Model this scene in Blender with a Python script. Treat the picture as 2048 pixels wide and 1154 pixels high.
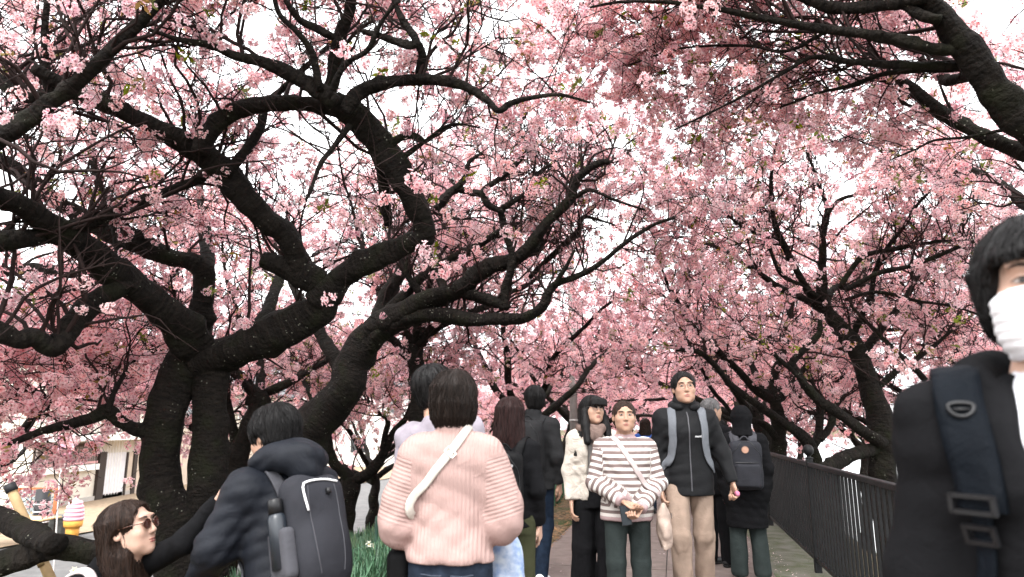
import bpy, math, random
import numpy as np
from mathutils import Vector, Matrix

for _o in list(bpy.data.objects):
    bpy.data.objects.remove(_o)
SC = bpy.context.scene
R = math.radians

# ------------------------------------------------------------------ camera
F = 1365.0                       # focal length in photograph pixels (24 mm equivalent)
TH = math.atan(278.0 / F)        # pitched up: horizon lies 278 px below the centre
CAMZ = 1.35
cam_d = bpy.data.cameras.new('camera')
cam = bpy.data.objects.new('camera', cam_d)
SC.collection.objects.link(cam)
cam_d.sensor_width = 36.0
cam_d.lens = 36.0 * F / 2048.0
cam_d.clip_start = 0.05
cam_d.clip_end = 2000.0
cam.location = (0, 0, CAMZ)
cam.rotation_euler = (math.pi / 2 + TH, 0, 0)
cam_d.dof.use_dof = True
cam_d.dof.focus_distance = 5.6
cam_d.dof.aperture_fstop = 2.8
SC.camera = cam

# ------------------------------------------------------------------ world, sun, exposure
SUN_EL, SUN_AZ = 55.0, 200.0
W = bpy.data.worlds.new("World")
SC.world = W
W.use_nodes = True
nt = W.node_tree
nt.nodes.clear()
n_out = nt.nodes.new('ShaderNodeOutputWorld')
n_bg = nt.nodes.new('ShaderNodeBackground')
n_sky = nt.nodes.new('ShaderNodeTexSky')
n_sky.sky_type = 'NISHITA'
n_sky.sun_disc = False
n_sky.sun_elevation = R(SUN_EL)
n_sky.sun_rotation = R(SUN_AZ)
n_sky.air_density = 1.0
n_sky.dust_density = 6.0
n_sky.ozone_density = 1.0
n_hs = nt.nodes.new('ShaderNodeHueSaturation')       # overcast: the blue is washed out
n_hs.inputs['Saturation'].default_value = 0.05
n_mx = nt.nodes.new('ShaderNodeMix')
n_mx.data_type = 'RGBA'
n_mx.inputs[0].default_value = 0.65                   # even cloud deck
n_mx.inputs[7].default_value = (9.0, 9.1, 9.3, 1)
nt.links.new(n_sky.outputs[0], n_hs.inputs['Color'])
nt.links.new(n_hs.outputs[0], n_mx.inputs[6])
nt.links.new(n_mx.outputs[2], n_bg.inputs['Color'])
n_bg.inputs['Strength'].default_value = 0.15
nt.links.new(n_bg.outputs[0], n_out.inputs['Surface'])

sun_d = bpy.data.lights.new('sun', 'SUN')
sun_d.energy = 0.7
sun_d.angle = R(20)
sun_d.color = (1.0, 0.97, 0.93)
sun = bpy.data.objects.new('sun', sun_d)
SC.collection.objects.link(sun)
sun.rotation_euler = (R(90 - SUN_EL), 0, R(180 - SUN_AZ))

SC.view_settings.view_transform = 'Standard'
SC.view_settings.look = 'None'
SC.view_settings.gamma = 1.0
SC.view_settings.exposure = 1.95
SC.view_settings.use_curve_mapping = False
SC.render.engine = 'CYCLES'
cy = SC.cycles
cy.use_denoising = True
cy.denoiser = 'OPENIMAGEDENOISE'
cy.max_bounces = 10
cy.diffuse_bounces = 6
cy.glossy_bounces = 3
cy.transmission_bounces = 6
cy.transparent_max_bounces = 6
cy.caustics_reflective = False
cy.caustics_refractive = False
cy.sample_clamp_indirect = 6.0

# ------------------------------------------------------------------ pixel helpers
def ray(px, py):
    u, v = (px - 1024.0) / F, (577.0 - py) / F
    return np.array([u, math.cos(TH) - v * math.sin(TH), math.sin(TH) + v * math.cos(TH)])

def PY(px, py, Y):               # point on a pixel's ray at world distance Y
    d = ray(px, py)
    return np.array([0, 0, CAMZ]) + d * (Y / d[1])

def PG(px, py, z=0.0):           # where a pixel's ray meets the level z
    d = ray(px, py)
    return np.array([0, 0, CAMZ]) + d * ((z - CAMZ) / d[2])

def PIX(p):                      # world -> photo pixel (for checks)
    x, y, z = p[0], p[1], p[2] - CAMZ
    dep = y * math.cos(TH) + z * math.sin(TH)
    up = -y * math.sin(TH) + z * math.cos(TH)
    return 1024 + F * x / dep, 577 - F * up / dep, dep

# ------------------------------------------------------------------ objects
COL = SC.collection

def link(o, parent=None):
    COL.objects.link(o)
    if parent is not None:
        o.parent = parent
    return o

def tag(o, label=None, cat=None, group=None, kind=None):
    if label: o['label'] = label
    if cat: o['category'] = cat
    if group: o['group'] = group
    if kind: o['kind'] = kind
    return o

def empty(name, loc=(0, 0, 0), rz=0.0, parent=None):
    o = bpy.data.objects.new(name, None)
    o.empty_display_size = 0.1
    o.location = loc
    o.rotation_euler = (0, 0, rz)
    return link(o, parent)

def mesh_np(name, V, faces, smooth=True):
    """faces: (N,3) or (N,4) array"""
    me = bpy.data.meshes.new(name)
    V = np.asarray(V, np.float32); faces = np.asarray(faces, np.int32)
    me.vertices.add(len(V)); me.vertices.foreach_set('co', V.ravel())
    n, k = faces.shape
    me.loops.add(n * k); me.loops.foreach_set('vertex_index', faces.ravel())
    me.polygons.add(n)
    me.polygons.foreach_set('loop_start', np.arange(n, dtype=np.int32) * k)
    me.update(calc_edges=True)
    if smooth:
        me.polygons.foreach_set('use_smooth', np.ones(n, bool))
    me.validate()
    return me

def mesh_obj(name, V, faces, mat, parent=None, smooth=True):
    me = mesh_np(name, V, faces, smooth)
    o = bpy.data.objects.new(name, me)
    if mat is not None: me.materials.append(mat)
    return link(o, parent)

class MB:
    """collects simple solids into ONE mesh"""
    def __init__(s): s.v = []; s.f = []
    def add(s, V, Fs):
        b = len(s.v); s.v += [tuple(map(float, p)) for p in V]; s.f += [tuple(i + b for i in f) for f in Fs]; return s
    def box(s, c, d, rz=0.0, M=None):
        c = np.array(c, float); h = np.array(d, float) / 2
        P = np.array([[i, j, k] for i in (-1, 1) for j in (-1, 1) for k in (-1, 1)]) * h
        if M is not None: P = P @ np.array(M).T
        if rz:
            ca, sa = math.cos(rz), math.sin(rz); P = P @ np.array([[ca, -sa, 0], [sa, ca, 0], [0, 0, 1]]).T
        return s.add(P + c, [(0, 1, 3, 2), (4, 6, 7, 5), (0, 4, 5, 1), (2, 3, 7, 6), (0, 2, 6, 4), (1, 5, 7, 3)])
    def tube(s, pts, rad, n=10, cap=True):
        pts = np.array(pts, float); rad = np.broadcast_to(np.array(rad, float), (len(pts),))
        T = np.gradient(pts, axis=0); T /= np.linalg.norm(T, axis=1)[:, None] + 1e-9
        ref = np.array([0, 0, 1.0]) if abs(T[0][2]) < .9 else np.array([1.0, 0, 0])
        rings = []
        for p, t, r in zip(pts, T, rad):
            a = np.cross(ref, t); a /= np.linalg.norm(a) + 1e-9; b = np.cross(t, a); ref = b if abs(b @ t) < .9 else ref
            ang = np.arange(n) * 2 * math.pi / n
            rings.append(p + r * (np.cos(ang)[:, None] * a + np.sin(ang)[:, None] * b))
            ref = np.cross(t, a) if False else ref
        V = np.concatenate(rings); Fs = []
        for i in range(len(pts) - 1):
            for j in range(n):
                Fs.append((i * n + j, i * n + (j + 1) % n, (i + 1) * n + (j + 1) % n, (i + 1) * n + j))
        if cap: Fs += [tuple(range(n))[::-1], tuple((len(pts) - 1) * n + k for k in range(n))]
        return s.add(V, Fs)
    def lathe(s, prof, c=(0, 0, 0), n=24):
        V = []; Fs = []
        for (r, z) in prof:
            for k in range(n):
                a = 2 * math.pi * k / n; V.append((c[0] + r * math.cos(a), c[1] + r * math.sin(a), c[2] + z))
        for i in range(len(prof) - 1):
            for k in range(n): Fs.append((i * n + k, i * n + (k + 1) % n, (i + 1) * n + (k + 1) % n, (i + 1) * n + k))
        Fs += [tuple(range(n))[::-1], tuple((len(prof) - 1) * n + k for k in range(n))]
        return s.add(V, Fs)
    def build(s, name, mat, parent=None, smooth=False, bevel=0.0):
        me = bpy.data.meshes.new(name); me.from_pydata(s.v, [], s.f); me.update()
        if smooth:
            me.polygons.foreach_set('use_smooth', [True] * len(me.polygons))
        if mat is not None: me.materials.append(mat)
        o = link(bpy.data.objects.new(name, me), parent)
        if bevel:
            m = o.modifiers.new('bevel', 'BEVEL'); m.width = bevel; m.segments = 2; m.limit_method = 'ANGLE'
        return o

# ------------------------------------------------------------------ materials
MATS = {}
def mat(name, color, rough=0.8, noise=None, bump=None, metal=0.0, spec=0.3, color2=None, coat=0.0, sheen=0.0):
    """principled with optional colour noise (scale, contrast) and bump (scale, strength)"""
    if name in MATS: return MATS[name]
    m = bpy.data.materials.new(name); m.use_nodes = True
    t = m.node_tree; b = t.nodes['Principled BSDF']
    b.inputs['Roughness'].default_value = rough
    b.inputs['Metallic'].default_value = metal
    b.inputs['Specular IOR Level'].default_value = spec
    if coat: b.inputs['Coat Weight'].default_value = coat
    if sheen: b.inputs['Sheen Weight'].default_value = sheen
    b.inputs['Base Color'].default_value = (*color, 1)
    tc = t.nodes.new('ShaderNodeTexCoord')
    if noise or color2:
        sc_, amt = noise or (6.0, 0.25)
        nz = t.nodes.new('ShaderNodeTexNoise'); nz.inputs['Scale'].default_value = sc_
        nz.inputs['Detail'].default_value = 5.0
        t.links.new(tc.outputs['Object'], nz.inputs['Vector'])
        cr = t.nodes.new('ShaderNodeValToRGB')
        c2 = color2 or tuple(min(1, c * (1 + amt)) for c in color)
        c1 = color if color2 else tuple(c * (1 - amt) for c in color)
        cr.color_ramp.elements[0].position = 0.35; cr.color_ramp.elements[0].color = (*c1, 1)
        cr.color_ramp.elements[1].position = 0.68; cr.color_ramp.elements[1].color = (*c2, 1)
        t.links.new(nz.outputs['Fac'], cr.inputs['Fac'])
        t.links.new(cr.outputs['Color'], b.inputs['Base Color'])
    if bump:
        nb = t.nodes.new('ShaderNodeTexNoise'); nb.inputs['Scale'].default_value = bump[0]; nb.inputs['Detail'].default_value = 6
        t.links.new(tc.outputs['Object'], nb.inputs['Vector'])
        bp = t.nodes.new('ShaderNodeBump'); bp.inputs['Strength'].default_value = bump[1]; bp.inputs['Distance'].default_value = 0.02
        t.links.new(nb.outputs['Fac'], bp.inputs['Height'])
        t.links.new(bp.outputs['Normal'], b.inputs['Normal'])
    MATS[name] = m
    return m

def bark_mat(name, c1, c2, moss):
    m = bpy.data.materials.new(name); m.use_nodes = True
    t = m.node_tree; b = t.nodes['Principled BSDF']
    b.inputs['Roughness'].default_value = 0.85; b.inputs['Specular IOR Level'].default_value = 0.12
    tc = t.nodes.new('ShaderNodeTexCoord')
    at = t.nodes.new('ShaderNodeAttribute'); at.attribute_name = 'along'
    n1 = t.nodes.new('ShaderNodeTexNoise'); n1.inputs['Scale'].default_value = 24; n1.inputs['Detail'].default_value = 8
    t.links.new(tc.outputs['Object'], n1.inputs['Vector'])
    # horizontal lenticel bands: noise stretched round the limb (fast along, slow around)
    cmb = t.nodes.new('ShaderNodeCombineXYZ')
    sx = t.nodes.new('ShaderNodeSeparateXYZ'); t.links.new(tc.outputs['Object'], sx.inputs[0])
    mu = t.nodes.new('ShaderNodeMath'); mu.operation = 'MULTIPLY'; mu.inputs[1].default_value = 6.0
    t.links.new(at.outputs['Fac'], mu.inputs[0])
    t.links.new(sx.outputs[0], cmb.inputs[0]); t.links.new(sx.outputs[1], cmb.inputs[1]); t.links.new(mu.outputs[0], cmb.inputs[2])
    n2 = t.nodes.new('ShaderNodeTexNoise'); n2.inputs['Scale'].default_value = 7; n2.inputs['Detail'].default_value = 4
    t.links.new(cmb.outputs[0], n2.inputs['Vector'])
    cr = t.nodes.new('ShaderNodeValToRGB')
    cr.color_ramp.elements[0].position = 0.38; cr.color_ramp.elements[0].color = (*c1, 1)
    cr.color_ramp.elements[1].position = 0.72; cr.color_ramp.elements[1].color = (*c2, 1)
    t.links.new(n2.outputs['Fac'], cr.inputs['Fac'])
    n3 = t.nodes.new('ShaderNodeTexNoise'); n3.inputs['Scale'].default_value = 3.2; n3.inputs['Detail'].default_value = 8
    t.links.new(tc.outputs['Object'], n3.inputs['Vector'])
    mr = t.nodes.new('ShaderNodeMapRange'); mr.inputs['From Min'].default_value = 0.52; mr.inputs['From Max'].default_value = 0.70
    mr.inputs['To Max'].default_value = 0.75
    t.links.new(n3.outputs['Fac'], mr.inputs['Value'])
    mx = t.nodes.new('ShaderNodeMix'); mx.data_type = 'RGBA'; mx.inputs[7].default_value = (*moss, 1)
    t.links.new(mr.outputs[0], mx.inputs[0]); t.links.new(cr.outputs[0], mx.inputs[6])
    # pale lichen specks
    vo = t.nodes.new('ShaderNodeTexVoronoi'); vo.inputs['Scale'].default_value = 26
    t.links.new(tc.outputs['Object'], vo.inputs['Vector'])
    lt = t.nodes.new('ShaderNodeMath'); lt.operation = 'LESS_THAN'; lt.inputs[1].default_value = 0.17
    t.links.new(vo.outputs['Distance'], lt.inputs[0])
    n4 = t.nodes.new('ShaderNodeTexNoise'); n4.inputs['Scale'].default_value = 4.5
    t.links.new(tc.outputs['Object'], n4.inputs['Vector'])
    gt = t.nodes.new('ShaderNodeMath'); gt.operation = 'GREATER_THAN'; gt.inputs[1].default_value = 0.6
    t.links.new(n4.outputs['Fac'], gt.inputs[0])
    ml = t.nodes.new('ShaderNodeMath'); ml.operation = 'MULTIPLY'
    t.links.new(lt.outputs[0], ml.inputs[0]); t.links.new(gt.outputs[0], ml.inputs[1])
    mx2 = t.nodes.new('ShaderNodeMix'); mx2.data_type = 'RGBA'; mx2.inputs[7].default_value = (0.16, 0.16, 0.13, 1)
    t.links.new(ml.outputs[0], mx2.inputs[0]); t.links.new(mx.outputs[2], mx2.inputs[6])
    t.links.new(mx2.outputs[2], b.inputs['Base Color'])
    ad = t.nodes.new('ShaderNodeMath'); ad.operation = 'MULTIPLY_ADD'; ad.inputs[1].default_value = 2.2
    t.links.new(n1.outputs['Fac'], ad.inputs[0]); t.links.new(n2.outputs['Fac'], ad.inputs[2])
    bp = t.nodes.new('ShaderNodeBump'); bp.inputs['Strength'].default_value = 0.8; bp.inputs['Distance'].default_value = 0.025
    t.links.new(ad.outputs[0], bp.inputs['Height']); t.links.new(bp.outputs['Normal'], b.inputs['Normal'])
    return m

BARK = bark_mat('cherry_bark', (0.0055, 0.0044, 0.0037), (0.015, 0.012, 0.0095), (0.012, 0.0135, 0.006))
TWIG = mat('twig_bark', (0.020, 0.012, 0.011), rough=0.8, noise=(20, 0.3), spec=.12)

def petal_mat():
    m = bpy.data.materials.new('blossom_petal'); m.use_nodes = True
    t = m.node_tree; t.nodes.clear()
    out = t.nodes.new('ShaderNodeOutputMaterial')
    at = t.nodes.new('ShaderNodeAttribute'); at.attribute_name = 'col'
    oi = t.nodes.new('ShaderNodeObjectInfo')
    hs = t.nodes.new('ShaderNodeHueSaturation')
    mr = t.nodes.new('ShaderNodeMapRange'); mr.inputs['To Min'].default_value = 0.80; mr.inputs['To Max'].default_value = 1.22
    t.links.new(oi.outputs['Random'], mr.inputs['Value']); t.links.new(mr.outputs[0], hs.inputs['Saturation'])
    mt = t.nodes.new('ShaderNodeMath'); mt.operation = 'MULTIPLY'; mt.inputs[1].default_value = 7.31
    fr = t.nodes.new('ShaderNodeMath'); fr.operation = 'FRACT'
    t.links.new(oi.outputs['Random'], mt.inputs[0]); t.links.new(mt.outputs[0], fr.inputs[0])
    mv = t.nodes.new('ShaderNodeMapRange'); mv.inputs['To Min'].default_value = 0.86; mv.inputs['To Max'].default_value = 1.12
    t.links.new(fr.outputs[0], mv.inputs['Value']); t.links.new(mv.outputs[0], hs.inputs['Value'])
    mh = t.nodes.new('ShaderNodeMapRange'); mh.inputs['To Min'].default_value = 0.485; mh.inputs['To Max'].default_value = 0.515
    t.links.new(fr.outputs[0], mh.inputs['Value']); t.links.new(mh.outputs[0], hs.inputs['Hue'])
    t.links.new(at.outputs['Color'], hs.inputs['Color'])
    d = t.nodes.new('ShaderNodeBsdfDiffuse'); tr = t.nodes.new('ShaderNodeBsdfTranslucent')
    mx = t.nodes.new('ShaderNodeMixShader'); mx.inputs[0].default_value = 0.62
    t.links.new(hs.outputs[0], d.inputs[0]); t.links.new(hs.outputs[0], tr.inputs[0])
    t.links.new(d.outputs[0], mx.inputs[1]); t.links.new(tr.outputs[0], mx.inputs[2])
    t.links.new(mx.outputs[0], out.inputs[0])
    return m
PETAL = petal_mat()

# ------------------------------------------------------------------ lie of the land
PDIR = np.array([math.sin(R(13.0)), math.cos(R(13.0))])   # along the path
PNRM = np.array([PDIR[1], -PDIR[0]])                        # to the right of the path
PL0 = np.array([-1.50, 0.0]); PWID = 2.68                   # left edge of the path at y=0, path width

def path_sw(x, y):       # s along the path, w across it (0 left edge .. PWID right edge)
    dx, dy = x - PL0[0], y - PL0[1]
    return dx * PDIR[0] + dy * PDIR[1], dx * PNRM[0] + dy * PNRM[1]

def path_pt(s, w, z=0.0):
    p = PL0 + PDIR * s + PNRM * w
    return np.array([p[0], p[1], z])

_WX = np.array([-900, -60, -30, -7.5, -5.6, -3.2, -1.6, -0.5, -0.05, 0, PWID + .2, PWID + .5, PWID + 2.0, PWID + 4.2, PWID + 5.0, 60, 62, 70, 900])
_WZ = np.array([-1.6, -1.6, -1.55, -1.5, -1.45, -0.62, -0.18, 0.02, -0.03, -0.05, -0.05, -0.1, -1.0, -2.1, -2.6, -2.7, -1.5, -0.2, 0.0])

def ground_z(x, y):
    s, w = path_sw(np.asarray(x, float), np.asarray(y, float))
    z = np.interp(w, _WX, _WZ)
    m = np.clip(np.minimum((-w) / 0.6, (w + 6.2) / 1.0), 0, 1)
    z = z + m * (0.05 * np.sin(1.3 * s + 0.7 * w) * np.sin(0.9 * s - 1.9 * w + 1) + 0.02 * np.sin(5 * s + 3 * w))
    return z
# ------------------------------------------------------------------ blossom clusters (shared meshes)
def flower_batch(rng, n_flow, rad, fr, detail):
    """returns V, tris, colours for a ball of flowers"""
    V = []; T = []; C = []
    tip = np.array([0.97, 0.765, 0.775]); mid = np.array([0.955, 0.648, 0.672]); base = np.array([0.78, 0.27, 0.32])
    cal = np.array([0.22, 0.05, 0.045])
    for i in range(n_flow):
        zz = 1 - 2 * (i + .5) / n_flow; ph = i * 2.39996 + rng.uniform(-.3, .3)
        d = np.array([math.sqrt(max(0, 1 - zz * zz)) * math.cos(ph), math.sqrt(max(0, 1 - zz * zz)) * math.sin(ph), zz])
        d = d + rng.normal(0, .25, 3); d /= np.linalg.norm(d)
        c = d * rad * rng.uniform(.55, 1.1)
        nrm = d + rng.normal(0, .35, 3) + np.array([0, 0, -.25]); nrm /= np.linalg.norm(nrm)
        a = np.cross(nrm, rng.normal(0, 1, 3)); a /= np.linalg.norm(a); b = np.cross(nrm, a)
        r = fr * rng.uniform(.85, 1.15); cup = rng.uniform(.1, .55)
        tint = np.array([1, 1, 1]) * rng.uniform(.9, 1.08)
        whit = rng.uniform(0, .22)
        for k in range(5):
            an = 2 * math.pi * k / 5 + rng.uniform(-.1, .1)
            e = math.cos(an) * a + math.sin(an) * b; s = -math.sin(an) * a + math.cos(an) * b
            i0 = len(V)
            tp = (tip * (1 - whit) + whit) * tint; mp = mid * tint
            if detail:
                V += [c + e * r * .10, c + e * r * .55 + s * r * .40 + nrm * r * cup * .45, c + e * r * .98 + s * r * .24 + nrm * r * cup,
                      c + e * r * .88 + nrm * r * cup * .9, c + e * r * .98 - s * r * .24 + nrm * r * cup, c + e * r * .55 - s * r * .40 + nrm * r * cup * .45]
                T += [(i0, i0 + 1, i0 + 3), (i0 + 1, i0 + 2, i0 + 3), (i0, i0 + 3, i0 + 5), (i0 + 3, i0 + 4, i0 + 5)]
                C += [base, mp, tp, tp, tp, mp]
            else:
                V += [c + e * r * .05, c + e * r * .75 + s * r * .45 + nrm * r * cup * .7, c + e * r * 1.0 + nrm * r * cup * .9, c + e * r * .75 - s * r * .45 + nrm * r * cup * .7]
                T += [(i0, i0 + 1, i0 + 2), (i0, i0 + 2, i0 + 3)]
                C += [base, mp, tp, mp]
        # calyx and stalk behind the flower
        i0 = len(V)
        V += [c + a * r * .2, c - a * r * .1 + b * r * .17, c - a * r * .1 - b * r * .17, c - nrm * r * .75, d * rad * .08]
        T += [(i0, i0 + 1, i0 + 3), (i0 + 1, i0 + 2, i0 + 3), (i0 + 2, i0, i0 + 3)]
        if detail:
            V += [c - nrm * r * .7 + a * .0012]; T += [(i0 + 3, i0 + 4, i0 + 5)]; C += [cal] * 6
        else:
            C += [cal] * 5
    return V, T, C

def add_leaves(rng, V, T, C, n, L, col):
    for _ in range(n):
        d = rng.normal(0, 1, 3); d[2] = abs(d[2]) * .4; d /= np.linalg.norm(d)
        s = np.cross(d, rng.normal(0, 1, 3)); s /= np.linalg.norm(s)
        c = rng.normal(0, .015, 3); l = L * rng.uniform(.7, 1.2); i0 = len(V); q = np.array(col) * rng.uniform(.75, 1.25)
        u = np.cross(d, s)
        V += [c, c + d * l * .5 + s * l * .2 + u * l * .06, c + d * l, c + d * l * .5 - s * l * .2 + u * l * .06]
        T += [(i0, i0 + 1, i0 + 2), (i0, i0 + 2, i0 + 3)]; C += [q] * 4

def cluster_mesh(name, seed, n, rad, fr, detail, leaf=0, leafcol=(.2, .2, .04)):
    rng = np.random.default_rng(seed)
    V, T, C = flower_batch(rng, n, rad, fr, detail)
    if leaf: add_leaves(rng, V, T, C, leaf, 0.075, leafcol)
    me = mesh_np(name, np.array(V), np.array(T), smooth=False)
    ca = me.color_attributes.new('col', 'FLOAT_COLOR', 'POINT')
    cc = np.ones((len(V), 4), np.float32); cc[:, :3] = np.clip(np.array(C), 0, 1)
    ca.data.foreach_set('color', cc.ravel())
    me.materials.append(PETAL)
    return me

NEAR = [cluster_mesh('blossom_cluster', 10 + i, 13 + 2 * (i % 3), 0.052, 0.021, True) for i in range(5)]
NEAR += [cluster_mesh('blossom_cluster', 30, 9, 0.05, 0.020, True, 5, (.30, .20, .06)), cluster_mesh('blossom_cluster', 31, 6, 0.05, 0.020, True, 8, (.22, .26, .05))]
FAR = [cluster_mesh('blossom_cluster_far', 50 + i, 11, 0.066, 0.027, False) for i in range(4)]
FAR += [cluster_mesh('blossom_cluster_far', 60, 8, 0.06, 0.026, False, 4, (.28, .20, .07))]

def instance_group(name, meshes):
    c = bpy.data.collections.new(name)
    for i, m in enumerate(meshes):
        c.objects.link(bpy.data.objects.new('%s_%02d' % (name, i), m))
    g = bpy.data.node_groups.new(name, 'GeometryNodeTree')
    g.interface.new_socket('Geometry', in_out='INPUT', socket_type='NodeSocketGeometry')
    g.interface.new_socket('Geometry', in_out='OUTPUT', socket_type='NodeSocketGeometry')
    N = g.nodes
    gi = N.new('NodeGroupInput'); go = N.new('NodeGroupOutput')
    ci = N.new('GeometryNodeCollectionInfo'); ci.inputs['Collection'].default_value = c
    ci.inputs['Separate Children'].default_value = True; ci.inputs['Reset Children'].default_value = True
    ip = N.new('GeometryNodeInstanceOnPoints'); ip.inputs['Pick Instance'].default_value = True
    def na(nm, ty):
        a = N.new('GeometryNodeInputNamedAttribute'); a.data_type = ty; a.inputs['Name'].default_value = nm; return a
    r = na('rot', 'FLOAT_VECTOR'); s = na('scl', 'FLOAT'); p = na('pick', 'INT')
    er = N.new('FunctionNodeEulerToRotation')
    L = g.links.new
    L(gi.outputs[0], ip.inputs['Points']); L(ci.outputs[0], ip.inputs['Instance'])
    L(p.outputs[0], ip.inputs['Instance Index']); L(r.outputs[0], er.inputs[0]); L(er.outputs[0], ip.inputs['Rotation'])
    L(s.outputs[0], ip.inputs['Scale']); L(ip.outputs[0], go.inputs[0])
    return g
GN_NEAR = instance_group('near_blossom', NEAR)
GN_FAR = instance_group('far_blossom', FAR)

def crown_obj(name, P, scl, group, npick, rng, parent, leafp=0.1, nleaf=2):
    n = len(P)
    me = bpy.data.meshes.new(name); me.vertices.add(n); me.vertices.foreach_set('co', P.astype(np.float32).ravel())
    a = me.attributes.new('rot', 'FLOAT_VECTOR', 'POINT'); a.data.foreach_set('vector', rng.uniform(0, 6.28, (n, 3)).astype(np.float32).ravel())
    a = me.attributes.new('scl', 'FLOAT', 'POINT'); a.data.foreach_set('value', scl.astype(np.float32))
    pk = rng.integers(0, npick - nleaf, n); lf = rng.random(n) < leafp
    pk[lf] = rng.integers(npick - nleaf, npick, lf.sum())
    a = me.attributes.new('pick', 'INT', 'POINT'); a.data.foreach_set('value', pk.astype(np.int32))
    me.update(); me.materials.append(PETAL)
    o = link(bpy.data.objects.new(name, me), parent)
    m = o.modifiers.new('blossom', 'NODES'); m.node_group = group
    o['kind'] = 'stuff'
    return o

# ------------------------------------------------------------------ limbs and twigs
def catmull(P, step):
    """resample a polyline (points in rows, any number of columns) as a smooth curve"""
    P = np.asarray(P, float)
    if len(P) < 3:
        n = max(2, int(np.linalg.norm(P[-1, :3] - P[0, :3]) / step) + 1)
        t = np.linspace(0, 1, n)[:, None]; return P[0] * (1 - t) + P[-1] * t
    Q = np.vstack([2 * P[0] - P[1], P, 2 * P[-1] - P[-2]]); out = []
    for i in range(1, len(Q) - 2):
        n = max(2, int(np.linalg.norm(Q[i + 1, :3] - Q[i, :3]) / step) + 1)
        t = np.linspace(0, 1, n, endpoint=False)[:, None]
        a, b, c, d = Q[i - 1], Q[i], Q[i + 1], Q[i + 2]
        out.append(.5 * (2 * b + (c - a) * t + (2 * a - 5 * b + 4 * c - d) * t ** 2 + (3 * b - a - 3 * c + d) * t ** 3))
    out.append(P[-1:]); return np.vstack(out)

def frames(C):
    T = np.gradient(C, axis=0); T /= np.linalg.norm(T, axis=1)[:, None] + 1e-9
    A = np.zeros_like(T); ref = np.array([0, 0, 1.0]) if abs(T[0, 2]) < .9 else np.array([1.0, 0, 0])
    for i, t in enumerate(T):
        a = ref - t * (ref @ t); nn = np.linalg.norm(a)
        a = a / nn if nn > 1e-6 else np.cross(t, [0.3, 0.9, .1]); A[i] = a; ref = a
    return T, A, np.cross(T, A)

def limb_obj(name, C, rad, parent, rng, sides=14, matl=None):
    """one limb: uneven tube with bumps and knots"""
    n = len(C); T, A, B = frames(C)
    ang = np.arange(sides) * 2 * math.pi / sides
    al = np.concatenate([[0], np.cumsum(np.linalg.norm(np.diff(C, axis=0), axis=1))])
    rr = np.repeat(rad[:, None], sides, 1)
    f = rng.uniform(0, 6.28, 8)
    rel = al[:, None] / max(rad.max(), .01)
    rr = rr * (1 + .075 * np.sin(2 * ang + f[0] + .5 * rel) + .06 * np.sin(3 * ang + f[1] - .8 * rel) + .055 * np.sin(rel * 1.3 + f[2]) + .04 * np.sin(rel * 3.1 + ang + f[3])
               + .028 * np.sin(rel * 5.3 - 2 * ang + f[4]) + .02 * np.sin(7 * ang + f[5] + 1.5 * np.sin(rel * .9)) + rng.normal(0, .004, rr.shape))
    for _ in range(max(1, int(al[-1] / .22))):       # knots and pruning scars
        k = rng.integers(0, n); a0 = rng.uniform(0, 6.28)
        g = np.exp(-((al[:, None] - al[k]) / (rad[k] * .55 + .005)) ** 2 - ((np.angle(np.exp(1j * (ang - a0)))) / .5) ** 2)
        rr += g * rad[k] * rng.uniform(-.12, .42)
    V = C[:, None, :] + rr[..., None] * (np.cos(ang)[None, :, None] * A[:, None, :] + np.sin(ang)[None, :, None] * B[:, None, :])
    V = V.reshape(-1, 3)
    i = np.arange(n - 1)[:, None] * sides; j = np.arange(sides)[None, :]; j2 = (j + 1) % sides
    Q = np.stack([i + j, i + j2, i + sides + j2, i + sides + j], -1).reshape(-1, 4)
    V = np.vstack([V, C[:1] - T[:1] * rad[0] * .3, C[-1:] + T[-1:] * rad[-1] * .25])
    e0, e1 = len(V) - 2, len(V) - 1
    caps = [[e0, (k + 1) % sides, k, k] for k in range(sides)] + [[e1, (n - 1) * sides + k, (n - 1) * sides + (k + 1) % sides, (n - 1) * sides + (k + 1) % sides] for k in range(sides)]
    me = bpy.data.meshes.new(name)
    me.from_pydata(V.tolist(), [], [tuple(q) for q in Q.tolist()] + [tuple(c[:3]) for c in caps]); me.update()
    me.polygons.foreach_set('use_smooth', [True] * len(me.polygons))
    at = me.attributes.new('along', 'FLOAT', 'POINT')
    at.data.foreach_set('value', np.concatenate([np.repeat(al, sides), [0, al[-1]]]).astype(np.float32))
    me.materials.append(matl or BARK)
    return link(bpy.data.objects.new(name, me), parent)

def tubes(PL, RD, sides):
    """PL (N,K,3), RD (N,K): many thin tubes at once"""
    N, K, _ = PL.shape
    T = np.gradient(PL, axis=1); T /= np.linalg.norm(T, axis=2)[..., None] + 1e-9
    ref = np.zeros((N, 1, 3)); ref[..., 0] = .31; ref[..., 1] = .83; ref[..., 2] = .46
    A = np.cross(T, np.broadcast_to(ref, T.shape)); A /= np.linalg.norm(A, axis=2)[..., None] + 1e-6
    B = np.cross(T, A)
    ang = np.arange(sides) * 2 * math.pi / sides
    V = PL[:, :, None, :] + RD[:, :, None, None] * (np.cos(ang)[:, None] * A[:, :, None, :] + np.sin(ang)[:, None] * B[:, :, None, :])
    base = (np.arange(N) * K * sides)[:, None, None]; k = (np.arange(K - 1) * sides)[None, :, None]; j = np.arange(sides)[None, None, :]; j2 = (j + 1) % sides
    Q = np.stack([base + k + j, base + k + j2, base + k + sides + j2, base + k + sides + j], -1).reshape(-1, 4)
    return V.reshape(-1, 3), Q

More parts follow.
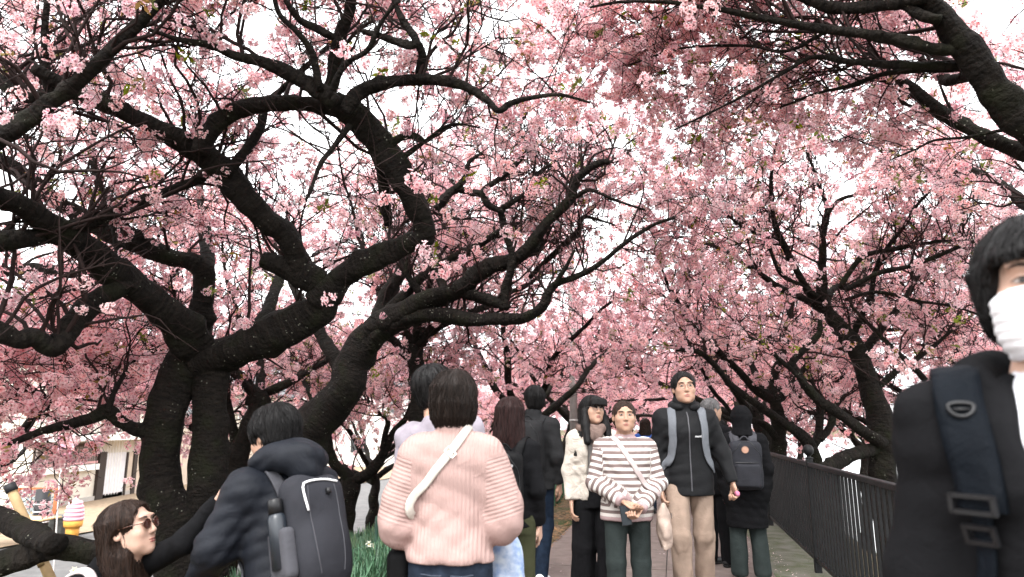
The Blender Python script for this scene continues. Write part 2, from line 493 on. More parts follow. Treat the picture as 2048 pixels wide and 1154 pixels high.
def grow(p0, d0, L, K, wig, lift, rng):
    N = len(p0); P = np.zeros((N, K, 3)); P[:, 0] = p0; d = d0 / (np.linalg.norm(d0, axis=1)[:, None] + 1e-9)
    for k in range(1, K):
        d = d + rng.normal(0, wig, (N, 3)); d[:, 2] += lift[k - 1] if np.ndim(lift) else lift
        d /= np.linalg.norm(d, axis=1)[:, None]
        P[:, k] = P[:, k - 1] + d * (L / (K - 1))[:, None]
    return P

def sample_lines(P, n, rng, tmin=.2, tmax=1.0):
    """random points on (N,K,3) lines: position, tangent, line index, t"""
    N, K, _ = P.shape
    i = rng.integers(0, N, n); t = rng.uniform(tmin, tmax, n) * (K - 1); k = np.minimum(t.astype(int), K - 2); f = (t - k)[:, None]
    pos = P[i, k] * (1 - f) + P[i, k + 1] * f; tan = P[i, k + 1] - P[i, k]; tan /= np.linalg.norm(tan, axis=1)[:, None] + 1e-9
    return pos, tan, i, t / (K - 1)

def perp(tan, rng, up=0.0, away=0.0):
    v = rng.normal(0, 1, tan.shape); v -= tan * np.sum(v * tan, 1)[:, None]; v /= np.linalg.norm(v, axis=1)[:, None] + 1e-9
    v[:, 2] += up; v[:, 1] += away
    return v

CAMP = np.array([0, 0, CAMZ])
def keep(P, rng, extra=None):
    """pruned so that nobody walks into the blossom: clear of the path up to head height, of the photographer and of the people"""
    s, w = path_sw(P[:, 0], P[:, 1])
    onpath = (w > -1.6) & (w < PWID + .6) & (s > -3) & (s < 30)
    lim = np.where(s < 11, 2.25, 2.05)
    dist = np.linalg.norm(P - CAMP, axis=1)
    ok = ~(onpath & (P[:, 2] < lim)) & (dist > 2.3) & (P[:, 2] > ground_z(P[:, 0], P[:, 1]) + .9)
    near = (P[:, 1] < 7.5) & (P[:, 1] > -2) & (P[:, 2] < 1.75) & (P[:, 0] > -3.4) & (P[:, 0] < 3.4)
    ok &= ~near
    if extra is not None: ok &= extra(P)
    return ok

TREE_LABELS = {}
def blossom_tree(label, loc, limbs, seed, n1, n2, n3, *, crown_limbs=None, near=True, up=.55, away=.15, wash=1.0, group=None, single=0, extra=None, leafp=.12, dens=1.0, len1=(.7, 1.7), bare_r=1.1):
    """limbs: list of (name, C(n,3), rad(n)) already in world space"""
    rng = np.random.default_rng(seed)
    root = empty('cherry_tree', loc)
    tag(root, label, 'tree', group)
    off = np.array(loc)
    SP = []; ST = []; SR = []
    for (nm, C, rad) in limbs:
        limb_obj(nm, C - off, rad, root, rng, sides=18 if near else 8)
        k = len(C); T = np.gradient(C, axis=0); T /= np.linalg.norm(T, axis=1)[:, None] + 1e-9
        w = np.linspace(0, 1, k)
        sel = (w > .25) & (C[:, 2] > 1.4)
        if nm == 'trunk': sel = (w > .85)
        SP.append(C[sel]); ST.append(T[sel]); SR.append(rad[sel])
    SP = np.vstack(SP); ST = np.vstack(ST); SR = np.concatenate(SR)
    pw = 1 / (SR + .03); pw /= pw.sum()
    i = rng.choice(len(SP), n1, p=pw)
    d = ST[i] * .6 + perp(ST[i], rng, up, away)
    L1 = rng.uniform(len1[0], len1[1], n1)
    B1 = grow(SP[i], d, L1, 9, .27, np.linspace(.10, -.10, 8), rng)
    r1 = np.minimum(SR[i] * .45, .022) * rng.uniform(.6, 1.0, n1)
    p, t, li, tt = sample_lines(B1, n2, rng, .12, 1.0)
    B2 = grow(p, t * .75 + perp(t, rng, up * .35, away), rng.uniform(.4, 1.15, n2), 7, .22, np.linspace(.05, -.12, 6), rng)
    r2 = np.minimum(.0075, r1[li] * .6) * rng.uniform(.7, 1.1, n2)
    p, t, li3, tt = sample_lines(B2, n3, rng, .15, 1.0)
    B3 = grow(p, t * .6 + perp(t, rng, .1), rng.uniform(.12, .38, n3), 4, .22, 0.0, rng)
    r3 = np.full(n3, .0034) * rng.uniform(.75, 1.2, n3)
    TH_ = np.vstack([C[r > .055][::3] for (_, C, r) in limbs if (r > .055).any()]) if near and any((r > .055).any() for (_, C, r) in limbs) else None
    def bare(P):
        """old wood bears no flowers and the shaded underside of the thick limbs stays bare"""
        if TH_ is None or not len(P): return np.zeros(len(P), bool)
        d2 = np.full(len(P), 1e9); zi = np.zeros(len(P))
        for a0 in range(0, len(TH_), 60):
            D_ = ((P[:, None, :] - TH_[None, a0:a0 + 60]) ** 2).sum(2); j = D_.argmin(1); dm = D_[np.arange(len(P)), j]; b_ = dm < d2; d2[b_] = dm[b_]; zi[b_] = TH_[a0:a0 + 60][j[b_], 2]
        return (d2 < .22 ** 2) | ((d2 < bare_r ** 2) & (P[:, 2] < zi + .10))
    V = []; Q = []; b = 0
    for (Bx, rx, sd, tip) in ((B1, r1, 6, .35), (B2, r2, 4, .4), (B3, r3, 3, .5)):
        ok = keep(Bx[:, -1], rng, extra) & keep(Bx[:, 0], rng, extra) & keep(Bx[:, Bx.shape[1] // 2], rng, extra)
        if Bx is not B1: ok &= ~(bare(Bx[:, -1]) & (rng.random(len(Bx)) < .7))
        Bk = Bx[ok]; rk = rx[ok]
        if not near and Bx is B3: continue
        if len(Bk) == 0: continue
        prof = np.linspace(1, tip, Bx.shape[1])
        v, q = tubes(Bk - off, rk[:, None] * prof[None], sd)
        V.append(v); Q.append(q + b); b += len(v)
    V = np.vstack(V); Q = np.vstack(Q)
    tw = mesh_obj('twigs', V, Q, TWIG, root)
    tw['kind'] = 'stuff'
    # flowers hang along the young wood
    nA = int(n2 * 2.2 * dens * .42); nB = int(n3 * 2.0 * dens * .42)
    pa, ta, _, _ = sample_lines(B2, nA, rng, .3, 1.0); pb, tb, _, _ = sample_lines(B3, nB, rng, .25, 1.0)
    P = np.vstack([pa, pb]); P = P + rng.normal(0, .022, P.shape); P[:, 2] -= .02
    P = P[keep(P, rng, extra)]
    P = P[~(bare(P) & (rng.random(len(P)) < .93))]
    # blossom thins out in drifts, so that sky shows between the clumps
    f = rng.uniform(0, 6.28, 6)
    dn = np.sin(1.9 * P[:, 0] + f[0] + np.sin(1.3 * P[:, 1] + f[1])) * np.sin(2.3 * P[:, 1] + f[2] + np.sin(1.7 * P[:, 2])) + .5 * np.sin(4.1 * P[:, 0] + f[3]) * np.sin(3.7 * P[:, 2] + f[4] + 2.9 * P[:, 1])
    P = P[rng.random(len(P)) < np.clip(.95 + .55 * dn, .22, 1)]
    scl = rng.uniform(.72, 1.22, len(P)) * wash
    if single:
        X, Yp, D = PIX(P.T)
        vis = (D > .5) & (X > -20) & (X < 2068) & (Yp > -20) & (Yp < 1160)
        score = np.where(vis, scl / D, 0)
        o = np.argsort(-score)[:single]; o = o[score[o] > 0]
        rot = rng.uniform(0, 6.28, (len(o), 3))
        for q, idx in enumerate(o):
            me = NEAR[rng.integers(0, 5) if rng.random() > leafp else rng.integers(5, 7)]
            ob = bpy.data.objects.new('blossom_cluster', me); ob.parent = root; COL.objects.link(ob)
            ob.location = P[idx] - off; ob.rotation_euler = rot[q]; ob.scale = (scl[idx],) * 3
        m = np.ones(len(P), bool); m[o] = False; P = P[m]; scl = scl[m]
    crown_obj('crown', P - off, scl, GN_NEAR if near else GN_FAR, len(NEAR) if near else len(FAR), rng, root, leafp, 2 if near else 1)
    return root

def traced(spec, step=.05):
    """spec: list of (name, [(px,py,width_px)...], Y0, Y1) -> world limbs; Y runs linearly along the traced line"""
    out = []
    for (nm, pts, Y0, Y1) in spec:
        a = np.array(pts, float); s = np.concatenate([[0], np.cumsum(np.hypot(*np.diff(a[:, :2], axis=0).T))]); s /= s[-1]
        rows = []
        for (px, py, w), t in zip(a, s):
            Y = Y0 + (Y1 - Y0) * t; p = PY(px, py, Y); dep = PIX(p)[2]
            rows.append([*p, w * .5 * dep / F])
        C = catmull(rows, step)
        out.append((nm, C[:, :3], np.maximum(C[:, 3], .004)))
    return out

def auto_limb(p0, az, el, L, r0, r1, seed, wig=.16, lift=0.0, n=9):
    rng = np.random.default_rng(seed)
    d = np.array([[math.sin(az) * math.cos(el), math.cos(az) * math.cos(el), math.sin(el)]])
    P = grow(np.array([p0]), d, np.array([L]), n, wig, lift, rng)[0]
    C = catmull(np.hstack([P, np.linspace(r0, r1, n)[:, None]]), .07)
    return ('branch', C[:, :3], C[:, 3])

def to_ground(limb, flare=1.5, dx=0.0, dy=0.0):
    """carry a trunk (listed from the bottom up) down into the ground with a root flare"""
    nm, C, r = limb
    p = C[0]; g = float(ground_z(p[0] + dx, p[1] + dy)) - .15
    n = max(3, int((p[2] - g) / .06)); t = np.linspace(0, 1, n, endpoint=False)[:, None]
    e = np.array([p[0] + dx, p[1] + dy, g])
    ex = e * (1 - t) + p * t
    rr = r[0] * (1 + (flare - 1) * (1 - t[:, 0]) ** 2.5)
    return (nm, np.vstack([ex, C]), np.concatenate([rr, r]))
# ------------------------------------------------------------------ ground, path, street, river
def ground_mat():
    m = bpy.data.materials.new('earth_and_turf'); m.use_nodes = True
    t = m.node_tree; b = t.nodes['Principled BSDF']; b.inputs['Roughness'].default_value = .95; b.inputs['Specular IOR Level'].default_value = .1
    tc = t.nodes.new('ShaderNodeTexCoord')
    n1 = t.nodes.new('ShaderNodeTexNoise'); n1.inputs['Scale'].default_value = 1.1; n1.inputs['Detail'].default_value = 8
    n2 = t.nodes.new('ShaderNodeTexNoise'); n2.inputs['Scale'].default_value = 22; n2.inputs['Detail'].default_value = 6
    t.links.new(tc.outputs['Object'], n1.inputs[0]); t.links.new(tc.outputs['Object'], n2.inputs[0])
    c1 = t.nodes.new('ShaderNodeValToRGB'); e = c1.color_ramp.elements
    e[0].position = .38; e[0].color = (.06, .045, .03, 1); e[1].position = .62; e[1].color = (.20, .14, .085, 1)
    t.links.new(n2.outputs[0], c1.inputs[0])
    c2 = t.nodes.new('ShaderNodeValToRGB'); e = c2.color_ramp.elements
    e[0].position = .46; e[0].color = (0, 0, 0, 1); e[1].position = .6; e[1].color = (1, 1, 1, 1)
    t.links.new(n1.outputs[0], c2.inputs[0])
    mx = t.nodes.new('ShaderNodeMix'); mx.data_type = 'RGBA'; mx.inputs[7].default_value = (.045, .06, .025, 1)
    t.links.new(c2.outputs[0], mx.inputs[0]); t.links.new(c1.outputs[0], mx.inputs[6]); t.links.new(mx.outputs[2], b.inputs['Base Color'])
    bp = t.nodes.new('ShaderNodeBump'); bp.inputs['Strength'].default_value = .8; bp.inputs['Distance'].default_value = .03
    t.links.new(n2.outputs[0], bp.inputs['Height']); t.links.new(bp.outputs[0], b.inputs['Normal'])
    return m

def sheet_ws(name, ws, ss, zf, mtl):
    Wg, Sg = np.meshgrid(ws, ss)
    X = PL0[0] + PDIR[0] * Sg + PNRM[0] * Wg; Yv = PL0[1] + PDIR[1] * Sg + PNRM[1] * Wg
    Z = zf(X, Yv)
    V = np.stack([X, Yv, Z], -1).reshape(-1, 3); nw, ns = len(ws), len(ss)
    i = np.arange(ns - 1)[:, None] * nw; j = np.arange(nw - 1)[None]
    Q = np.stack([i + j, i + j + 1, i + nw + j + 1, i + nw + j], -1).reshape(-1, 4)
    return mesh_obj(name, V, Q, mtl)

ss = np.concatenate([[-900, -300, -80, -30], np.arange(-15, 45, .4), np.arange(45, 90, 3), [120, 200, 400, 900]])
ws = np.concatenate([[-900, -300, -100, -60, -30, -20, -14, -10], np.arange(-8, 0, .25), [-.05, 0, PWID, PWID + .2], np.arange(PWID + .5, 12, .5), [15, 20, 30, 45, 60, 62, 66, 70, 100, 300, 900]])
tag(sheet_ws('ground', ws, ss, ground_z, ground_mat()), kind='structure')

# path of large pavers with open joints on a bed (0 is the paver top)
PAVE = mat('path_paving', (.150, .118, .106), rough=.9, noise=(7, .16), bump=(120, .25), spec=.2)
PAVE2 = mat('path_joint', (.06, .05, .045), rough=.95, noise=(12, .2))
def flat_strip(name, w0, w1, s0, s1, z, m, n=2, parent=None):
    V = [path_pt(s0, w0, z), path_pt(s0, w1, z), path_pt(s1, w1, z), path_pt(s1, w0, z)]
    return mesh_obj(name, V, [[0, 1, 2, 3]], m, parent, smooth=False)
path = flat_strip('path', 0, PWID, -14, 60, -0.012, PAVE2); tag(path, kind='structure')
slab_me = {}
rngp = np.random.default_rng(5)
PW_CELLS = [(0.0, 1.34), (1.34, PWID)]
PLEN = 1.5
for k in range(0, 24):
    for (a, b_) in PW_CELLS:
        s0 = -3 + k * PLEN
        key = (round(b_ - a, 2))
        if key not in slab_me:
            q = MB(); g = .006
            q.box((0, 0, -.03), (b_ - a - 2 * g, PLEN - 2 * g, .06))
            tmp = q.build('paving_slab', PAVE, bevel=0); slab_me[key] = tmp.data; bpy.data.objects.remove(tmp)
        o = bpy.data.objects.new('paving_slab', slab_me[key]); link(o, path)
        c = path_pt(s0 + PLEN / 2, (a + b_) / 2, rngp.uniform(-.0015, .0015)); o.location = c; o.rotation_euler = (0, 0, -R(13))
far_pave = flat_strip('far_paving', 0, PWID, 33, 60, -0.003, PAVE, parent=path)

STREET = mat('street_asphalt', (.11, .107, .105), rough=.9, noise=(3, .18), bump=(90, .3))
def street_z(X, Y): return np.full_like(X, -1.44)
tag(sheet_ws('street', np.array([-14.0, -6.3]), np.array([-40., 90.]), street_z, STREET), kind='structure')
YARD = mat('yard_gravel', (.27, .20, .135), rough=.95, noise=(9, .2), bump=(70, .5))
tag(sheet_ws('yard', np.array([-40.0, -14.0]), np.array([-40., 120.]), lambda X, Y: np.full_like(X, -1.40), YARD), kind='structure')

def water_mat():
    m = bpy.data.materials.new('river_water'); m.use_nodes = True
    t = m.node_tree; b = t.nodes['Principled BSDF']
    b.inputs['Base Color'].default_value = (.10, .12, .11, 1); b.inputs['Roughness'].default_value = .12; b.inputs['IOR'].default_value = 1.33
    b.inputs['Specular IOR Level'].default_value = .9
    tc = t.nodes.new('ShaderNodeTexCoord'); n = t.nodes.new('ShaderNodeTexNoise'); n.inputs['Scale'].default_value = 2.2; n.inputs['Detail'].default_value = 5
    t.links.new(tc.outputs['Object'], n.inputs[0])
    bp = t.nodes.new('ShaderNodeBump'); bp.inputs['Strength'].default_value = .35; bp.inputs['Distance'].default_value = .05
    t.links.new(n.outputs[0], bp.inputs['Height']); t.links.new(bp.outputs[0], b.inputs['Normal'])
    return m
tag(sheet_ws('river', np.array([PWID + 4.0, 61.5]), np.array([-300., 500.]), lambda X, Y: np.full_like(X, -2.2), water_mat()), kind='structure')
# ------------------------------------------------------------------ cherry trees
# tree A: big twin-stemmed tree on the bank, left of the path
def shift_start(l, q):           # let a limb start inside the wood it grows from
    return l
A = traced([
    ('trunk', [(372, 1150, 98), (352, 1050, 88), (332, 990, 78), (322, 930, 72), (330, 850, 74), (345, 790, 72), (366, 735, 72), (395, 700, 70)], 7.0, 7.0),
    ('trunk', [(408, 1150, 92), (408, 1050, 76), (415, 950, 68), (420, 870, 65), (422, 800, 68), (424, 750, 76), (415, 705, 86)], 7.0, 7.0),
    ('branch', [(415, 720, 70), (385, 680, 70), (347, 640, 66), (295, 595, 66), (243, 553, 62), (191, 512, 56), (139, 474, 50), (87, 442, 44), (52, 418, 40), (0, 392, 36), (-60, 360, 30)], 7.0, 4.6),
    ('branch', [(400, 700, 44), (398, 650, 42), (408, 580, 42), (402, 535, 42), (365, 520, 36), (333, 513, 38), (277, 484, 42), (236, 472, 44), (187, 446, 36), (150, 424, 34), (104, 396, 32), (50, 352, 30), (0, 322, 28), (-50, 300, 22)], 7.05, 6.2),
    ('branch', [(400, 725, 70), (450, 709, 76), (520, 682, 74), (589, 647, 70), (636, 618, 66), (646, 590, 58)], 7.0, 6.5),
    ('branch', [(650, 610, 50), (641, 574, 52), (607, 550, 56), (562, 532, 44), (524, 519, 36)], 6.5, 6.35),
    ('branch', [(600, 548, 40), (589, 510, 46), (569, 467, 48), (537, 442, 48), (485, 390, 50), (450, 346, 50), (412, 312, 50), (382, 292, 46), (330, 265, 42), (270, 235, 38), (220, 210, 36), (180, 195, 34), (150, 182, 28), (110, 160, 24), (65, 135, 20)], 6.4, 5.0),
    ('branch', [(400, 305, 38), (410, 280, 36), (433, 250, 34), (468, 222, 32), (520, 210, 34), (590, 206, 32), (641, 211, 30), (680, 224, 26)], 5.6, 5.5),
    ('branch', [(640, 604, 58), (665, 575, 50), (685, 553, 46), (719, 533, 46), (789, 498, 46), (837, 478, 44), (858, 468, 40)], 6.5, 6.0),
    ('branch', [(856, 474, 36), (844, 435, 44), (823, 392, 50), (799, 347, 54), (771, 305, 54), (747, 270, 54), (709, 229, 50), (671, 206, 46), (657, 187, 38), (664, 166, 30), (671, 121, 30), (682, 69, 28), (700, 20, 22), (705, -40, 18)], 6.0, 4.9),
    ('branch', [(672, 205, 34), (648, 187, 32), (607, 163, 30), (555, 135, 27), (513, 121, 24), (470, 112, 18), (420, 90, 14), (360, 80, 10), (300, 60, 7)], 5.15, 4.7),
    ('branch', [(690, 225, 26), (700, 208, 28), (719, 184, 28), (754, 170, 26), (806, 161, 24), (858, 159, 22), (910, 166, 20), (945, 180, 17), (979, 205, 15), (997, 222, 13), (1022, 206, 12), (1060, 196, 9), (1120, 190, 7), (1180, 205, 5)], 5.2, 5.0),
    ('branch', [(775, 300, 16), (782, 291, 15), (799, 276, 14), (830, 272, 13), (850, 284, 10)], 5.6, 5.6),
    ('branch', [(748, 290, 24), (756, 315, 24), (764, 350, 23), (770, 400, 20), (776, 450, 16)], 5.7, 6.2),
    ('branch', [(322, 870, 30), (302, 868, 30), (250, 848, 26), (215, 823, 25), (191, 834, 23), (139, 848, 20), (87, 861, 17), (35, 882, 13), (0, 893, 10), (-40, 900, 7)], 7.0, 6.2),
    ('branch', [(216, 824, 12), (228, 785, 11), (245, 755, 9), (270, 720, 6)], 6.7, 6.9),
    ('branch', [(250, 565, 32), (236, 578, 34), (208, 592, 40), (173, 616, 43), (146, 650, 45), (121, 685, 44), (100, 692, 40), (69, 676, 38), (35, 678, 38), (0, 664, 38), (-60, 640, 34), (-140, 600, 26)], 6.0, 4.8),
    ('branch', [(190, 552, 18), (166, 550, 22), (139, 546, 23), (62, 537, 22), (0, 545, 20), (-80, 540, 14)], 7.6, 7.8),
    ('branch', [(140, 180, 16), (100, 178, 20), (92, 140, 18), (92, 100, 17), (90, 60, 14), (94, 0, 12)], 5.2, 5.0),
    ('branch', [(176, 194, 26), (130, 185, 26), (60, 195, 22), (20, 180, 24), (0, 160, 24), (-40, 130, 18)], 5.25, 5.2),
    ('branch', [(655, 195, 14), (690, 130, 12), (735, 100, 10), (765, 40, 8), (800, 0, 6)], 5.0, 4.6),
    ('branch', [(640, 180, 16), (625, 110, 14), (600, 70, 12), (560, 30, 10), (545, -20, 8)], 5.05, 4.6),
    ('branch', [(668, 75, 16), (640, 60, 16), (600, 40, 13), (570, 0, 11)], 4.95, 4.7),
    ('branch', [(785, 330, 14), (840, 290, 9), (900, 250, 6), (960, 255, 4)], 5.7, 5.5),
    ('branch', [(700, 250, 12), (670, 290, 11), (640, 330, 9), (622, 380, 7), (612, 400, 5)], 5.3, 5.2),
    ('branch', [(830, 80, 18), (845, 110, 17), (838, 145, 15), (850, 158, 14)], 5.0, 5.2),
    ('branch', [(725, 62, 11), (770, 75, 14), (815, 90, 17), (832, 82, 17), (800, 30, 12), (780, -20, 9)], 4.8, 4.6),
], .035)
A[0] = to_ground(A[0], 1.5, .1, 0); A[1] = to_ground(A[1], 1.5, -.05, .05)
fA = PY(405, 700, 7.0)
A += [auto_limb(PY(408, 590, 7.0), R(-30), R(55), 3.0, .09, .02, 1), auto_limb(PY(480, 690, 6.9), R(20), R(45), 3.4, .08, .02, 2, lift=.02),
      auto_limb(PY(450, 350, 5.8), R(10), R(50), 2.2, .05, .012, 3), auto_limb(PY(250, 560, 6.1), R(-40), R(50), 2.5, .06, .012, 4)]
locA = (float(A[1][1][0][0]), float(A[1][1][0][1]), float(ground_z(A[1][1][0][0], A[1][1][0][1])))
blossom_tree('large twin-stemmed cherry tree with crooked dark limbs, behind the couple on the bank', locA, A, 101, 230, 1500, 4800, single=260, up=1.0, away=.7, dens=.50)

# tree B: leaning trunk behind it, long limbs out over the path
B = traced([
    ('trunk', [(600, 960, 92), (608, 910, 88), (627, 858, 86), (662, 813, 80), (697, 771, 74), (705, 730, 66), (725, 690, 62), (745, 660, 52)], 9.5, 9.4),
    ('branch', [(720, 700, 46), (754, 650, 44), (806, 623, 42), (841, 603, 40), (893, 588, 38), (927, 574, 36), (952, 550, 33), (979, 533, 31), (1014, 522, 29), (1038, 513, 27), (1066, 484, 25), (1090, 450, 23), (1118, 422, 21), (1142, 397, 19), (1147, 367, 17), (1170, 343, 15), (1198, 326, 12), (1219, 322, 10)], 9.4, 8.3),
    ('branch', [(900, 586, 26), (927, 585, 27), (962, 595, 24), (990, 604, 22), (1017, 613, 20)], 9.1, 8.8),
    ('branch', [(1012, 618, 17), (1010, 602, 18), (1011, 574, 17), (1021, 543, 16), (1024, 512, 15), (1014, 477, 14), (1005, 439, 13), (1004, 418, 12), (1031, 401, 11), (1059, 380, 10), (1066, 355, 8), (1100, 330, 6)], 8.8, 8.4),
    ('branch', [(1004, 424, 12), (976, 408, 13), (968, 382, 14), (1004, 354, 11), (1038, 322, 10), (1052, 290, 8), (1040, 255, 6), (1060, 210, 5)], 8.5, 8.0),
    ('branch', [(972, 390, 13), (940, 384, 15), (912, 378, 17), (890, 396, 18), (872, 418, 14)], 8.45, 8.5),
    ('branch', [(912, 378, 14), (930, 355, 12), (938, 325, 9), (965, 305, 6)], 8.45, 8.3),
    ('branch', [(720, 712, 40), (737, 692, 40), (764, 668, 36), (799, 647, 33), (841, 631, 31), (893, 630, 30), (945, 640, 28), (997, 638, 26), (1042, 637, 23), (1073, 623, 21), (1090, 605, 19), (1097, 585, 16), (1115, 567, 14), (1153, 553, 12), (1191, 533, 11), (1219, 512, 10), (1257, 481, 9), (1309, 449, 7), (1350, 435, 5)], 9.4, 8.2),
    ('branch', [(1108, 572, 10), (1118, 556, 10), (1126, 543, 10), (1133, 532, 8), (1150, 500, 5)], 8.6, 8.4),
    ('branch', [(1060, 556, 9), (1073, 540, 10), (1108, 508, 12), (1135, 484, 14), (1158, 460, 13), (1160, 442, 11), (1170, 434, 9), (1185, 436, 6), (1230, 450, 4)], 10.2, 9.6),
    ('branch', [(755, 660, 30), (761, 619, 30), (771, 588, 28), (789, 564, 25), (803, 539, 22), (800, 490, 16), (780, 440, 10)], 9.5, 10.2),
    ('branch', [(845, 606, 16), (834, 578, 14), (816, 553, 11), (813, 529, 8), (825, 490, 5)], 9.3, 9.0),
    ('branch', [(1150, 395, 9), (1180, 380, 8), (1230, 400, 6), (1290, 420, 4)], 8.5, 8.2),
], .045)
B[0] = to_ground(B[0], 1.5, -.1, .05)
fB = PY(745, 660, 9.4)
B += [auto_limb(PY(697, 771, 9.5), R(-60), R(45), 3.6, .12, .02, 11, lift=.03), auto_limb(fB, R(10), R(55), 3.5, .10, .02, 12), auto_limb(fB, R(60), R(50), 3.8, .09, .02, 13),
      auto_limb(PY(1040, 513, 9.0), R(40), R(35), 2.6, .05, .01, 14), auto_limb(PY(893, 588, 9.1), R(-15), R(55), 2.6, .06, .012, 15)]
locB = (float(B[0][1][0][0]), float(B[0][1][0][1]), float(ground_z(B[0][1][0][0], B[0][1][0][1])))
blossom_tree('cherry tree with leaning trunk and two long limbs reaching over the path', locB, B, 102, 230, 1500, 4800, single=120, up=.9, away=.9, dens=.55)

# tree H: just beyond the railing, a heavy limb rises across the upper right
H = traced([
    ('trunk', [(2560, 900, 95), (2500, 720, 90), (2380, 540, 80), (2220, 390, 70)], 4.6, 4.7),
    ('branch', [(2260, 430, 66), (2150, 340, 62), (2048, 250, 60), (2028, 229, 59), (2000, 194, 57), (1965, 146, 55), (1937, 104, 53), (1905, 62, 48), (1882, 28, 46), (1851, -5, 44), (1800, -60, 36), (1720, -120, 26)], 4.7, 4.3),
    ('branch', [(1925, 102, 22), (1868, 97, 24), (1799, 80, 22), (1712, 66, 20), (1660, 59, 17), (1608, 52, 15), (1521, 35, 13), (1452, 21, 11), (1390, 12, 9), (1330, 4, 7), (1240, 4, 6), (1170, 17, 4)], 4.45, 4.9),
    ('branch', [(1945, 130, 15), (1868, 132, 16), (1764, 128, 14), (1695, 123, 12), (1625, 114, 9), (1573, 142, 7), (1469, 201, 5), (1348, 260, 4)], 4.55, 5.2),
    ('branch', [(1945, 138, 12), (1878, 139, 12), (1816, 142, 11), (1764, 149, 10), (1695, 173, 8), (1632, 187, 5), (1560, 215, 4)], 4.55, 5.4),
    ('branch', [(2060, 262, 9), (2024, 257, 7), (1937, 274, 6), (1868, 281, 5), (1833, 298, 4), (1780, 320, 3)], 4.75, 5.2),
    ('branch', [(1880, 40, 22), (1844, 31, 21), (1816, 14, 19), (1760, -20, 15), (1680, -50, 10)], 4.35, 4.6),
    ('branch', [(1660, 60, 8), (1573, 102, 7), (1504, 92, 6), (1417, 92, 5), (1348, 100, 4), (1260, 130, 3)], 4.8, 5.4),
], .035)
H[0] = to_ground(H[0], 1.4, .3, .1)
fH = PY(2220, 390, 4.7)
H += [auto_limb(fH, R(10), R(40), 3.5, .09, .02, 21), auto_limb(fH, R(60), R(45), 3.2, .09, .02, 22), auto_limb(fH, R(-170), R(40), 3.2, .08, .02, 23), auto_limb(PY(1965, 146, 4.5), R(0), R(35), 2.6, .05, .012, 24),
      auto_limb(PY(1851, -5, 4.35), R(-60), R(12), 2.4, .05, .012, 25), auto_limb(fH, R(-30), R(30), 4.0, .07, .015, 26)]
locH = (float(H[0][1][0][0]), float(H[0][1][0][1]), float(ground_z(H[0][1][0][0], H[0][1][0][1])))
blossom_tree('cherry tree whose heavy limb and long thin branches spread over the masked man', locH, H, 103, 220, 1450, 4600, single=200, up=1.0, away=.9, dens=.85)

# tree I: beyond the railing, trunk leaning towards the path with many thin boughs
I = traced([
    ('trunk', [(1766, 960, 50), (1764, 880, 47), (1757, 830, 46), (1747, 795, 44), (1733, 750, 41), (1722, 715, 38), (1702, 682, 36), (1672, 646, 30), (1652, 623, 25)], 9.6, 9.8),
    ('branch', [(1656, 630, 24), (1646, 598, 22), (1643, 560, 20), (1646, 512, 16), (1646, 467, 13), (1655, 425, 11), (1650, 401, 9), (1640, 375, 7), (1629, 343, 6), (1612, 300, 4)], 9.8, 9.2),
    ('branch', [(1653, 430, 9), (1677, 401, 8), (1712, 389, 6), (1760, 372, 4)], 9.4, 9.2),
    ('branch', [(1680, 575, 10), (1698, 546, 11), (1716, 522, 11), (1736, 508, 10), (1792, 498, 8), (1868, 484, 7), (1937, 477, 5), (2000, 455, 4)], 9.4, 8.6),
    ('branch', [(1690, 580, 11), (1760, 545, 10), (1810, 535, 9), (1868, 515, 9), (1944, 484, 7), (2010, 470, 5)], 9.2, 8.0),
    ('branch', [(1690, 600, 8), (1740, 585, 7), (1781, 588, 7), (1833, 602, 6), (1903, 612, 5), (1960, 630, 4)], 9.5, 8.8),
    ('branch', [(1850, 760, 12), (1826, 734, 11), (1781, 692, 9), (1736, 647, 7), (1700, 610, 5)], 9.6, 9.3),
    ('branch', [(1640, 595, 10), (1600, 570, 9), (1560, 545, 8), (1530, 480, 7), (1480, 450, 5), (1415, 400, 4)], 9.7, 9.2),
    ('branch', [(1765, 890, 24), (1758, 883, 24), (1714, 854, 23), (1670, 821, 21), (1641, 803, 19), (1616, 778, 17), (1597, 748, 16), (1584, 727, 16), (1598, 709, 15), (1625, 682, 13), (1639, 664, 11), (1640, 640, 8)], 9.5, 9.0),
    ('branch', [(1616, 778, 12), (1590, 745, 11), (1560, 720, 9), (1530, 690, 7), (1490, 670, 5)], 9.2, 9.0),
    ('branch', [(1740, 790, 14), (1790, 745, 12), (1830, 720, 10), (1870, 690, 8), (1905, 660, 6)], 9.7, 9.4),
    ('branch', [(1750, 898, 26), (1720, 905, 26), (1690, 916, 27), (1655, 935, 28), (1630, 950, 28)], 9.6, 9.0),
], .06)
I[0] = to_ground(I[0], 1.4, .1, .1); I[-1] = ('branch', *to_ground((I[-1][0], I[-1][1][::-1], I[-1][2][::-1]), 1.2, 0, 0)[1:])
fI = PY(1652, 623, 9.8)
I += [auto_limb(fI, R(-50), R(35), 3.2, .06, .012, 31), auto_limb(fI, R(30), R(50), 3.2, .06, .012, 32), auto_limb(fI, R(-100), R(40), 3.2, .06, .012, 33), auto_limb(PY(1720, 715, 9.7), R(80), R(35), 3.2, .06, .012, 34), auto_limb(PY(1702, 682, 9.8), R(150), R(40), 2.8, .05, .012, 35)]
locI = (float(I[0][1][0][0]), float(I[0][1][0][1]), float(ground_z(I[0][1][0][0], I[0][1][0][1])))
blossom_tree('cherry tree behind the black railing with ringed bark and many thin boughs', locI, I, 104, 230, 1500, 4800, single=140, up=.35, away=.25, leafp=.2, dens=.65)

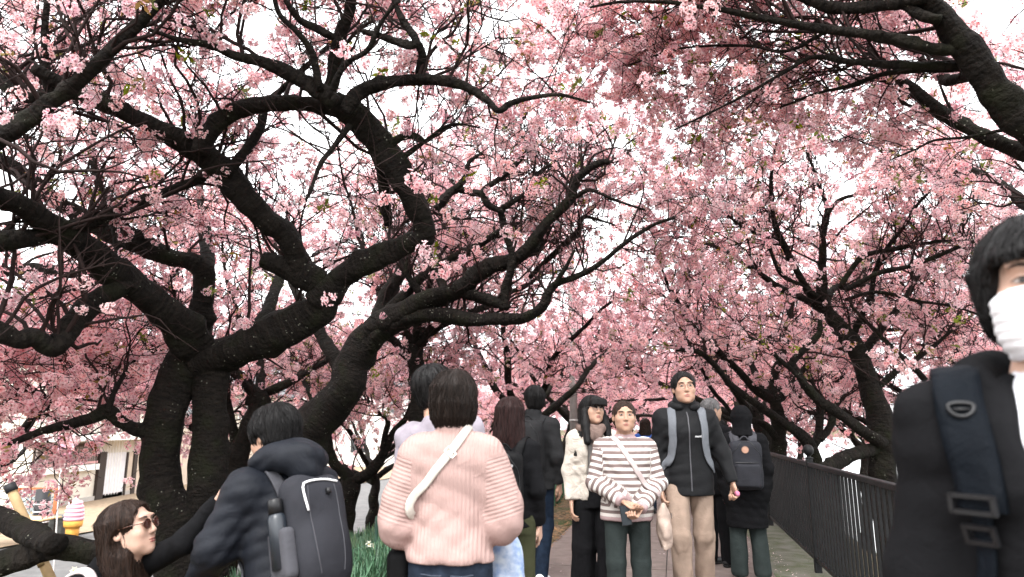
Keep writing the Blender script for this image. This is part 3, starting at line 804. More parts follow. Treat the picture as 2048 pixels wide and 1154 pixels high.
# tree K: further along the railing
K = traced([
    ('trunk', [(1560, 990, 30), (1559, 930, 28), (1558, 880, 27), (1557, 840, 26), (1548, 800, 22)], 12.0, 12.0),
    ('trunk', [(1632, 950, 30), (1628, 920, 28), (1619, 890, 25), (1597, 866, 22), (1568, 847, 17), (1532, 821, 15), (1496, 796, 14), (1459, 767, 13), (1436, 738, 12), (1400, 705, 10), (1352, 700, 7)], 11.0, 10.4),
    ('branch', [(1622, 900, 18), (1636, 870, 17), (1640, 830, 15), (1634, 790, 11), (1620, 760, 8)], 11.0, 11.2),
    ('branch', [(1470, 836, 8), (1454, 814, 8), (1423, 778, 8), (1410, 749, 7), (1395, 720, 5)], 11.5, 11.2),
    ('branch', [(1556, 880, 14), (1530, 850, 14), (1500, 840, 12), (1470, 836, 9)], 12.0, 11.6),
    ('branch', [(1640, 880, 14), (1662, 850, 14), (1668, 820, 11), (1690, 790, 8)], 11.0, 11.4),
], .06)
K[0] = to_ground(K[0], 1.3); K[1] = to_ground(K[1], 1.3)
fK = PY(1550, 805, 12.0)
K += [auto_limb(fK, R(-80), R(45), 3.4, .08, .015, 41), auto_limb(fK, R(10), R(50), 3.4, .08, .015, 42), auto_limb(fK, R(70), R(40), 3.2, .07, .015, 43), auto_limb(fK, R(-30), R(35), 3.2, .07, .015, 44)]
locK = (float(K[0][1][0][0]), float(K[0][1][0][1]), float(ground_z(K[0][1][0][0], K[0][1][0][1])))
blossom_tree('cherry tree with upright grey-brown trunk behind the finial posts of the railing', locK, K, 105, 170, 1000, 2800, up=.35, away=.05, single=0, leafp=.15)

# tree C: seen between B and the couple in lavender and pink
C_ = traced([
    ('trunk', [(838, 860, 38), (840, 800, 36), (837, 754, 33), (828, 712, 30), (830, 690, 26)], 12.0, 12.0),
    ('branch', [(826, 716, 20), (809, 706, 19), (789, 682, 16), (771, 675, 12), (745, 676, 8)], 12.0, 11.6),
    ('branch', [(830, 696, 20), (851, 675, 20), (865, 657, 18), (893, 643, 14), (930, 640, 9)], 12.0, 11.8),
], .06)
C_[0] = to_ground(C_[0], 1.4)
fC = PY(830, 690, 12.0)
C_ += [auto_limb(fC, R(80), R(35), 4.0, .08, .015, 51), auto_limb(fC, R(20), R(45), 4.0, .08, .015, 52), auto_limb(fC, R(-60), R(40), 3.5, .08, .015, 53), auto_limb(fC, R(150), R(45), 3.2, .07, .015, 54)]
locC = tuple(float(v) for v in C_[0][1][0])
blossom_tree('slimmer forked cherry tree behind the man in the lavender shirt', (locC[0], locC[1], float(ground_z(locC[0], locC[1]))), C_, 106, 170, 1000, 2800, up=.4, away=.05, leafp=.12)

# tree F and tree G: behind the couple
F_ = traced([
    ('trunk', [(455, 1010, 46), (462, 960, 44), (480, 900, 42), (500, 850, 42), (520, 815, 42), (516, 788, 40)], 11.5, 11.5),
    ('branch', [(474, 900, 18), (466, 860, 18), (462, 830, 15), (452, 790, 10), (440, 750, 7)], 11.5, 11.5),
], .06)
F_[0] = to_ground(F_[0], 1.4)
fF = PY(516, 792, 11.5)
F_ += [auto_limb(fF, R(-80), R(40), 3.6, .10, .015, 61), auto_limb(fF, R(0), R(40), 3.6, .09, .015, 62), auto_limb(fF, R(80), R(45), 3.2, .08, .015, 63), auto_limb(fF, R(-140), R(50), 3.0, .08, .015, 64)]
locF = tuple(float(v) for v in F_[0][1][0])
blossom_tree('stocky mossy cherry tree standing behind the head of the man in the navy jacket', (locF[0], locF[1], float(ground_z(locF[0], locF[1]))), F_, 107, 170, 1000, 2800, up=.4, away=.05, leafp=.12)

G_ = traced([
    ('trunk', [(686, 1022, 44), (692, 1000, 38), (700, 975, 36), (704, 955, 34)], 13.0, 13.0),
    ('branch', [(702, 962, 26), (690, 945, 25), (672, 932, 22), (660, 905, 19), (655, 870, 15), (640, 830, 11), (640, 780, 7)], 13.0, 12.8),
    ('branch', [(704, 965, 26), (720, 956, 25), (737, 948, 23), (758, 922, 20), (772, 895, 16), (790, 860, 13), (820, 830, 9)], 13.0, 12.6),
    ('branch', [(764, 912, 14), (770, 870, 11), (775, 840, 10), (750, 820, 8), (735, 800, 6)], 12.8, 12.4),
], .06)
G_[0] = to_ground(G_[0], 1.3)
fG = PY(704, 955, 13.0)
G_ += [auto_limb(PY(640, 830, 12.8), R(-50), R(45), 3.2, .06, .012, 71), auto_limb(PY(785, 870, 12.7), R(60), R(40), 3.2, .06, .012, 72), auto_limb(PY(655, 870, 12.8), R(0), R(60), 3.4, .06, .012, 73)]
locG = tuple(float(v) for v in G_[0][1][0])
blossom_tree('low cherry tree with wide V-shaped fork rising from the narcissus bed', (locG[0], locG[1], float(ground_z(locG[0], locG[1]))), G_, 108, 150, 900, 2600, up=.3, away=.05, leafp=.2)

# tree N: beside the photographer on the left, its low limb rests on a prop
NN = traced([
    ('trunk', [(-700, 1150, 120), (-640, 900, 110), (-560, 700, 100), (-480, 560, 90)], 4.3, 4.2),
    ('branch', [(-620, 1000, 80), (-300, 1150, 70), (-100, 1155, 58), (0, 1130, 48), (50, 1113, 46), (85, 1098, 48), (130, 1092, 50), (180, 1104, 50), (240, 1122, 44), (300, 1150, 34)], 4.3, 4.9),
    ('branch', [(110, 1090, 44), (80, 1076, 44), (40, 1056, 42), (0, 1034, 40), (-40, 1010, 34), (-90, 960, 26)], 4.6, 5.3),
], .05)
NN[0] = to_ground(NN[0], 1.4)
fN = PY(-480, 560, 4.2)
NN += [auto_limb(fN, R(40), R(38), 3.6, .11, .02, 81), auto_limb(fN, R(75), R(40), 3.8, .10, .02, 82), auto_limb(fN, R(0), R(40), 3.4, .10, .02, 83), auto_limb(fN, R(130), R(42), 3.6, .10, .02, 84), auto_limb(fN, R(-90), R(45), 3.4, .10, .02, 85)]
locN = tuple(float(v) for v in NN[0][1][0])
blossom_tree('cherry tree whose low knotty limb crosses in front of the ice cream cone', (locN[0], locN[1], float(ground_z(locN[0], locN[1]))), NN, 109, 150, 900, 2600, single=120, up=.9, away=.2, dens=.7,
             extra=lambda P: ~((P[:, 2] < 2.9) & (P[:, 0] > -3.8)))

# rows of trees further along both banks
def row_tree(x, y, seed, lean, label, h=1.9, n=5, sc=1.0, q=(150, 900, 2600), near=False, reach=4.6, wash=1.0, up=.35):
    rng = np.random.default_rng(seed)
    g = float(ground_z(x, y)); n_t = 7
    P = np.zeros((n_t, 4))
    tgt = np.array([x + lean[0], y + lean[1], g + h])
    for i in range(n_t):
        t = i / (n_t - 1); P[i, :3] = np.array([x, y, g - .1]) * (1 - t) + tgt * t + np.array([*rng.normal(0, .05, 2), 0]) * (0 < i)
        P[i, 3] = .24 * sc * (1.35 if i == 0 else 1.0) * (1 - .25 * t)
    Cc = catmull(P, .12); L = [('trunk', Cc[:, :3], Cc[:, 3])]
    for k in range(n):
        az = 2 * math.pi * k / n + rng.uniform(-.4, .4)
        L.append(auto_limb(tgt - np.array([0, 0, rng.uniform(0, .3)]), az, R(rng.uniform(28, 52)), reach * rng.uniform(.85, 1.15), .13 * sc, .02, seed * 10 + k, wig=.17, lift=-.01))
    return blossom_tree(label, (x, y, g), L, seed, q[0], q[1], q[2], near=near, group=None, up=up, away=0, wash=wash, leafp=.1, dens=.72)

LEFT_ROW = [(15.5, -2.4), (20.5, -2.0), (26.0, -2.4), (32.0, -2.2), (39.0, -2.4), (47.0, -2.3), (57.0, -2.3), (70.0, -2.3)]
RIGHT_ROW = [(17.0, 1.3), (22.5, 1.5), (28.5, 1.4), (35.0, 1.6), (42.0, 1.4), (50.0, 1.5), (61.0, 1.5), (74.0, 1.5)]
WORDS = ['first', 'second', 'third', 'fourth', 'fifth', 'sixth', 'seventh', 'eighth']
for k, (s_, w_) in enumerate(LEFT_ROW):
    p = path_pt(s_, w_); row_tree(p[0], p[1], 200 + k, (.7 * PNRM[0], .7 * PNRM[1]), 'blossoming cherry tree in the town-side row, %s one past the narcissus bed' % WORDS[k], wash=1.0 + .06 * k, sc=.75, up=.2, q=(150, 1000, 2800))
for k, (s_, w_) in enumerate(RIGHT_ROW):
    p = path_pt(s_, PWID + w_); row_tree(p[0], p[1], 300 + k, (-.7 * PNRM[0], -.7 * PNRM[1]), 'blossoming cherry tree in the river-side row, %s one past the hooded woman' % WORDS[k], wash=1.0 + .06 * k, h=2.4, sc=.75, up=.2, q=(150, 1000, 2800))
# lower trees on the town-side slope and on the river bank, their crowns hang to eye level
SLOPE = [(11.5, -5.6, 1.6), (17.0, -6.0, 1.7), (24.0, -6.2, 1.8), (7.0, -7.2, 1.9), (33.0, -6.0, 1.9)]
for k, (s_, w_, h_) in enumerate(SLOPE):
    p = path_pt(s_, w_); row_tree(p[0], p[1], 400 + k, (0, 0), 'low spreading cherry tree at the foot of the bank beside the street, %s along' % WORDS[k], h=h_, sc=.6, up=.1, q=(150, 1000, 3000), reach=3.6)
BANK = [(13.5, 3.2, 2.6), (20.0, 3.4, 2.6), (29.0, 3.3, 2.8)]
for k, (s_, w_, h_) in enumerate(BANK):
    p = path_pt(s_, PWID + w_); row_tree(p[0], p[1], 420 + k, (.3, 0), 'low cherry tree on the river bank slope below the railing, %s along' % WORDS[k], h=h_, sc=.6, up=.05, q=(150, 1000, 3000), reach=3.6)
for k in range(7):
    p = path_pt(30 + 17 * k, 66 + 2 * (k % 2)); row_tree(p[0], p[1], 440 + k, (0, 0), 'distant cherry tree on the far bank of the river', h=1.8, sc=.9, up=.2, q=(110, 600, 1500), reach=5.5, wash=1.9)['group'] = 'trees on the far bank'
# ------------------------------------------------------------------ black railing on the river side
IRON = mat('black_iron', (.0065, .0065, .007), rough=.5, noise=(30, .3), spec=.22, bump=(60, .15))
FW = PWID + .06
s_posts = [s for s in np.arange(-1.4, 34, 2.45)]
# a post stands where the photograph shows one (ball finial at 1617,905)
_d = ray(1617, 905); _k = None
for _t in np.arange(1, 15, .01):
    _p = CAMP + _d * _t
    if path_sw(_p[0], _p[1])[1] > FW: _k = path_sw(_p[0], _p[1])[0]; break
s_posts = [_k + 3.25 * i for i in range(-3, 9)]
fence = empty('railing', path_pt(s_posts[0], FW, 0), -R(13))
tag(fence, 'black iron railing with ball finials between the path and the river', 'railing')
def FL(s, dz, dw=0.0): return (dw, s - s_posts[0], dz)      # railing's own frame: y along it
q = MB(); q.box((0, 0, .52), (.062, .062, 1.06)); tmp = q.build('post', IRON, bevel=.004); post_me = tmp.data; bpy.data.objects.remove(tmp)
q = MB(); q.lathe([(.020, 0), (.040, .004), (.040, .012), (.020, .018), (.018, .03), (.034, .042), (.047, .062), (.052, .085), (.047, .108), (.034, .127), (.014, .137)], n=18); tmp = q.build('finial', IRON, smooth=True); fin_me = tmp.data; bpy.data.objects.remove(tmp)
q = MB(); q.box((0, 0, 0), (.018, .034, .86)); tmp = q.build('baluster', IRON); bal_me = tmp.data; bpy.data.objects.remove(tmp)
nb = 0
for i, s in enumerate(s_posts):
    o = bpy.data.objects.new('post', post_me); link(o, fence); o.location = FL(s, 0); 
    m = o.modifiers.new('bevel', 'BEVEL'); m.width = .005; m.segments = 2
    f = bpy.data.objects.new('finial', fin_me); link(f, o); f.location = (0, 0, 1.05)
    if i < len(s_posts) - 1:
        s1 = s_posts[i + 1]; mid = (s + s1) / 2
        r = MB(); r.box(FL(mid, 1.0), (.052, s1 - s - .066, .042)); r.build('rail', IRON, fence, bevel=.008)
        r = MB(); r.box(FL(mid, .13), (.036, s1 - s - .066, .036)); r.build('rail', IRON, fence)
        kk = 27
        for j in range(1, kk):
            if nb >= 262: break
            o = bpy.data.objects.new('baluster', bal_me); link(o, fence); o.location = FL(s + (s1 - s) * j / kk, .566); nb += 1

MOSSY = mat('mossy_concrete', (.055, .064, .030), rough=.95, noise=(5, .3), bump=(60, .5), color2=(.125, .115, .10))
kb = sheet_ws('kerb', np.array([PWID - .36, PWID + .34]), np.arange(-6, 40, .5), lambda X, Y: np.full_like(X, .009), MOSSY); tag(kb, kind='structure')

# fallen petals on the path
def scatter_flat(name, n, fn, size, m, seed):
    rng = np.random.default_rng(seed); P = fn(rng, n); a = rng.uniform(0, 6.28, n); L = size * rng.uniform(.6, 1.3, n)
    e = np.stack([np.cos(a), np.sin(a), rng.uniform(-.15, .3, n)], 1); s = np.stack([-np.sin(a), np.cos(a), rng.uniform(-.1, .2, n)], 1)
    V = np.stack([P - e * L[:, None] * .5, P + s * L[:, None] * .33, P + e * L[:, None] * .5, P - s * L[:, None] * .33], 1).reshape(-1, 3)
    Q = np.arange(n * 4).reshape(-1, 4)
    o = mesh_obj(name, V, Q, m, smooth=False); o['kind'] = 'stuff'; return o
def petal_pos(rng, n):
    s = rng.uniform(0, 22, n); e = rng.random(n) < .72
    w = np.where(e, PWID - .15 - np.abs(rng.normal(0, .22, n)), rng.uniform(0, PWID, n))
    p = PL0 + PDIR * s[:, None] + PNRM * w[:, None]
    return np.column_stack([p, np.full(n, .016)])
FALLEN = mat('fallen_petal', (.62, .46, .46), rough=.8, noise=(3, .25))
tag(scatter_flat('fallen_petals', 1500, petal_pos, .017, FALLEN, 4), 'pale fallen petals scattered along the edge of the path', 'petals')
DRY = mat('dry_leaf', (.22, .12, .055), rough=.9, noise=(2, .5))
def leaf_pos(rng, n):
    s = rng.uniform(2, 22, n); w = -rng.uniform(-.05, 1, n) ** 1.5 * 1.8
    w = np.nan_to_num(w, nan=.03)
    p = PL0 + PDIR * s[:, None] + PNRM * w[:, None]
    return np.column_stack([p, np.maximum(ground_z(p[:, 0], p[:, 1]), -.02) + .025])
tag(scatter_flat('dry_leaves', 6000, leaf_pos, .05, DRY, 6), 'dry brown leaves lying on the left verge of the path', 'leaves')

# ------------------------------------------------------------------ narcissus bed on the bank
def blade_mesh(name, seed, n, h):
    rng = np.random.default_rng(seed); V = []; Q = []
    for _ in range(n):
        a = rng.uniform(0, 6.28); d = np.array([math.cos(a), math.sin(a), 0]); s = np.array([-d[1], d[0], 0]); c = np.array([*rng.normal(0, .05, 2), 0])
        L = h * rng.uniform(.7, 1.2); bend = rng.uniform(.1, .6); w = .0065; b = len(V)
        for k in range(5):
            t = k / 4; p = c + d * (L * bend * t * t) + np.array([0, 0, L * (t - .35 * bend * t * t)]); ww = w * (1 - .75 * t ** 3)
            V += [p - s * ww, p + s * ww]
        for k in range(4): Q.append([b + 2 * k, b + 2 * k + 1, b + 2 * k + 3, b + 2 * k + 2])
    me = mesh_np(name, np.array(V), np.array(Q)); return me
def leafy(name, col, tr=.35):
    m = bpy.data.materials.new(name); m.use_nodes = True; t = m.node_tree; b = t.nodes['Principled BSDF']
    oi = t.nodes.new('ShaderNodeObjectInfo'); mr = t.nodes.new('ShaderNodeMapRange'); mr.inputs['To Min'].default_value = .6; mr.inputs['To Max'].default_value = 1.4
    hs = t.nodes.new('ShaderNodeHueSaturation'); hs.inputs['Color'].default_value = (*col, 1)
    t.links.new(oi.outputs['Random'], mr.inputs[0]); t.links.new(mr.outputs[0], hs.inputs['Value']); t.links.new(hs.outputs[0], b.inputs['Base Color'])
    b.inputs['Roughness'].default_value = .5; b.inputs['Specular IOR Level'].default_value = .35
    return m
NARC = leafy('narcissus_leaf', (.045, .105, .055)); NARC2 = leafy('narcissus_leaf_light', (.085, .14, .06))
clumps = []
for i in range(4):
    me = blade_mesh('narcissus_clump', 70 + i, 20, .36); me.materials.append(NARC if i < 3 else NARC2); clumps.append(me)
GN_NARC = instance_group('narcissus', clumps)
rng = np.random.default_rng(77); n = 5200
s_ = rng.uniform(4.2, 18, n); w_ = -rng.uniform(.75, 4.0, n)
pp = PL0 + PDIR * s_[:, None] + PNRM * w_[:, None]
P = np.column_stack([pp, ground_z(pp[:, 0], pp[:, 1]) - .01])
me = bpy.data.meshes.new('narcissus_leaves'); me.vertices.add(n); me.vertices.foreach_set('co', P.astype(np.float32).ravel())
a = me.attributes.new('rot', 'FLOAT_VECTOR', 'POINT'); rr = np.zeros((n, 3)); rr[:, 2] = rng.uniform(0, 6.28, n); a.data.foreach_set('vector', rr.astype(np.float32).ravel())
a = me.attributes.new('scl', 'FLOAT', 'POINT'); a.data.foreach_set('value', rng.uniform(.7, 1.25, n).astype(np.float32))
a = me.attributes.new('pick', 'INT', 'POINT'); a.data.foreach_set('value', rng.integers(0, 4, n).astype(np.int32))
me.materials.append(NARC)
o = link(bpy.data.objects.new('narcissus_leaves', me)); o.modifiers.new('leaves', 'NODES').node_group = GN_NARC
tag(o, 'dense blue-green narcissus leaves covering the bank beside the path', 'plants', kind='stuff')
# white narcissus flowers that can be told apart
WHITE_F = mat('narcissus_white', (.80, .79, .70), rough=.6); YEL_F = mat('narcissus_cup', (.75, .50, .08), rough=.6)
def narcissus(px, py, Y):
    p = PY(px, py, Y); g = float(ground_z(p[0], p[1])); r = empty('narcissus_flower', (p[0], p[1], g))
    h = p[2] - g
    MB().tube([(0, 0, -.02), (.01, 0, h * .6), (.02, -.01, h)], .004, 6).build('stem', NARC2, r)
    q = MB(); fs = []
    for k in range(6):
        a = k * math.pi / 3; e = np.array([math.cos(a), -.3, math.sin(a)]); s = np.array([-math.sin(a), 0, math.cos(a)]); c = np.array([.02, -.02, h])
        q.add([c, c + e * .02 + s * .013, c + e * .038, c + e * .02 - s * .013], [(0, 1, 2, 3)])
    q.build('petals', WHITE_F, r); MB().tube([(.02, -.02, h), (.02, -.036, h)], [.006, .009], 8).build('cup', YEL_F, r)
    return r
for (px, py, Y) in [(735, 1087, 7.2), (746, 1092, 7.4), (590, 1120, 7.0), (148, 1140, 5.6)]:
    tag(narcissus(px, py, Y), 'small white narcissus flower on a stem among the green leaves', 'flower', 'narcissus flowers')

# low rope fence of thin green stakes in the bed
GREENM = mat('green_stake', (.02, .05, .035), rough=.5)
STK = [(750, 1135, 6.6), (640, 1080, 8.6), (860, 1070, 9.5)]
tops = []
for k, (px, py, Y) in enumerate(STK):
    p = PY(px, py, Y); g = float(ground_z(p[0], p[1])); r = empty('garden_stake', (p[0], p[1], g))
    MB().tube([(0, 0, -.1), (0, 0, .62)], .014, 8).build('rod', GREENM, r); MB().tube([(0, 0, .62), (0, 0, .66)], [.018, .012], 8).build('cap', GREENM, r)
    tag(r, ['dark green stake in the narcissus bed beside the pink sweater', 'dark green stake in the narcissus bed near the navy backpack man', 'dark green stake behind the woman in pink'][k], 'stake')
    tops.append(np.array([p[0], p[1], g + .45]))
for a_, b_ in ((0, 1), (0, 2)):
    t = np.linspace(0, 1, 14)[:, None]; L = tops[a_] * (1 - t) + tops[b_] * t; L[:, 2] -= .10 * np.sin(t[:, 0] * math.pi)
    o = MB().tube(L, .004, 5).build('rope', mat('green_rope', (.05, .12, .09), rough=.8)); tag(o, ['thin green rope strung between stakes towards the cherry trunks', 'thin green rope strung between stakes along the path'][b_ - 1], 'rope')

# ------------------------------------------------------------------ low-lying town side
def FX(px, py, X):              # pixel on the facade plane x = X
    d = ray(px, py); return CAMP + d * (X / d[0])
GZ = -1.40
CREAM = mat('cream_render', (.62, .58, .50), rough=.9, noise=(2, .08)); WHITEW = mat('white_render', (.78, .77, .74), rough=.9, noise=(2, .06))
BEIGE = mat('beige_siding', (.50, .42, .34), rough=.8, noise=(3, .1)); DBROWN = mat('dark_timber', (.035, .025, .02), rough=.7); ROOF = mat('roof_tile', (.09, .09, .095), rough=.7, noise=(4, .25))
GLASS = mat('window_glass', (.03, .035, .04), rough=.08, spec=.8); PANELW = mat('white_shutter', (.60, .60, .62), rough=.7, noise=(6, .06)); RUST = mat('rust_paint', (.36, .12, .05), rough=.7, noise=(12, .25))
BLUEG = mat('blue_grey_wall', (.24, .30, .35), rough=.8, noise=(3, .1)); PINKT = mat('pink_trim', (.55, .30, .30), rough=.7)

XF = -16.2
hA = empty('house', (XF, 32, GZ)); tag(hA, 'cream and beige house with white sliding panels behind the twin-stemmed tree', 'house')
def fbox(nm, m, px0, px1, py0, py1, proud, thick, par=None, bev=0):
    """a panel on facade A: columns px0..px1, rows py0..py1 (rows measured at the left column)"""
    a = FX(px0, py1, XF); b = FX(px1, py1, XF); zt = FX(px0, py0, XF)[2]; zb = a[2]
    q = MB(); q.box((proud - thick / 2, (a[1] + b[1]) / 2 - 32, (zt + zb) / 2 - GZ), (thick, b[1] - a[1], zt - zb)); return q.build(nm, m, par or hA, bevel=bev)
yA0 = FX(60, 950, XF)[1]
q = MB(); q.box((-3.0, (yA0 + 58) / 2 - 32, 2.4), (6.0, 58 - yA0, 4.9)); q.build('wall', CREAM, hA)
q = MB()
for (x0, z0, x1, z1) in ((.5, 4.75, -3, 6.4), (-6.5, 4.75, -3, 6.4)):
    for sgn in (0,):
        q.add([(x0, yA0 - 32.5, z0), (x0, 26.5, z0), (x1, 26.5, z1), (x1, yA0 - 32.5, z1), (x0, yA0 - 32.5, z0 + .15), (x0, 26.5, z0 + .15), (x1, 26.5, z1 + .15), (x1, yA0 - 32.5, z1 + .15)],
              [(0, 1, 2, 3), (4, 7, 6, 5), (0, 4, 5, 1), (1, 5, 6, 2), (2, 6, 7, 3), (3, 7, 4, 0)])
q.build('roof', ROOF, hA)
fbox('plinth', mat('concrete', (.38, .36, .33), rough=.9, noise=(4, .12)), 62, 520, 1012, 1026, .08, .1)
fbox('ledge', WHITEW, 62, 184, 938, 951, .25, .3)
# slatted balcony front
bal = fbox('balcony_backing', mat('brown_wall', (.10, .07, .055), rough=.8), 62, 184, 890, 936, .05, .06)
ya, yb = FX(64, 930, XF)[1], FX(183, 930, XF)[1]; zt, zb = FX(64, 897, XF)[2], FX(64, 934, XF)[2]
for i in range(26):
    y = ya + (yb - ya) * i / 25; q = MB(); q.box((.13, y - 32, (zt + zb) / 2 - GZ), (.06, .09, zt - zb)); q.build('slat', mat('grey_brown_slat', (.20, .165, .15), rough=.8), hA)
fbox('balcony_trim', PINKT, 62, 184, 931, 936, .20, .06)
fbox('door_post', DBROWN, 184, 198, 905, 1004, .12, .14); fbox('shutter', PANELW, 199, 239, 907, 1000, .08, .08)
for i in range(1, 7):
    yy0 = FX(199, 950, XF)[1]; yy1 = FX(239, 950, XF)[1]; y = yy0 + (yy1 - yy0) * i / 7; q = MB(); q.box((.085, y - 32, 1.25), (.02, .03, 2.3)); q.build('shutter_rib', WHITEW, hA)
fbox('door_post', DBROWN, 240, 243, 905, 998, .12, .14); fbox('door_panel', BEIGE, 244, 254, 905, 998, .07, .08); fbox('door_post', DBROWN, 255, 262, 903, 995, .12, .14)
for i in range(22):
    y0 = FX(263, 950, XF)[1] + i * .62
    q = MB(); q.box((.06, y0 + .3 - 32, 1.35), (.05, .58, 2.7)); q.build('siding_board', BEIGE, hA)
fbox('eave', WHITEW, 62, 300, 872, 884, .9, .9)
for i in range(4):
    y0 = FX(263, 950, XF)[1] + 1.5 + i * 3.3; w = MB(); w.box((.10, y0 - 32, 3.75), (.06, 1.3, 1.1)); fr = w.build('window', WHITEW, hA)
    for sg in (-1, 1): g = MB(); g.box((.125, y0 - 32 + sg * .3, 3.75), (.03, .55, .95)); g.build('pane', GLASS, fr)

def simple_house(label, c, size, rz, wallm, storeys, nwin, roofh=1.3):
    h = empty('house', c, rz); tag(h, label, 'house'); sx, sy, sz = size
    MB().box((0, 0, sz / 2), size).build('wall', wallm, h)
    q = MB(); o_ = .5
    q.add([(-sx / 2 - o_, -sy / 2 - o_, sz), (sx / 2 + o_, -sy / 2 - o_, sz), (sx / 2 + o_, sy / 2 + o_, sz), (-sx / 2 - o_, sy / 2 + o_, sz), (0, -sy / 2 - o_, sz + roofh), (0, sy / 2 + o_, sz + roofh)],
          [(0, 3, 2, 1), (0, 1, 4), (2, 3, 5), (1, 2, 5, 4), (3, 0, 4, 5)])
    rf = q.build('roof', ROOF, h)
    for st in range(storeys):
        z = 1.5 + st * 2.8
        for i in range(nwin):
            for face in (0, 1):
                if face == 0: cc = (sx / 2 + .03, -sy / 2 + sy * (i + .5) / nwin, z); d = (.1, 1.3, 1.2); pd = (.05, .58, 1.05); offs = (.04, .31)
                else: cc = (-sx / 2 + sx * (i + .5) / nwin, -sy / 2 - .03, z); d = (1.3, .1, 1.2); pd = (.58, .05, 1.05); offs = (-.04, .31)
                w = MB().box(cc, d).build('window', WHITEW, h)
                for sg in (-1, 1):
                    pc = (cc[0] + offs[0], cc[1] + sg * offs[1], z) if face == 0 else (cc[0] + sg * offs[1], cc[1] + offs[0], z)
                    MB().box(pc, pd).build('pane', GLASS, w)
    return h
simple_house('white two-storey house seen past the V-shaped fork of the low cherry tree', (PY(705, 855, 52)[0], 55, GZ), (7, 8, 5.6), -R(13), WHITEW, 2, 2)
simple_house('blue-grey house at the left behind the lattice fence', (-27, 27.5, GZ), (8, 9, 5.2), R(6), BLUEG, 2, 3)
simple_house('beige house further down the street beyond the white house', (-8, 78, GZ), (9, 9, 5.6), -R(13), BEIGE, 2, 3)

# soft-serve ice cream sign
p = PG(143, 1076, GZ); k_ = np.linalg.norm(p - CAMP) / F * 1.0
H_ = 76 * (p[1] / F) * 1.02
ic = empty('ice_cream_sign', (p[0], p[1], GZ)); tag(ic, 'giant pink soft-serve ice cream cone standing beside the grey block', 'ice cream sign')
WAFER = mat('wafer_orange', (.72, .36, .07), rough=.6, noise=(8, .12)); CREAMP = mat('strawberry_cream', (.78, .42, .50), rough=.45, noise=(4, .06))
u = H_ / 1.0
MB().lathe([(.10 * u, 0), (.14 * u, .02 * u), (.155 * u, .26 * u)], n=20).build('cone', WAFER, ic, smooth=True)
MB().lathe([(.19 * u, .26 * u), (.205 * u, .29 * u), (.215 * u, .40 * u), (.19 * u, .41 * u)], n=20).build('cone_rim', WAFER, ic, smooth=True)
pr = []; n_ = 5
for i in range(n_):
    r0 = .222 * math.sqrt(1 - (i / 5.7) ** 2) * u; z0 = (.41 + .092 * i) * u
    pr += [(r0 * .88, z0), (r0, z0 + .022 * u), (r0 * 1.02, z0 + .05 * u), (r0 * .93, z0 + .08 * u), (r0 * .86, z0 + .09 * u)]
pr += [(.05 * u, .90 * u), (.025 * u, .95 * u), (.008 * u, 1.0 * u)]
MB().lathe(pr, n=24).build('soft_serve', CREAMP, ic, smooth=True)

def px_box(name, m, px0, px1, py0, py1, Y, depth, label, cat, bevel=.01):
    a = PY(px0, py1, Y); b = PY(px1, py0, Y); o = empty(name, ((a[0] + b[0]) / 2, Y, a[2]))
    return a, b, o
p = PG(106, 1074, GZ); Yb = p[1]; a = PY(84, 1074, Yb); b = PY(129, 1038, Yb)
st = empty('planter_block', ((a[0] + b[0]) / 2, Yb, GZ)); tag(st, 'weathered grey concrete block beside the ice cream cone', 'concrete block')
GREYC = mat('weathered_concrete', (.10, .105, .10), rough=.95, noise=(5, .35), bump=(30, .5))
MB().box((0, .2, (b[2] - GZ) / 2), (b[0] - a[0], .5, b[2] - GZ)).build('body', GREYC, st, bevel=.03)
MB().box((0, .2, b[2] - GZ + .03), (b[0] - a[0] + .06, .56, .06)).build('lid', GREYC, st, bevel=.015)
# banded black post
p = PG(77, 1080, GZ); top = PY(88, 978, p[1]); bp_ = empty('banded_post', (p[0], p[1], GZ)); tag(bp_, 'black post with thin white bands in front of the lattice fence', 'post')
BLK = mat('black_wrap', (.02, .02, .022), rough=.6); tp = np.array([top[0] - p[0], 0, top[2] - GZ]); rad_ = 13 * p[1] / F
MB().tube([(0, 0, 0), tuple(tp)], rad_, 12).build('shaft', BLK, bp_, smooth=True)
for t in (.18, .34, .55, .70): c = tp * t; MB().tube([tuple(c), tuple(c + tp * .018)], rad_ * 1.06, 12).build('band', WHITEW, bp_, smooth=True)
# lattice fence with rusty frame
Yl = 19.0; a = PY(30, 1040, Yl); b = PY(116, 975, Yl); lf = empty('lattice_fence', (a[0], Yl, GZ)); tag(lf, 'grey lattice fence panel in a rust-coloured frame', 'fence')
wd = b[0] - a[0]; ht = b[2] - GZ
for (c, d) in (((0, 0, ht / 2), (.08, .08, ht)), ((wd, 0, ht / 2), (.10, .08, ht)), ((wd / 2, 0, ht - .03), (wd - .1, .06, .06)), ((wd / 2, 0, .35), (wd - .1, .06, .06))): MB().box(c, d).build('frame_bar', RUST, lf)
LAT = mat('lattice_grey', (.22, .27, .29), rough=.7)
for sg in (-1, 1):
    for i in range(14):
        x0 = -.6 + i * (wd + 1.0) / 13; x1 = x0 + sg * (ht - .4)
        t0, t1 = 0.0, 1.0
        if x1 != x0:
            lo = (0.05 - x0) / (x1 - x0); hi = (wd - .05 - x0) / (x1 - x0); lo, hi = min(lo, hi), max(lo, hi); t0 = max(0, lo); t1 = min(1, hi)
        if t1 - t0 < .1: continue
        f0 = lambda t: (x0 + (x1 - x0) * t, .012 * sg, .38 + (ht - .44) * t)
        MB().tube([f0(t0), f0(t1)], .018, 4).build('lattice_bar', LAT, lf)
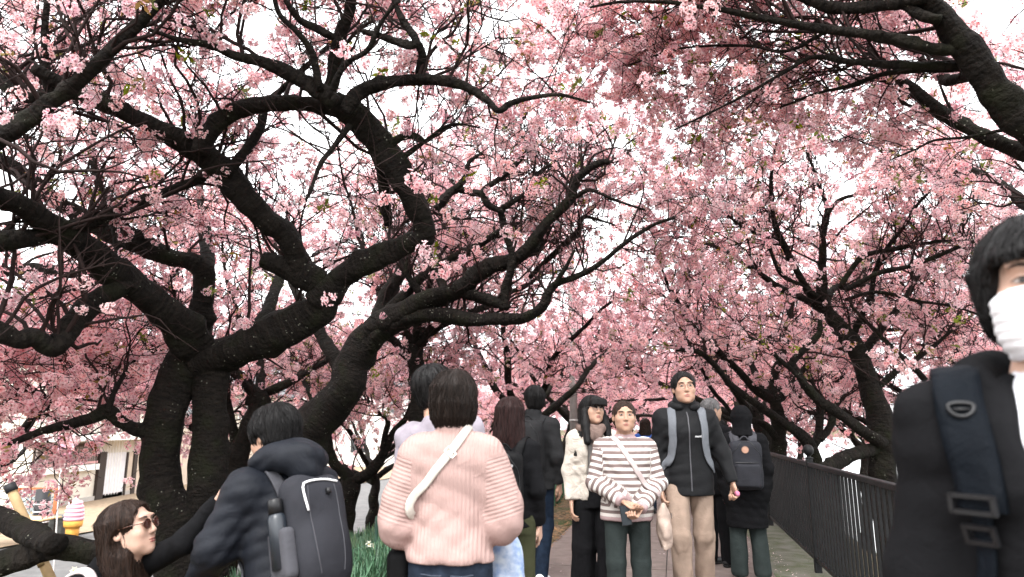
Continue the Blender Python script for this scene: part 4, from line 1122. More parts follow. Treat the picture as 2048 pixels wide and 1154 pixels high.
# pink festival flag on a slanted pole
YF = 13.0; fl = empty('festival_flag', tuple(PY(116, 1085, YF) * np.array([1, 1, 0]) + np.array([0, 0, GZ]))); tag(fl, 'pink festival flag on a thin slanted white pole', 'flag')
o0 = np.array(fl.location); pole_t = PY(154, 880, YF) - o0; pole_b = np.array([0, 0, 0.0])
MB().tube([pole_b, PY(120, 950, YF) - o0, pole_t], .014, 8).build('pole', WHITEW, fl)
def cloth(name, P4, nu, nv, amp, m, par):
    a, b, c, d = [np.array(x) for x in P4]; V = []; Q = []; nn = np.cross(b - a, d - a); nn /= np.linalg.norm(nn)
    for i in range(nu + 1):
        for j in range(nv + 1):
            s, t = i / nu, j / nv; p = (a * (1 - s) + b * s) * (1 - t) + (d * (1 - s) + c * s) * t; V.append(p + nn * amp * (math.sin(7 * s + 3 * t) + .5 * math.sin(11 * t - 4 * s)))
    for i in range(nu):
        for j in range(nv): k = i * (nv + 1) + j; Q.append([k, k + 1, k + nv + 2, k + nv + 1])
    o = mesh_obj(name, V, Q, m, par); mm = o.modifiers.new('thick', 'SOLIDIFY'); mm.thickness = .003; return o
cloth('flag_cloth', [PY(152, 888, YF) - o0, PY(140, 918, YF) - o0, PY(112, 905, YF) - o0, PY(118, 868, YF) - o0], 10, 10, .03, mat('pink_cloth', (.80, .36, .48), rough=.7), fl)
# bamboo prop under the low limb
YP = 4.95; pb = PY(135, 1240, YP + .1); pt = PY(18, 968, YP); g = float(ground_z(pb[0], pb[1])); t_ = (g - .05 - pt[2]) / (pb[2] - pt[2]); pb = pt + (pb - pt) * t_
pp_ = empty('timber_prop', tuple(pb)); tag(pp_, 'slanted pale timber prop with a black cap under the knotty limb', 'prop')
MB().tube([(0, 0, 0), tuple((pt - pb) * .5 + np.array([.006, 0, 0])), tuple((pt - pb) * .97)], [.037, .034, .031], 12).build('pole', mat('pale_timber', (.36, .25, .13), rough=.75, noise=(9, .22), bump=(25, .3)), pp_, smooth=True)
MB().tube([tuple((pt - pb) * .965), tuple((pt - pb) * 1.0)], .038, 12).build('cap', BLK, pp_, smooth=True)
MB().tube([tuple((pt - pb) * .62), tuple((pt - pb) * .64)], .036, 12).build('tie', mat('straw_rope', (.22, .15, .07), rough=.9), pp_, smooth=True)
# low market table and orange sign at the far left
p = PG(18, 1092, GZ); tb = empty('folding_table', (p[0], p[1], GZ)); tag(tb, 'low folding table with a tan top at the street side', 'table')
MB().box((0, 0, .62), (1.9, .7, .04)).build('table_top', mat('tan_board', (.55, .37, .19), rough=.7, noise=(5, .1)), tb, bevel=.01)
for sx in (-.85, .85):
    for sy in (-.28, .28): MB().box((sx, sy, .30), (.04, .04, .60)).build('leg', DBROWN, tb)
p = PG(14, 1075, GZ); YS = p[1] + 6; sp = PY(12, 1000, YS); sg = empty('shop_sign', (sp[0], YS, GZ)); tag(sg, 'orange signboard on two legs at the street side', 'sign')
MB().box((0, 0, sp[2] - GZ), (.62, .05, .75)).build('board', mat('orange_board', (.62, .27, .08), rough=.6), sg, bevel=.01)
for sx in (-.25, .25): MB().box((sx, .035, (sp[2] - GZ) / 2), (.04, .02, sp[2] - GZ)).build('leg', DBROWN, sg)
# utility pole
p = PY(1148, 880, 18.0); g = float(ground_z(p[0], p[1])); up_ = empty('utility_pole', (p[0], p[1], g)); tag(up_, 'grey concrete utility pole behind the woman with the scarf', 'pole')
MB().tube([(0, 0, -.2), (0, 0, 3), (0, 0, 7.5)], [.105, .10, .085], 16).build('shaft', mat('pole_concrete', (.22, .20, .19), rough=.85, noise=(6, .12)), up_, smooth=True)
for z in (1.6, 2.9): MB().tube([(0, 0, z), (0, 0, z + .05)], .112, 16).build('band', mat('pole_band', (.35, .34, .33), rough=.5, metal=.6), up_, smooth=True)
MB().box((.14, 0, 4.6), (.12, .2, .3)).build('junction_box', mat('pole_box', (.3, .3, .3), rough=.6), up_)
# ------------------------------------------------------------------ figures: distance-field sculpting
def smin(a, b, k):
    if k <= 0: return np.minimum(a, b)
    h = np.maximum(k - np.abs(a - b), 0) / k
    return np.minimum(a, b) - h * h * k * .25

class Vol:
    def __init__(s, lo, hi, h):
        s.lo = np.array(lo, float); s.h = h
        s.n = np.maximum(4, np.ceil((np.array(hi, float) - s.lo) / h).astype(int) + 1)
        s.ax = [s.lo[i] + h * np.arange(s.n[i]) for i in range(3)]
        s.D = np.full(s.n, .5, np.float32)
    def box(s, lo, hi, m):
        sl = []
        for i in range(3):
            a = int(np.floor((lo[i] - m - s.lo[i]) / s.h)); b = int(np.ceil((hi[i] + m - s.lo[i]) / s.h)) + 1
            sl.append(slice(max(0, a), max(0, min(s.n[i], b))))
        x = s.ax[0][sl[0]][:, None, None]; y = s.ax[1][sl[1]][None, :, None]; z = s.ax[2][sl[2]][None, None, :]
        return tuple(sl), x, y, z
    def put(s, sl, d, k, op):
        if d.size == 0: return
        A = s.D[sl]
        if op == 'u': s.D[sl] = smin(A, d, k)
        elif op == 's': s.D[sl] = -smin(-A, d, k)
    def cone(s, a, b, ra, rb, k=.03, op='u'):
        a = np.array(a, float); b = np.array(b, float); r = max(ra, rb)
        sl, x, y, z = s.box(np.minimum(a, b) - r, np.maximum(a, b) + r, k + .03)
        ba = b - a; L = ba @ ba + 1e-12
        t = np.clip(((x - a[0]) * ba[0] + (y - a[1]) * ba[1] + (z - a[2]) * ba[2]) / L, 0, 1)
        d = np.sqrt((x - a[0] - t * ba[0]) ** 2 + (y - a[1] - t * ba[1]) ** 2 + (z - a[2] - t * ba[2]) ** 2) - (ra + (rb - ra) * t)
        s.put(sl, d.astype(np.float32), k, op); return s
    def chain(s, pts, rs, k=.03, op='u'):
        for i in range(len(pts) - 1): s.cone(pts[i], pts[i + 1], rs[i], rs[i + 1], k, op)
        return s
    def ell(s, c, r, M=None, k=.02, op='u'):
        c = np.array(c, float); r = np.array(r, float); R_ = r.max() if M is not None else r
        sl, x, y, z = s.box(c - R_, c + R_, k + .03); X, Y, Z = x - c[0], y - c[1], z - c[2]
        if M is not None:
            M = np.array(M); X, Y, Z = (X * M[0, 0] + Y * M[1, 0] + Z * M[2, 0]), (X * M[0, 1] + Y * M[1, 1] + Z * M[2, 1]), (X * M[0, 2] + Y * M[1, 2] + Z * M[2, 2])
        q = np.sqrt((X / r[0]) ** 2 + (Y / r[1]) ** 2 + (Z / r[2]) ** 2)
        q2 = np.sqrt((X / r[0] ** 2) ** 2 + (Y / r[1] ** 2) ** 2 + (Z / r[2] ** 2) ** 2) + 1e-9
        s.put(sl, (q * (q - 1) / q2).astype(np.float32), k, op); return s
    def rbox(s, c, hf, rad, M=None, k=.01, op='u'):
        c = np.array(c, float); hf = np.array(hf, float); ext = np.full(3, np.linalg.norm(hf)) if M is not None else hf
        sl, x, y, z = s.box(c - ext, c + ext, k + .03); X, Y, Z = x - c[0] + 0 * y + 0 * z, y - c[1] + 0 * x + 0 * z, z - c[2] + 0 * x + 0 * y
        if M is not None:
            M = np.array(M); X, Y, Z = (X * M[0, 0] + Y * M[1, 0] + Z * M[2, 0]), (X * M[0, 1] + Y * M[1, 1] + Z * M[2, 1]), (X * M[0, 2] + Y * M[1, 2] + Z * M[2, 2])
        qx, qy, qz = np.abs(X) - hf[0] + rad, np.abs(Y) - hf[1] + rad, np.abs(Z) - hf[2] + rad
        d = np.sqrt(np.maximum(qx, 0) ** 2 + np.maximum(qy, 0) ** 2 + np.maximum(qz, 0) ** 2) + np.minimum(np.maximum(qx, np.maximum(qy, qz)), 0) - rad
        s.put(sl, d.astype(np.float32), k, op); return s
    def loft(s, a, b, right, prof, k=.03, op='u'):
        """elliptic sections along a-b; prof rows (t, half width, half depth, forward offset)"""
        a = np.array(a, float); b = np.array(b, float); L = np.linalg.norm(b - a); u = (b - a) / L
        rt = np.array(right, float); rt -= u * (rt @ u); rt /= np.linalg.norm(rt); fw = np.cross(u, rt)
        pr = np.array(prof, float); r = pr[:, 1:3].max() + .05
        sl, x, y, z = s.box(np.minimum(a, b) - r, np.maximum(a, b) + r, k + .02)
        X, Y, Z = x - a[0], y - a[1], z - a[2]
        t = (X * u[0] + Y * u[1] + Z * u[2]) / L; p = X * rt[0] + Y * rt[1] + Z * rt[2]; q = X * fw[0] + Y * fw[1] + Z * fw[2]
        A = np.interp(t, pr[:, 0], pr[:, 1]); B = np.interp(t, pr[:, 0], pr[:, 2]); O = np.interp(t, pr[:, 0], pr[:, 3])
        e = np.sqrt((p / A) ** 2 + ((q - O) / B) ** 2)
        d = (e - 1) * np.minimum(A, B)
        d = np.maximum(d, np.maximum((pr[0, 0] - t) * L, (t - pr[-1, 0]) * L))
        s.put(sl, d.astype(np.float32), k, op); return s
    def cut(s, p, n):
        """remove what lies on the +n side of a plane"""
        p = np.array(p, float); n = np.array(n, float); n /= np.linalg.norm(n)
        d = (s.ax[0][:, None, None] - p[0]) * n[0] + (s.ax[1][None, :, None] - p[1]) * n[1] + (s.ax[2][None, None, :] - p[2]) * n[2]
        s.D = np.maximum(s.D, d.astype(np.float32)); return s
    def folds(s, amp, seed, freq=28, dirs=None, n=5, zr=None):
        rng = np.random.default_rng(seed); x = s.ax[0][:, None, None]; y = s.ax[1][None, :, None]; z = s.ax[2][None, None, :]
        N = 0
        for i in range(n):
            d = rng.normal(0, 1, 3) if dirs is None else np.array(dirs[i % len(dirs)]) + rng.normal(0, .18, 3); d /= np.linalg.norm(d); f = freq * rng.uniform(.5, 1.5)
            e = rng.normal(0, 1, 3) * f * .35
            w = np.sin(rng.uniform(0, 6) + e[0] * x + e[1] * y + e[2] * z)
            N = N + np.sin(f * (d[0] * x + d[1] * y + d[2] * z) + rng.uniform(0, 6) + 1.2 * w)
        N = N / math.sqrt(n)
        if zr is not None: N = N * np.clip((zr[1] - z) / (zr[1] - zr[0]), 0, 1)
        s.D = s.D + (amp * N).astype(np.float32); return s
    def wrinkles(s, amp, seed, freq=80, dirs=((.25, .1, 1), (.7, .2, .75), (-.7, .2, .75))):
        """sharp creases: ridged waves that come and go"""
        rng = np.random.default_rng(seed); x = s.ax[0][:, None, None]; y = s.ax[1][None, :, None]; z = s.ax[2][None, None, :]; N = 0
        for d in dirs:
            d = np.array(d, float) + rng.normal(0, .15, 3); d /= np.linalg.norm(d); f = freq * rng.uniform(.75, 1.25); e = rng.normal(0, 1, 3) * 11; g = rng.normal(0, 1, 3) * 8
            warp = 1.6 * np.sin(e[0] * x + e[1] * y + e[2] * z + rng.uniform(0, 6)); msk = np.clip(.25 + .9 * np.sin(g[0] * x + g[1] * y + g[2] * z + rng.uniform(0, 6)), 0, 1)
            w_ = np.sin(f * (d[0] * x + d[1] * y + d[2] * z) + warp); N = N + msk * np.sign(w_) * np.abs(w_) ** 1.3 * np.where(w_ > 0, .5, .9)
        s.D = s.D - (amp * N).astype(np.float32); return s
    def sample(s, P):
        g = (np.atleast_2d(P) - s.lo) / s.h; g = np.clip(g, 0, s.n - 1.001); i = g.astype(int); f = g - i; r = 0
        for dx in (0, 1):
            for dy in (0, 1):
                for dz in (0, 1):
                    w = (f[:, 0] if dx else 1 - f[:, 0]) * (f[:, 1] if dy else 1 - f[:, 1]) * (f[:, 2] if dz else 1 - f[:, 2])
                    r = r + w * s.D[i[:, 0] + dx, i[:, 1] + dy, i[:, 2] + dz]
        return r
    def grad(s, P):
        e = s.h; G = np.stack([s.sample(P + np.eye(3)[i] * e) - s.sample(P - np.eye(3)[i] * e) for i in range(3)], 1)
        return G / (np.linalg.norm(G, axis=1)[:, None] + 1e-9)
    def project(s, P, off=0.0, it=6):
        P = np.array(P, float)
        for _ in range(it): P = P - s.grad(P) * (s.sample(P) - off)[:, None] * .8
        return P
    def mesh(s):
        D = s.D; nx, ny, nz = D.shape; I = D < 0
        def c8(f):
            return [f[(slice(dx, nx - 1 + dx), slice(dy, ny - 1 + dy), slice(dz, nz - 1 + dz))] for dx in (0, 1) for dy in (0, 1) for dz in (0, 1)]
        cnt = sum(a.astype(np.int8) for a in c8(I)); act = (cnt > 0) & (cnt < 8)
        ci = np.argwhere(act); idx = -np.ones(act.shape, np.int64); idx[act] = np.arange(len(ci))
        corners = np.array([(dx, dy, dz) for dx in (0, 1) for dy in (0, 1) for dz in (0, 1)])
        val = np.stack([D[ci[:, 0] + c[0], ci[:, 1] + c[1], ci[:, 2] + c[2]] for c in corners], 1)
        S = np.zeros((len(ci), 3)); n = np.zeros(len(ci))
        for i in range(8):
            for j in range(i + 1, 8):
                if np.abs(corners[i] - corners[j]).sum() != 1: continue
                m = (val[:, i] < 0) != (val[:, j] < 0); t = val[m, i] / (val[m, i] - val[m, j])
                S[m] += corners[i] + t[:, None] * (corners[j] - corners[i]); n[m] += 1
        V = s.lo + s.h * (ci + S / n[:, None]); Q = []
        for ax in range(3):
            o = [k for k in range(3) if k != ax]
            a = [slice(None)] * 3; b = [slice(None)] * 3; a[ax] = slice(0, -1); b[ax] = slice(1, None)
            for k in o: a[k] = slice(1, -1); b[k] = slice(1, -1)
            A, B = I[tuple(a)], I[tuple(b)]; E = np.argwhere(A != B)
            if not len(E): continue
            flip = A[tuple(E.T)]; E = E.copy(); E[:, o[0]] += 1; E[:, o[1]] += 1
            def at(d0, d1):
                g = E.copy(); g[:, o[0]] -= d0; g[:, o[1]] -= d1; return idx[tuple(g.T)]
            q = np.stack([at(1, 1), at(0, 1), at(0, 0), at(1, 0)], 1)
            if ax == 1: flip = ~flip
            q[~flip] = q[~flip][:, ::-1]; Q.append(q)
        return V, np.vstack(Q)

def rot(ax, deg):
    return np.array(Matrix.Rotation(R(deg), 3, ax))

def join_np(parts):
    V = []; Q = []; b = 0
    for v, q in parts: V.append(v); Q.append(q + b); b += len(v)
    return np.vstack(V), np.vstack(Q)

# --- head (own frame: origin mid-head, +y the face, z up; total height 0.225)
_HV = {}
def head_vol(kind):
    if kind in _HV: return _HV[kind]
    v = Vol((-.11, -.125, -.20), (.11, .135, .13), .0045)
    w = {'m': 1.0, 'f': .95, 'round': 1.04}[kind]
    v.ell((0, -.012, .030), (.077 * w, .096, .083), k=.0)
    v.ell((0, .022, -.030), (.064 * w, .070, .078), k=.035)
    v.ell((0, .046, -.072), (.044 * w, .046, .036), k=.03)
    v.ell((0, .074, -.098), (.020, .018, .014), k=.025)
    for sx in (-1, 1):
        v.ell((sx * .042 * w, .030, -.060), (.020, .036, .032), k=.03)       # jaw
        v.ell((sx * .040 * w, .062, -.020), (.024, .024, .022), k=.028)      # cheek
        v.ell((sx * .030, .083, .038), (.024, .010, .008), k=.02)            # brow
        v.ell((sx * .031, .101, .012), (.019, .014, .011), k=.014, op='s')   # eye socket
        v.ell((sx * .079 * w, -.006, -.004), (.008, .019, .031), M=rot('Z', sx * 18), k=.006)
        v.ell((sx * .085 * w, .000, -.002), (.006, .009, .018), k=.004, op='s')
        v.ell((sx * .031, .0815, .011), (.0165, .010, .0095), k=.004)        # lids
    v.cone((0, .088, .022), (0, .106, -.022), .006, .0095, k=.012)
    v.ell((0, .102, -.026), (.0115, .012, .009), k=.008)
    for sx in (-1, 1): v.ell((sx * .0105, .097, -.029), (.007, .008, .0065), k=.006)
    v.ell((0, .088, -.058), (.021, .010, .006), k=.008); v.ell((0, .087, -.0675), (.018, .009, .006), k=.007)
    v.ell((0, .108, -.0625), (.020, .018, .0014), k=.004, op='s')
    v.cone((0, -.018, -.06), (0, -.030, -.20), .053 * w, .052 * w, k=.03)
    _HV[kind] = v; return v
_HM = {}
def head_mesh(kind):
    if kind not in _HM: _HM[kind] = head_vol(kind).mesh()
    return _HM[kind]
def face_y(kind, x, z):
    v = head_vol(kind); ys = np.linspace(.13, 0, 131); d = v.sample(np.stack([np.full(131, x), ys, np.full(131, z)], 1))
    k = np.argmax(d < 0); return ys[k]

# --- hand (own frame: origin wrist, +y fingers, palm faces -z, thumb on +x)
_HD = {}
def hand_mesh(curl):
    if curl in _HD: return _HD[curl]
    v = Vol((-.06, -.05, -.12), (.09, .21, .06), .0042)
    v.loft((0, -.04, 0), (0, .10, 0), (1, 0, 0), [(0, .024, .020, 0), (.28, .026, .018, 0), (.55, .038, .015, 0), (.85, .042, .013, 0), (1, .038, .011, 0)], k=0)
    bend = {'relax': (18, 24, 16), 'grip': (62, 70, 40), 'flat': (5, 8, 6)}[curl]
    for i, (x, L) in enumerate([(.030, .070), (.010, .078), (-.010, .073), (-.029, .058)]):
        p = np.array([x, .092, 0.0]); a = 0; pts = [np.array([x * .9, .07, 0]), p]
        for bd, f in zip(bend, (.45, .32, .23)):
            a -= bd + (i * 3 if curl == 'relax' else 0); p = p + L * f * np.array([x * .12, math.cos(R(a)), math.sin(R(a))]); pts.append(p)
        v.chain(pts, [.0095, .0092, .0085, .0078, .0066], k=.003)
    th = [(.022, .012, -.006), (.044, .045, -.016), (.050, .075, -.024 if curl != 'grip' else -.040), (.040 if curl == 'grip' else .048, .098, -.030 if curl != 'grip' else -.052)]
    v.chain(th, [.016, .0115, .0100, .0078], k=.01)
    _HD[curl] = v.mesh(); return _HD[curl]

SKINS = {}
def skin(name, c):
    if name in SKINS: return SKINS[name]
    m = mat('skin_' + name, c, rough=.5, noise=(30, .07), spec=.35, bump=(180, .08))
    b = m.node_tree.nodes['Principled BSDF']; b.inputs['Subsurface Weight'].default_value = .12; b.inputs['Subsurface Radius'].default_value = (.012, .005, .003)
    SKINS[name] = m; return m
def cloth_mat(name, c, rough=.9, weave=420, bump=.15, noise=(9, .12), sheen=.0, ribs=None, spec=.05):
    if name in MATS: return MATS[name]
    m = mat(name, c, rough=rough, noise=noise, spec=spec, sheen=sheen)
    t = m.node_tree; b = t.nodes['Principled BSDF']; tc = t.nodes.new('ShaderNodeTexCoord')
    nb = t.nodes.new('ShaderNodeTexNoise'); nb.inputs['Scale'].default_value = weave; nb.inputs['Detail'].default_value = 2
    t.links.new(tc.outputs['Object'], nb.inputs['Vector'])
    n2 = t.nodes.new('ShaderNodeTexNoise'); n2.inputs['Scale'].default_value = 13; n2.inputs['Detail'].default_value = 5; n2.inputs['Distortion'].default_value = 1.2
    t.links.new(tc.outputs['Object'], n2.inputs['Vector'])
    ad = t.nodes.new('ShaderNodeMath'); ad.operation = 'MULTIPLY_ADD'; ad.inputs[1].default_value = .25
    t.links.new(nb.outputs[0], ad.inputs[0]); t.links.new(n2.outputs[0], ad.inputs[2])
    bp = t.nodes.new('ShaderNodeBump'); bp.inputs['Strength'].default_value = min(1, bump * 2.6); bp.inputs['Distance'].default_value = .025
    t.links.new(ad.outputs[0], bp.inputs['Height']); last = bp
    if ribs:
        at = t.nodes.new('ShaderNodeAttribute'); at.attribute_name = 'rib'
        mu = t.nodes.new('ShaderNodeMath'); mu.operation = 'MULTIPLY'; mu.inputs[1].default_value = ribs; t.links.new(at.outputs['Fac'], mu.inputs[0])
        sn = t.nodes.new('ShaderNodeMath'); sn.operation = 'SINE'; t.links.new(mu.outputs[0], sn.inputs[0])
        b2 = t.nodes.new('ShaderNodeBump'); b2.inputs['Strength'].default_value = .35; b2.inputs['Distance'].default_value = .003
        t.links.new(sn.outputs[0], b2.inputs['Height']); t.links.new(bp.outputs[0], b2.inputs['Normal']); last = b2
    t.links.new(last.outputs[0], b.inputs['Normal'])
    return m
def hair_mat(name, c):
    if name in MATS: return MATS[name]
    m = mat(name, c, rough=.5, spec=.13)
    t = m.node_tree; b = t.nodes['Principled BSDF']; tc = t.nodes.new('ShaderNodeTexCoord'); mp = t.nodes.new('ShaderNodeMapping'); mp.inputs['Scale'].default_value = (1, 1, .07)
    n = t.nodes.new('ShaderNodeTexNoise'); n.inputs['Scale'].default_value = 190; n.inputs['Detail'].default_value = 3
    t.links.new(tc.outputs['Object'], mp.inputs[0]); t.links.new(mp.outputs[0], n.inputs[0])
    bp = t.nodes.new('ShaderNodeBump'); bp.inputs['Strength'].default_value = .7; bp.inputs['Distance'].default_value = .004
    t.links.new(n.outputs[0], bp.inputs['Height']); t.links.new(bp.outputs[0], b.inputs['Normal'])
    cr = t.nodes.new('ShaderNodeValToRGB'); cr.color_ramp.elements[0].color = (*[q * .5 for q in c], 1); cr.color_ramp.elements[1].color = (*[q * 1.8 for q in c], 1)
    cr.color_ramp.elements[0].position = .35; cr.color_ramp.elements[1].position = .7
    t.links.new(n.outputs[0], cr.inputs[0]); t.links.new(cr.outputs[0], b.inputs['Base Color'])
    return m

class Person:
    """standing figure 1.70 m in its own frame (+y forward, +x its right), scaled to H"""
    def __init__(s, label, pos, yaw, H, sex='m', h=.011, skinm=None, lean=(0, 0), pose=None, head=(0, 0, 0), headkind=None, curl=('relax', 'relax'), palm=((0, 0, 0), (0, 0, 0)), build=1.0, arms=True):
        s.root = empty('person', pos, R(yaw)); tag(s.root, label, 'person')
        s.sc = H / 1.70; s.root.scale = (s.sc,) * 3; s.h = h; s.sex = sex; s.fem = sex == 'f'; s.kind = headkind or sex; s.b = build
        s.skin = skinm or skin('light', (.55, .34, .25)); s.curl = curl
        sw = (.150 if s.fem else .172) * build
        J = dict(pelvis=(0, 0, .93), hipR=(.088, 0, .90), hipL=(-.088, 0, .90), kneeR=(.095, .015, .49), kneeL=(-.095, .015, .49), ankR=(.098, -.02, .08), ankL=(-.098, -.02, .08),
                 shR=(sw, -.012, 1.352), shL=(-sw, -.012, 1.352), elR=(sw + .05, -.03, 1.085), elL=(-sw - .05, -.03, 1.085), wrR=(sw + .045, .05, .855), wrL=(-sw - .045, .05, .855),
                 neck=(0, -.022, 1.43), head=(0, .012, 1.585))
        J = {k: np.array(v, float) for k, v in J.items()}
        s.RL = rot('X', -lean[0]) @ rot('Y', lean[1]); s.PV0 = J['pelvis'].copy(); piv = np.array((pose or {}).get('pelvis', s.PV0), float); s.dz = piv - s.PV0
        for k in ('shR', 'shL', 'elR', 'elL', 'wrR', 'wrL', 'neck', 'head'): J[k] = piv + s.RL @ (J[k] - s.PV0)
        for k in ('hipR', 'hipL'): J[k] = J[k] + s.dz
        for k, v in (pose or {}).items(): J[k] = np.array(v, float)
        s.J = J; s.RH = s.RL @ rot('Z', head[0]) @ rot('X', head[1]) @ rot('Y', head[2]) if len(head) == 3 else rot('Z', head[0]) @ rot('X', head[1])
        s.hs = 1.05; s.arms = arms; s.palm = palm; s.tops = []
        s.body()
    def up(s, x, y, z):          # a point of the upright torso after leaning
        return s.J['pelvis'] + s.RL @ (np.array([x, y, z], float) - s.PV0)
    def bounds(s, m=.16):
        P = np.array(list(s.J.values())); return P.min(0) - m, P.max(0) + m
    def torso_prof(s, z0, z1, add=0.0, addy=None, hip=0.0, belly=0.0):
        ay = add if addy is None else addy; f = s.b * (.93 if s.fem else 1.0)
        T = np.array([(.70, .165, .115, 0), (.82, .170, .120, -.005), (.93, .165, .115, -.005), (1.05, .148, .102, 0), (1.15, .152, .104, .004), (1.25, .166, .116, .008), (1.31, .166, .112, .002), (1.36, .145, .094, -.006), (1.395, .115, .080, -.014), (1.42, .085, .070, -.018), (1.445, .064, .062, -.020), (1.475, .060, .058, -.018)])
        T = np.vstack([T[0], T]); T[0, 0] = z0 - .05
        zz = np.unique(np.concatenate([[z0, z1], T[(T[:, 0] > z0) & (T[:, 0] < z1), 0]])); out = []
        for z in zz:
            a, b, o = (np.interp(z, T[:, 0], T[:, i]) for i in (1, 2, 3))
            taper = 1 if z < 1.36 else max(0, (1.47 - z) / .11)
            g = hip * np.exp(-((z - .90) / .12) ** 2); bl = belly * np.exp(-((z - 1.05) / .13) ** 2)
            out.append(((z - z0) / (z1 - z0), a * f + add * max(.3, taper) + g, b * f + ay * max(.3, taper) + g * .6 + bl * .5, o + bl * .5))
        return out
    def vol(s, h=None, lo=None, hi=None, m=.16):
        a, b = s.bounds(m); a = a if lo is None else np.maximum(a, lo); b = b if hi is None else np.minimum(b, hi)
        return Vol(a, b, h or s.h)
    def obj(s, name, v, m, parent=None):
        V, Q = v.mesh(); return mesh_obj(name, V, Q, m, parent or s.root)
    def body(s):
        J = s.J; v = Vol(*s.bounds(), .018)
        v.loft(s.up(0, 0, .80), s.up(0, 0, 1.475), s.RL @ np.array([1, 0, 0]), s.torso_prof(.80, 1.475, -.012), k=0)
        v.cone(J['neck'] + s.RL @ np.array([0, 0, -.03]), J['head'] + s.RH @ np.array([0, -.02, -.07]), .052, .048, .03)
        for q in 'RL':
            v.chain([J['sh' + q], J['el' + q], J['wr' + q]], [.050, .036, .024], .02)
            v.chain([J['hip' + q], J['knee' + q], J['ank' + q]], [.080, .052, .036], .03)
            v.cone(J['ank' + q] + np.array([0, -.02, -.035]), J['ank' + q] + np.array([0, .13, -.05]), .034, .026, .02)
        parts = [v.mesh()]
        hv, hq = head_mesh(s.kind); parts.append((hv @ s.RH.T * s.hs + J['head'], hq))
        s.handM = {}
        if s.arms:
            for i, q in enumerate('RL'):
                hv, hq = hand_mesh(s.curl[i]); hv = hv.copy(); hq = hq.copy()
                if q == 'L': hv[:, 0] *= -1; hq = hq[:, ::-1]
                f = J['wr' + q] - J['el' + q]; f = f / np.linalg.norm(f)
                sd = 1 if q == 'R' else -1
                # palm towards the body, thumb forward
                pn = np.array([sd, 0, 0.0]); zz = pn - f * (pn @ f); zz /= np.linalg.norm(zz); xx = np.cross(f, zz)
                M = np.stack([xx, f, zz], 1)
                a, b, c = s.palm[i]; M = M @ rot('Z', a) @ rot('Y', b) @ rot('X', c)
                s.handM[q] = M
                parts.append((hv @ M.T + J['wr' + q] + f * .01, hq))
        V, Q = join_np(parts)
        s.bodyo = mesh_obj('body', V, Q, s.skin, s.root)
        s.face()
    def hp(s, P): return np.atleast_2d(P) @ s.RH.T * s.hs + s.J['head']
    def hobj(s, name, V, Q, m, parent=None): return mesh_obj(name, s.hp(V), Q, m, parent or s.root)
    def hmb(s, name, mb, m, parent=None):
        mb.v = [tuple(p) for p in s.hp(np.array(mb.v))]; return mb.build(name, m, parent or s.root, smooth=True)
    def face(s, brow=(.02, .014, .012), lips=(.26, .085, .075)):
        k = s.kind
        for sx in (-1, 1):
            y = face_y(k, sx * .031, .011)
            q = Vol((sx * .031 - .02, y - .02, -.005), (sx * .031 + .02, y + .012, .027), .002)
            q.ell((sx * .031, y - .0015, .0105), (.0140, .0036, .0038), M=rot('Y', sx * 4), k=0)
            V, Q = q.mesh(); s.hobj('eye', V, Q, mat('eye_white', (.30, .26, .235), rough=.3))
            m = MB(); ang = np.linspace(0, 6.283, 13)[:-1]
            c = np.array([sx * .031, y + .0028, .0105]); m.add([c + (0, .0005, 0)] + [c + np.array([.0058 * math.cos(a), 0, .0048 * math.sin(a)]) for a in ang], [(0, 1 + (i + 1) % 12, 1 + i) for i in range(12)])
            s.hmb('iris', m, mat('iris_dark', (.012, .008, .006), rough=.15))
            pts = []
            for t in np.linspace(0, 1, 6):
                x = sx * (.013 + .036 * t); z = .0315 + .007 * math.sin(t * 2.4) - .003 * t; pts.append((x, face_y(k, x, z) + .0008, z))
            s.hmb('eyebrow', MB().tube(pts, [.0018, .0028, .0030, .0027, .002, .0012], 6), mat('brow_hair', brow, rough=.8))
            pts = []
            for t in np.linspace(0, 1, 7):
                x = sx * (.0155 + .031 * t); z = .0115 + .0062 * math.sin(t * math.pi) - .001 * t; pts.append((x, face_y(k, x, z) + .0012, z))
            s.hmb('eyelid', MB().tube(pts, [.0008, .0013, .0015, .0015, .0014, .0012, .0008], 5), mat('lash_line', (.02, .013, .01), rough=.6))
        for (zc, w, r) in ((-.0578, .021, .0034), (-.0668, .018, .0042)):
            pts = []
            for t in np.linspace(-1, 1, 9):
                x = t * w; z = zc + (.0018 * (1 - abs(t)) if zc > -.06 else 0) - .001 * t * t; pts.append((x, face_y(k, x, z) - .0002, z))
            s.hmb('lip', MB().tube(pts, [r * (.25 + .75 * math.cos(t * 1.35)) for t in np.linspace(-1, 1, 9)], 6), mat('lip_skin', lips, rough=.4))
    # ---- clothes
    def top(s, name, m, hem=.82, add=.022, sleeve=(.068, .056, .046), wrist=.0, collar=None, fold=.004, seed=1, neckz=1.45, cuff_cut=True, hip=.0, belly=0.0, drop=0, kt=.05, keepv=True, sl_len=1.0, blouson=0.0, neckcut=None, post=None):
        J = s.J; v = s.vol(); sleeve = [q * .86 for q in sleeve]; add *= .62; kt *= .7; fold *= .6
        pr = s.torso_prof(hem, neckz, add, None, hip, belly)
        if blouson: pr = [(t, a + blouson * math.exp(-((t - .10) / .10) ** 2), b + blouson * math.exp(-((t - .10) / .10) ** 2), o) for (t, a, b, o) in pr]
        v.loft(s.up(0, 0, hem), s.up(0, 0, neckz), s.RL @ np.array([1, 0, 0]), pr, k=0)
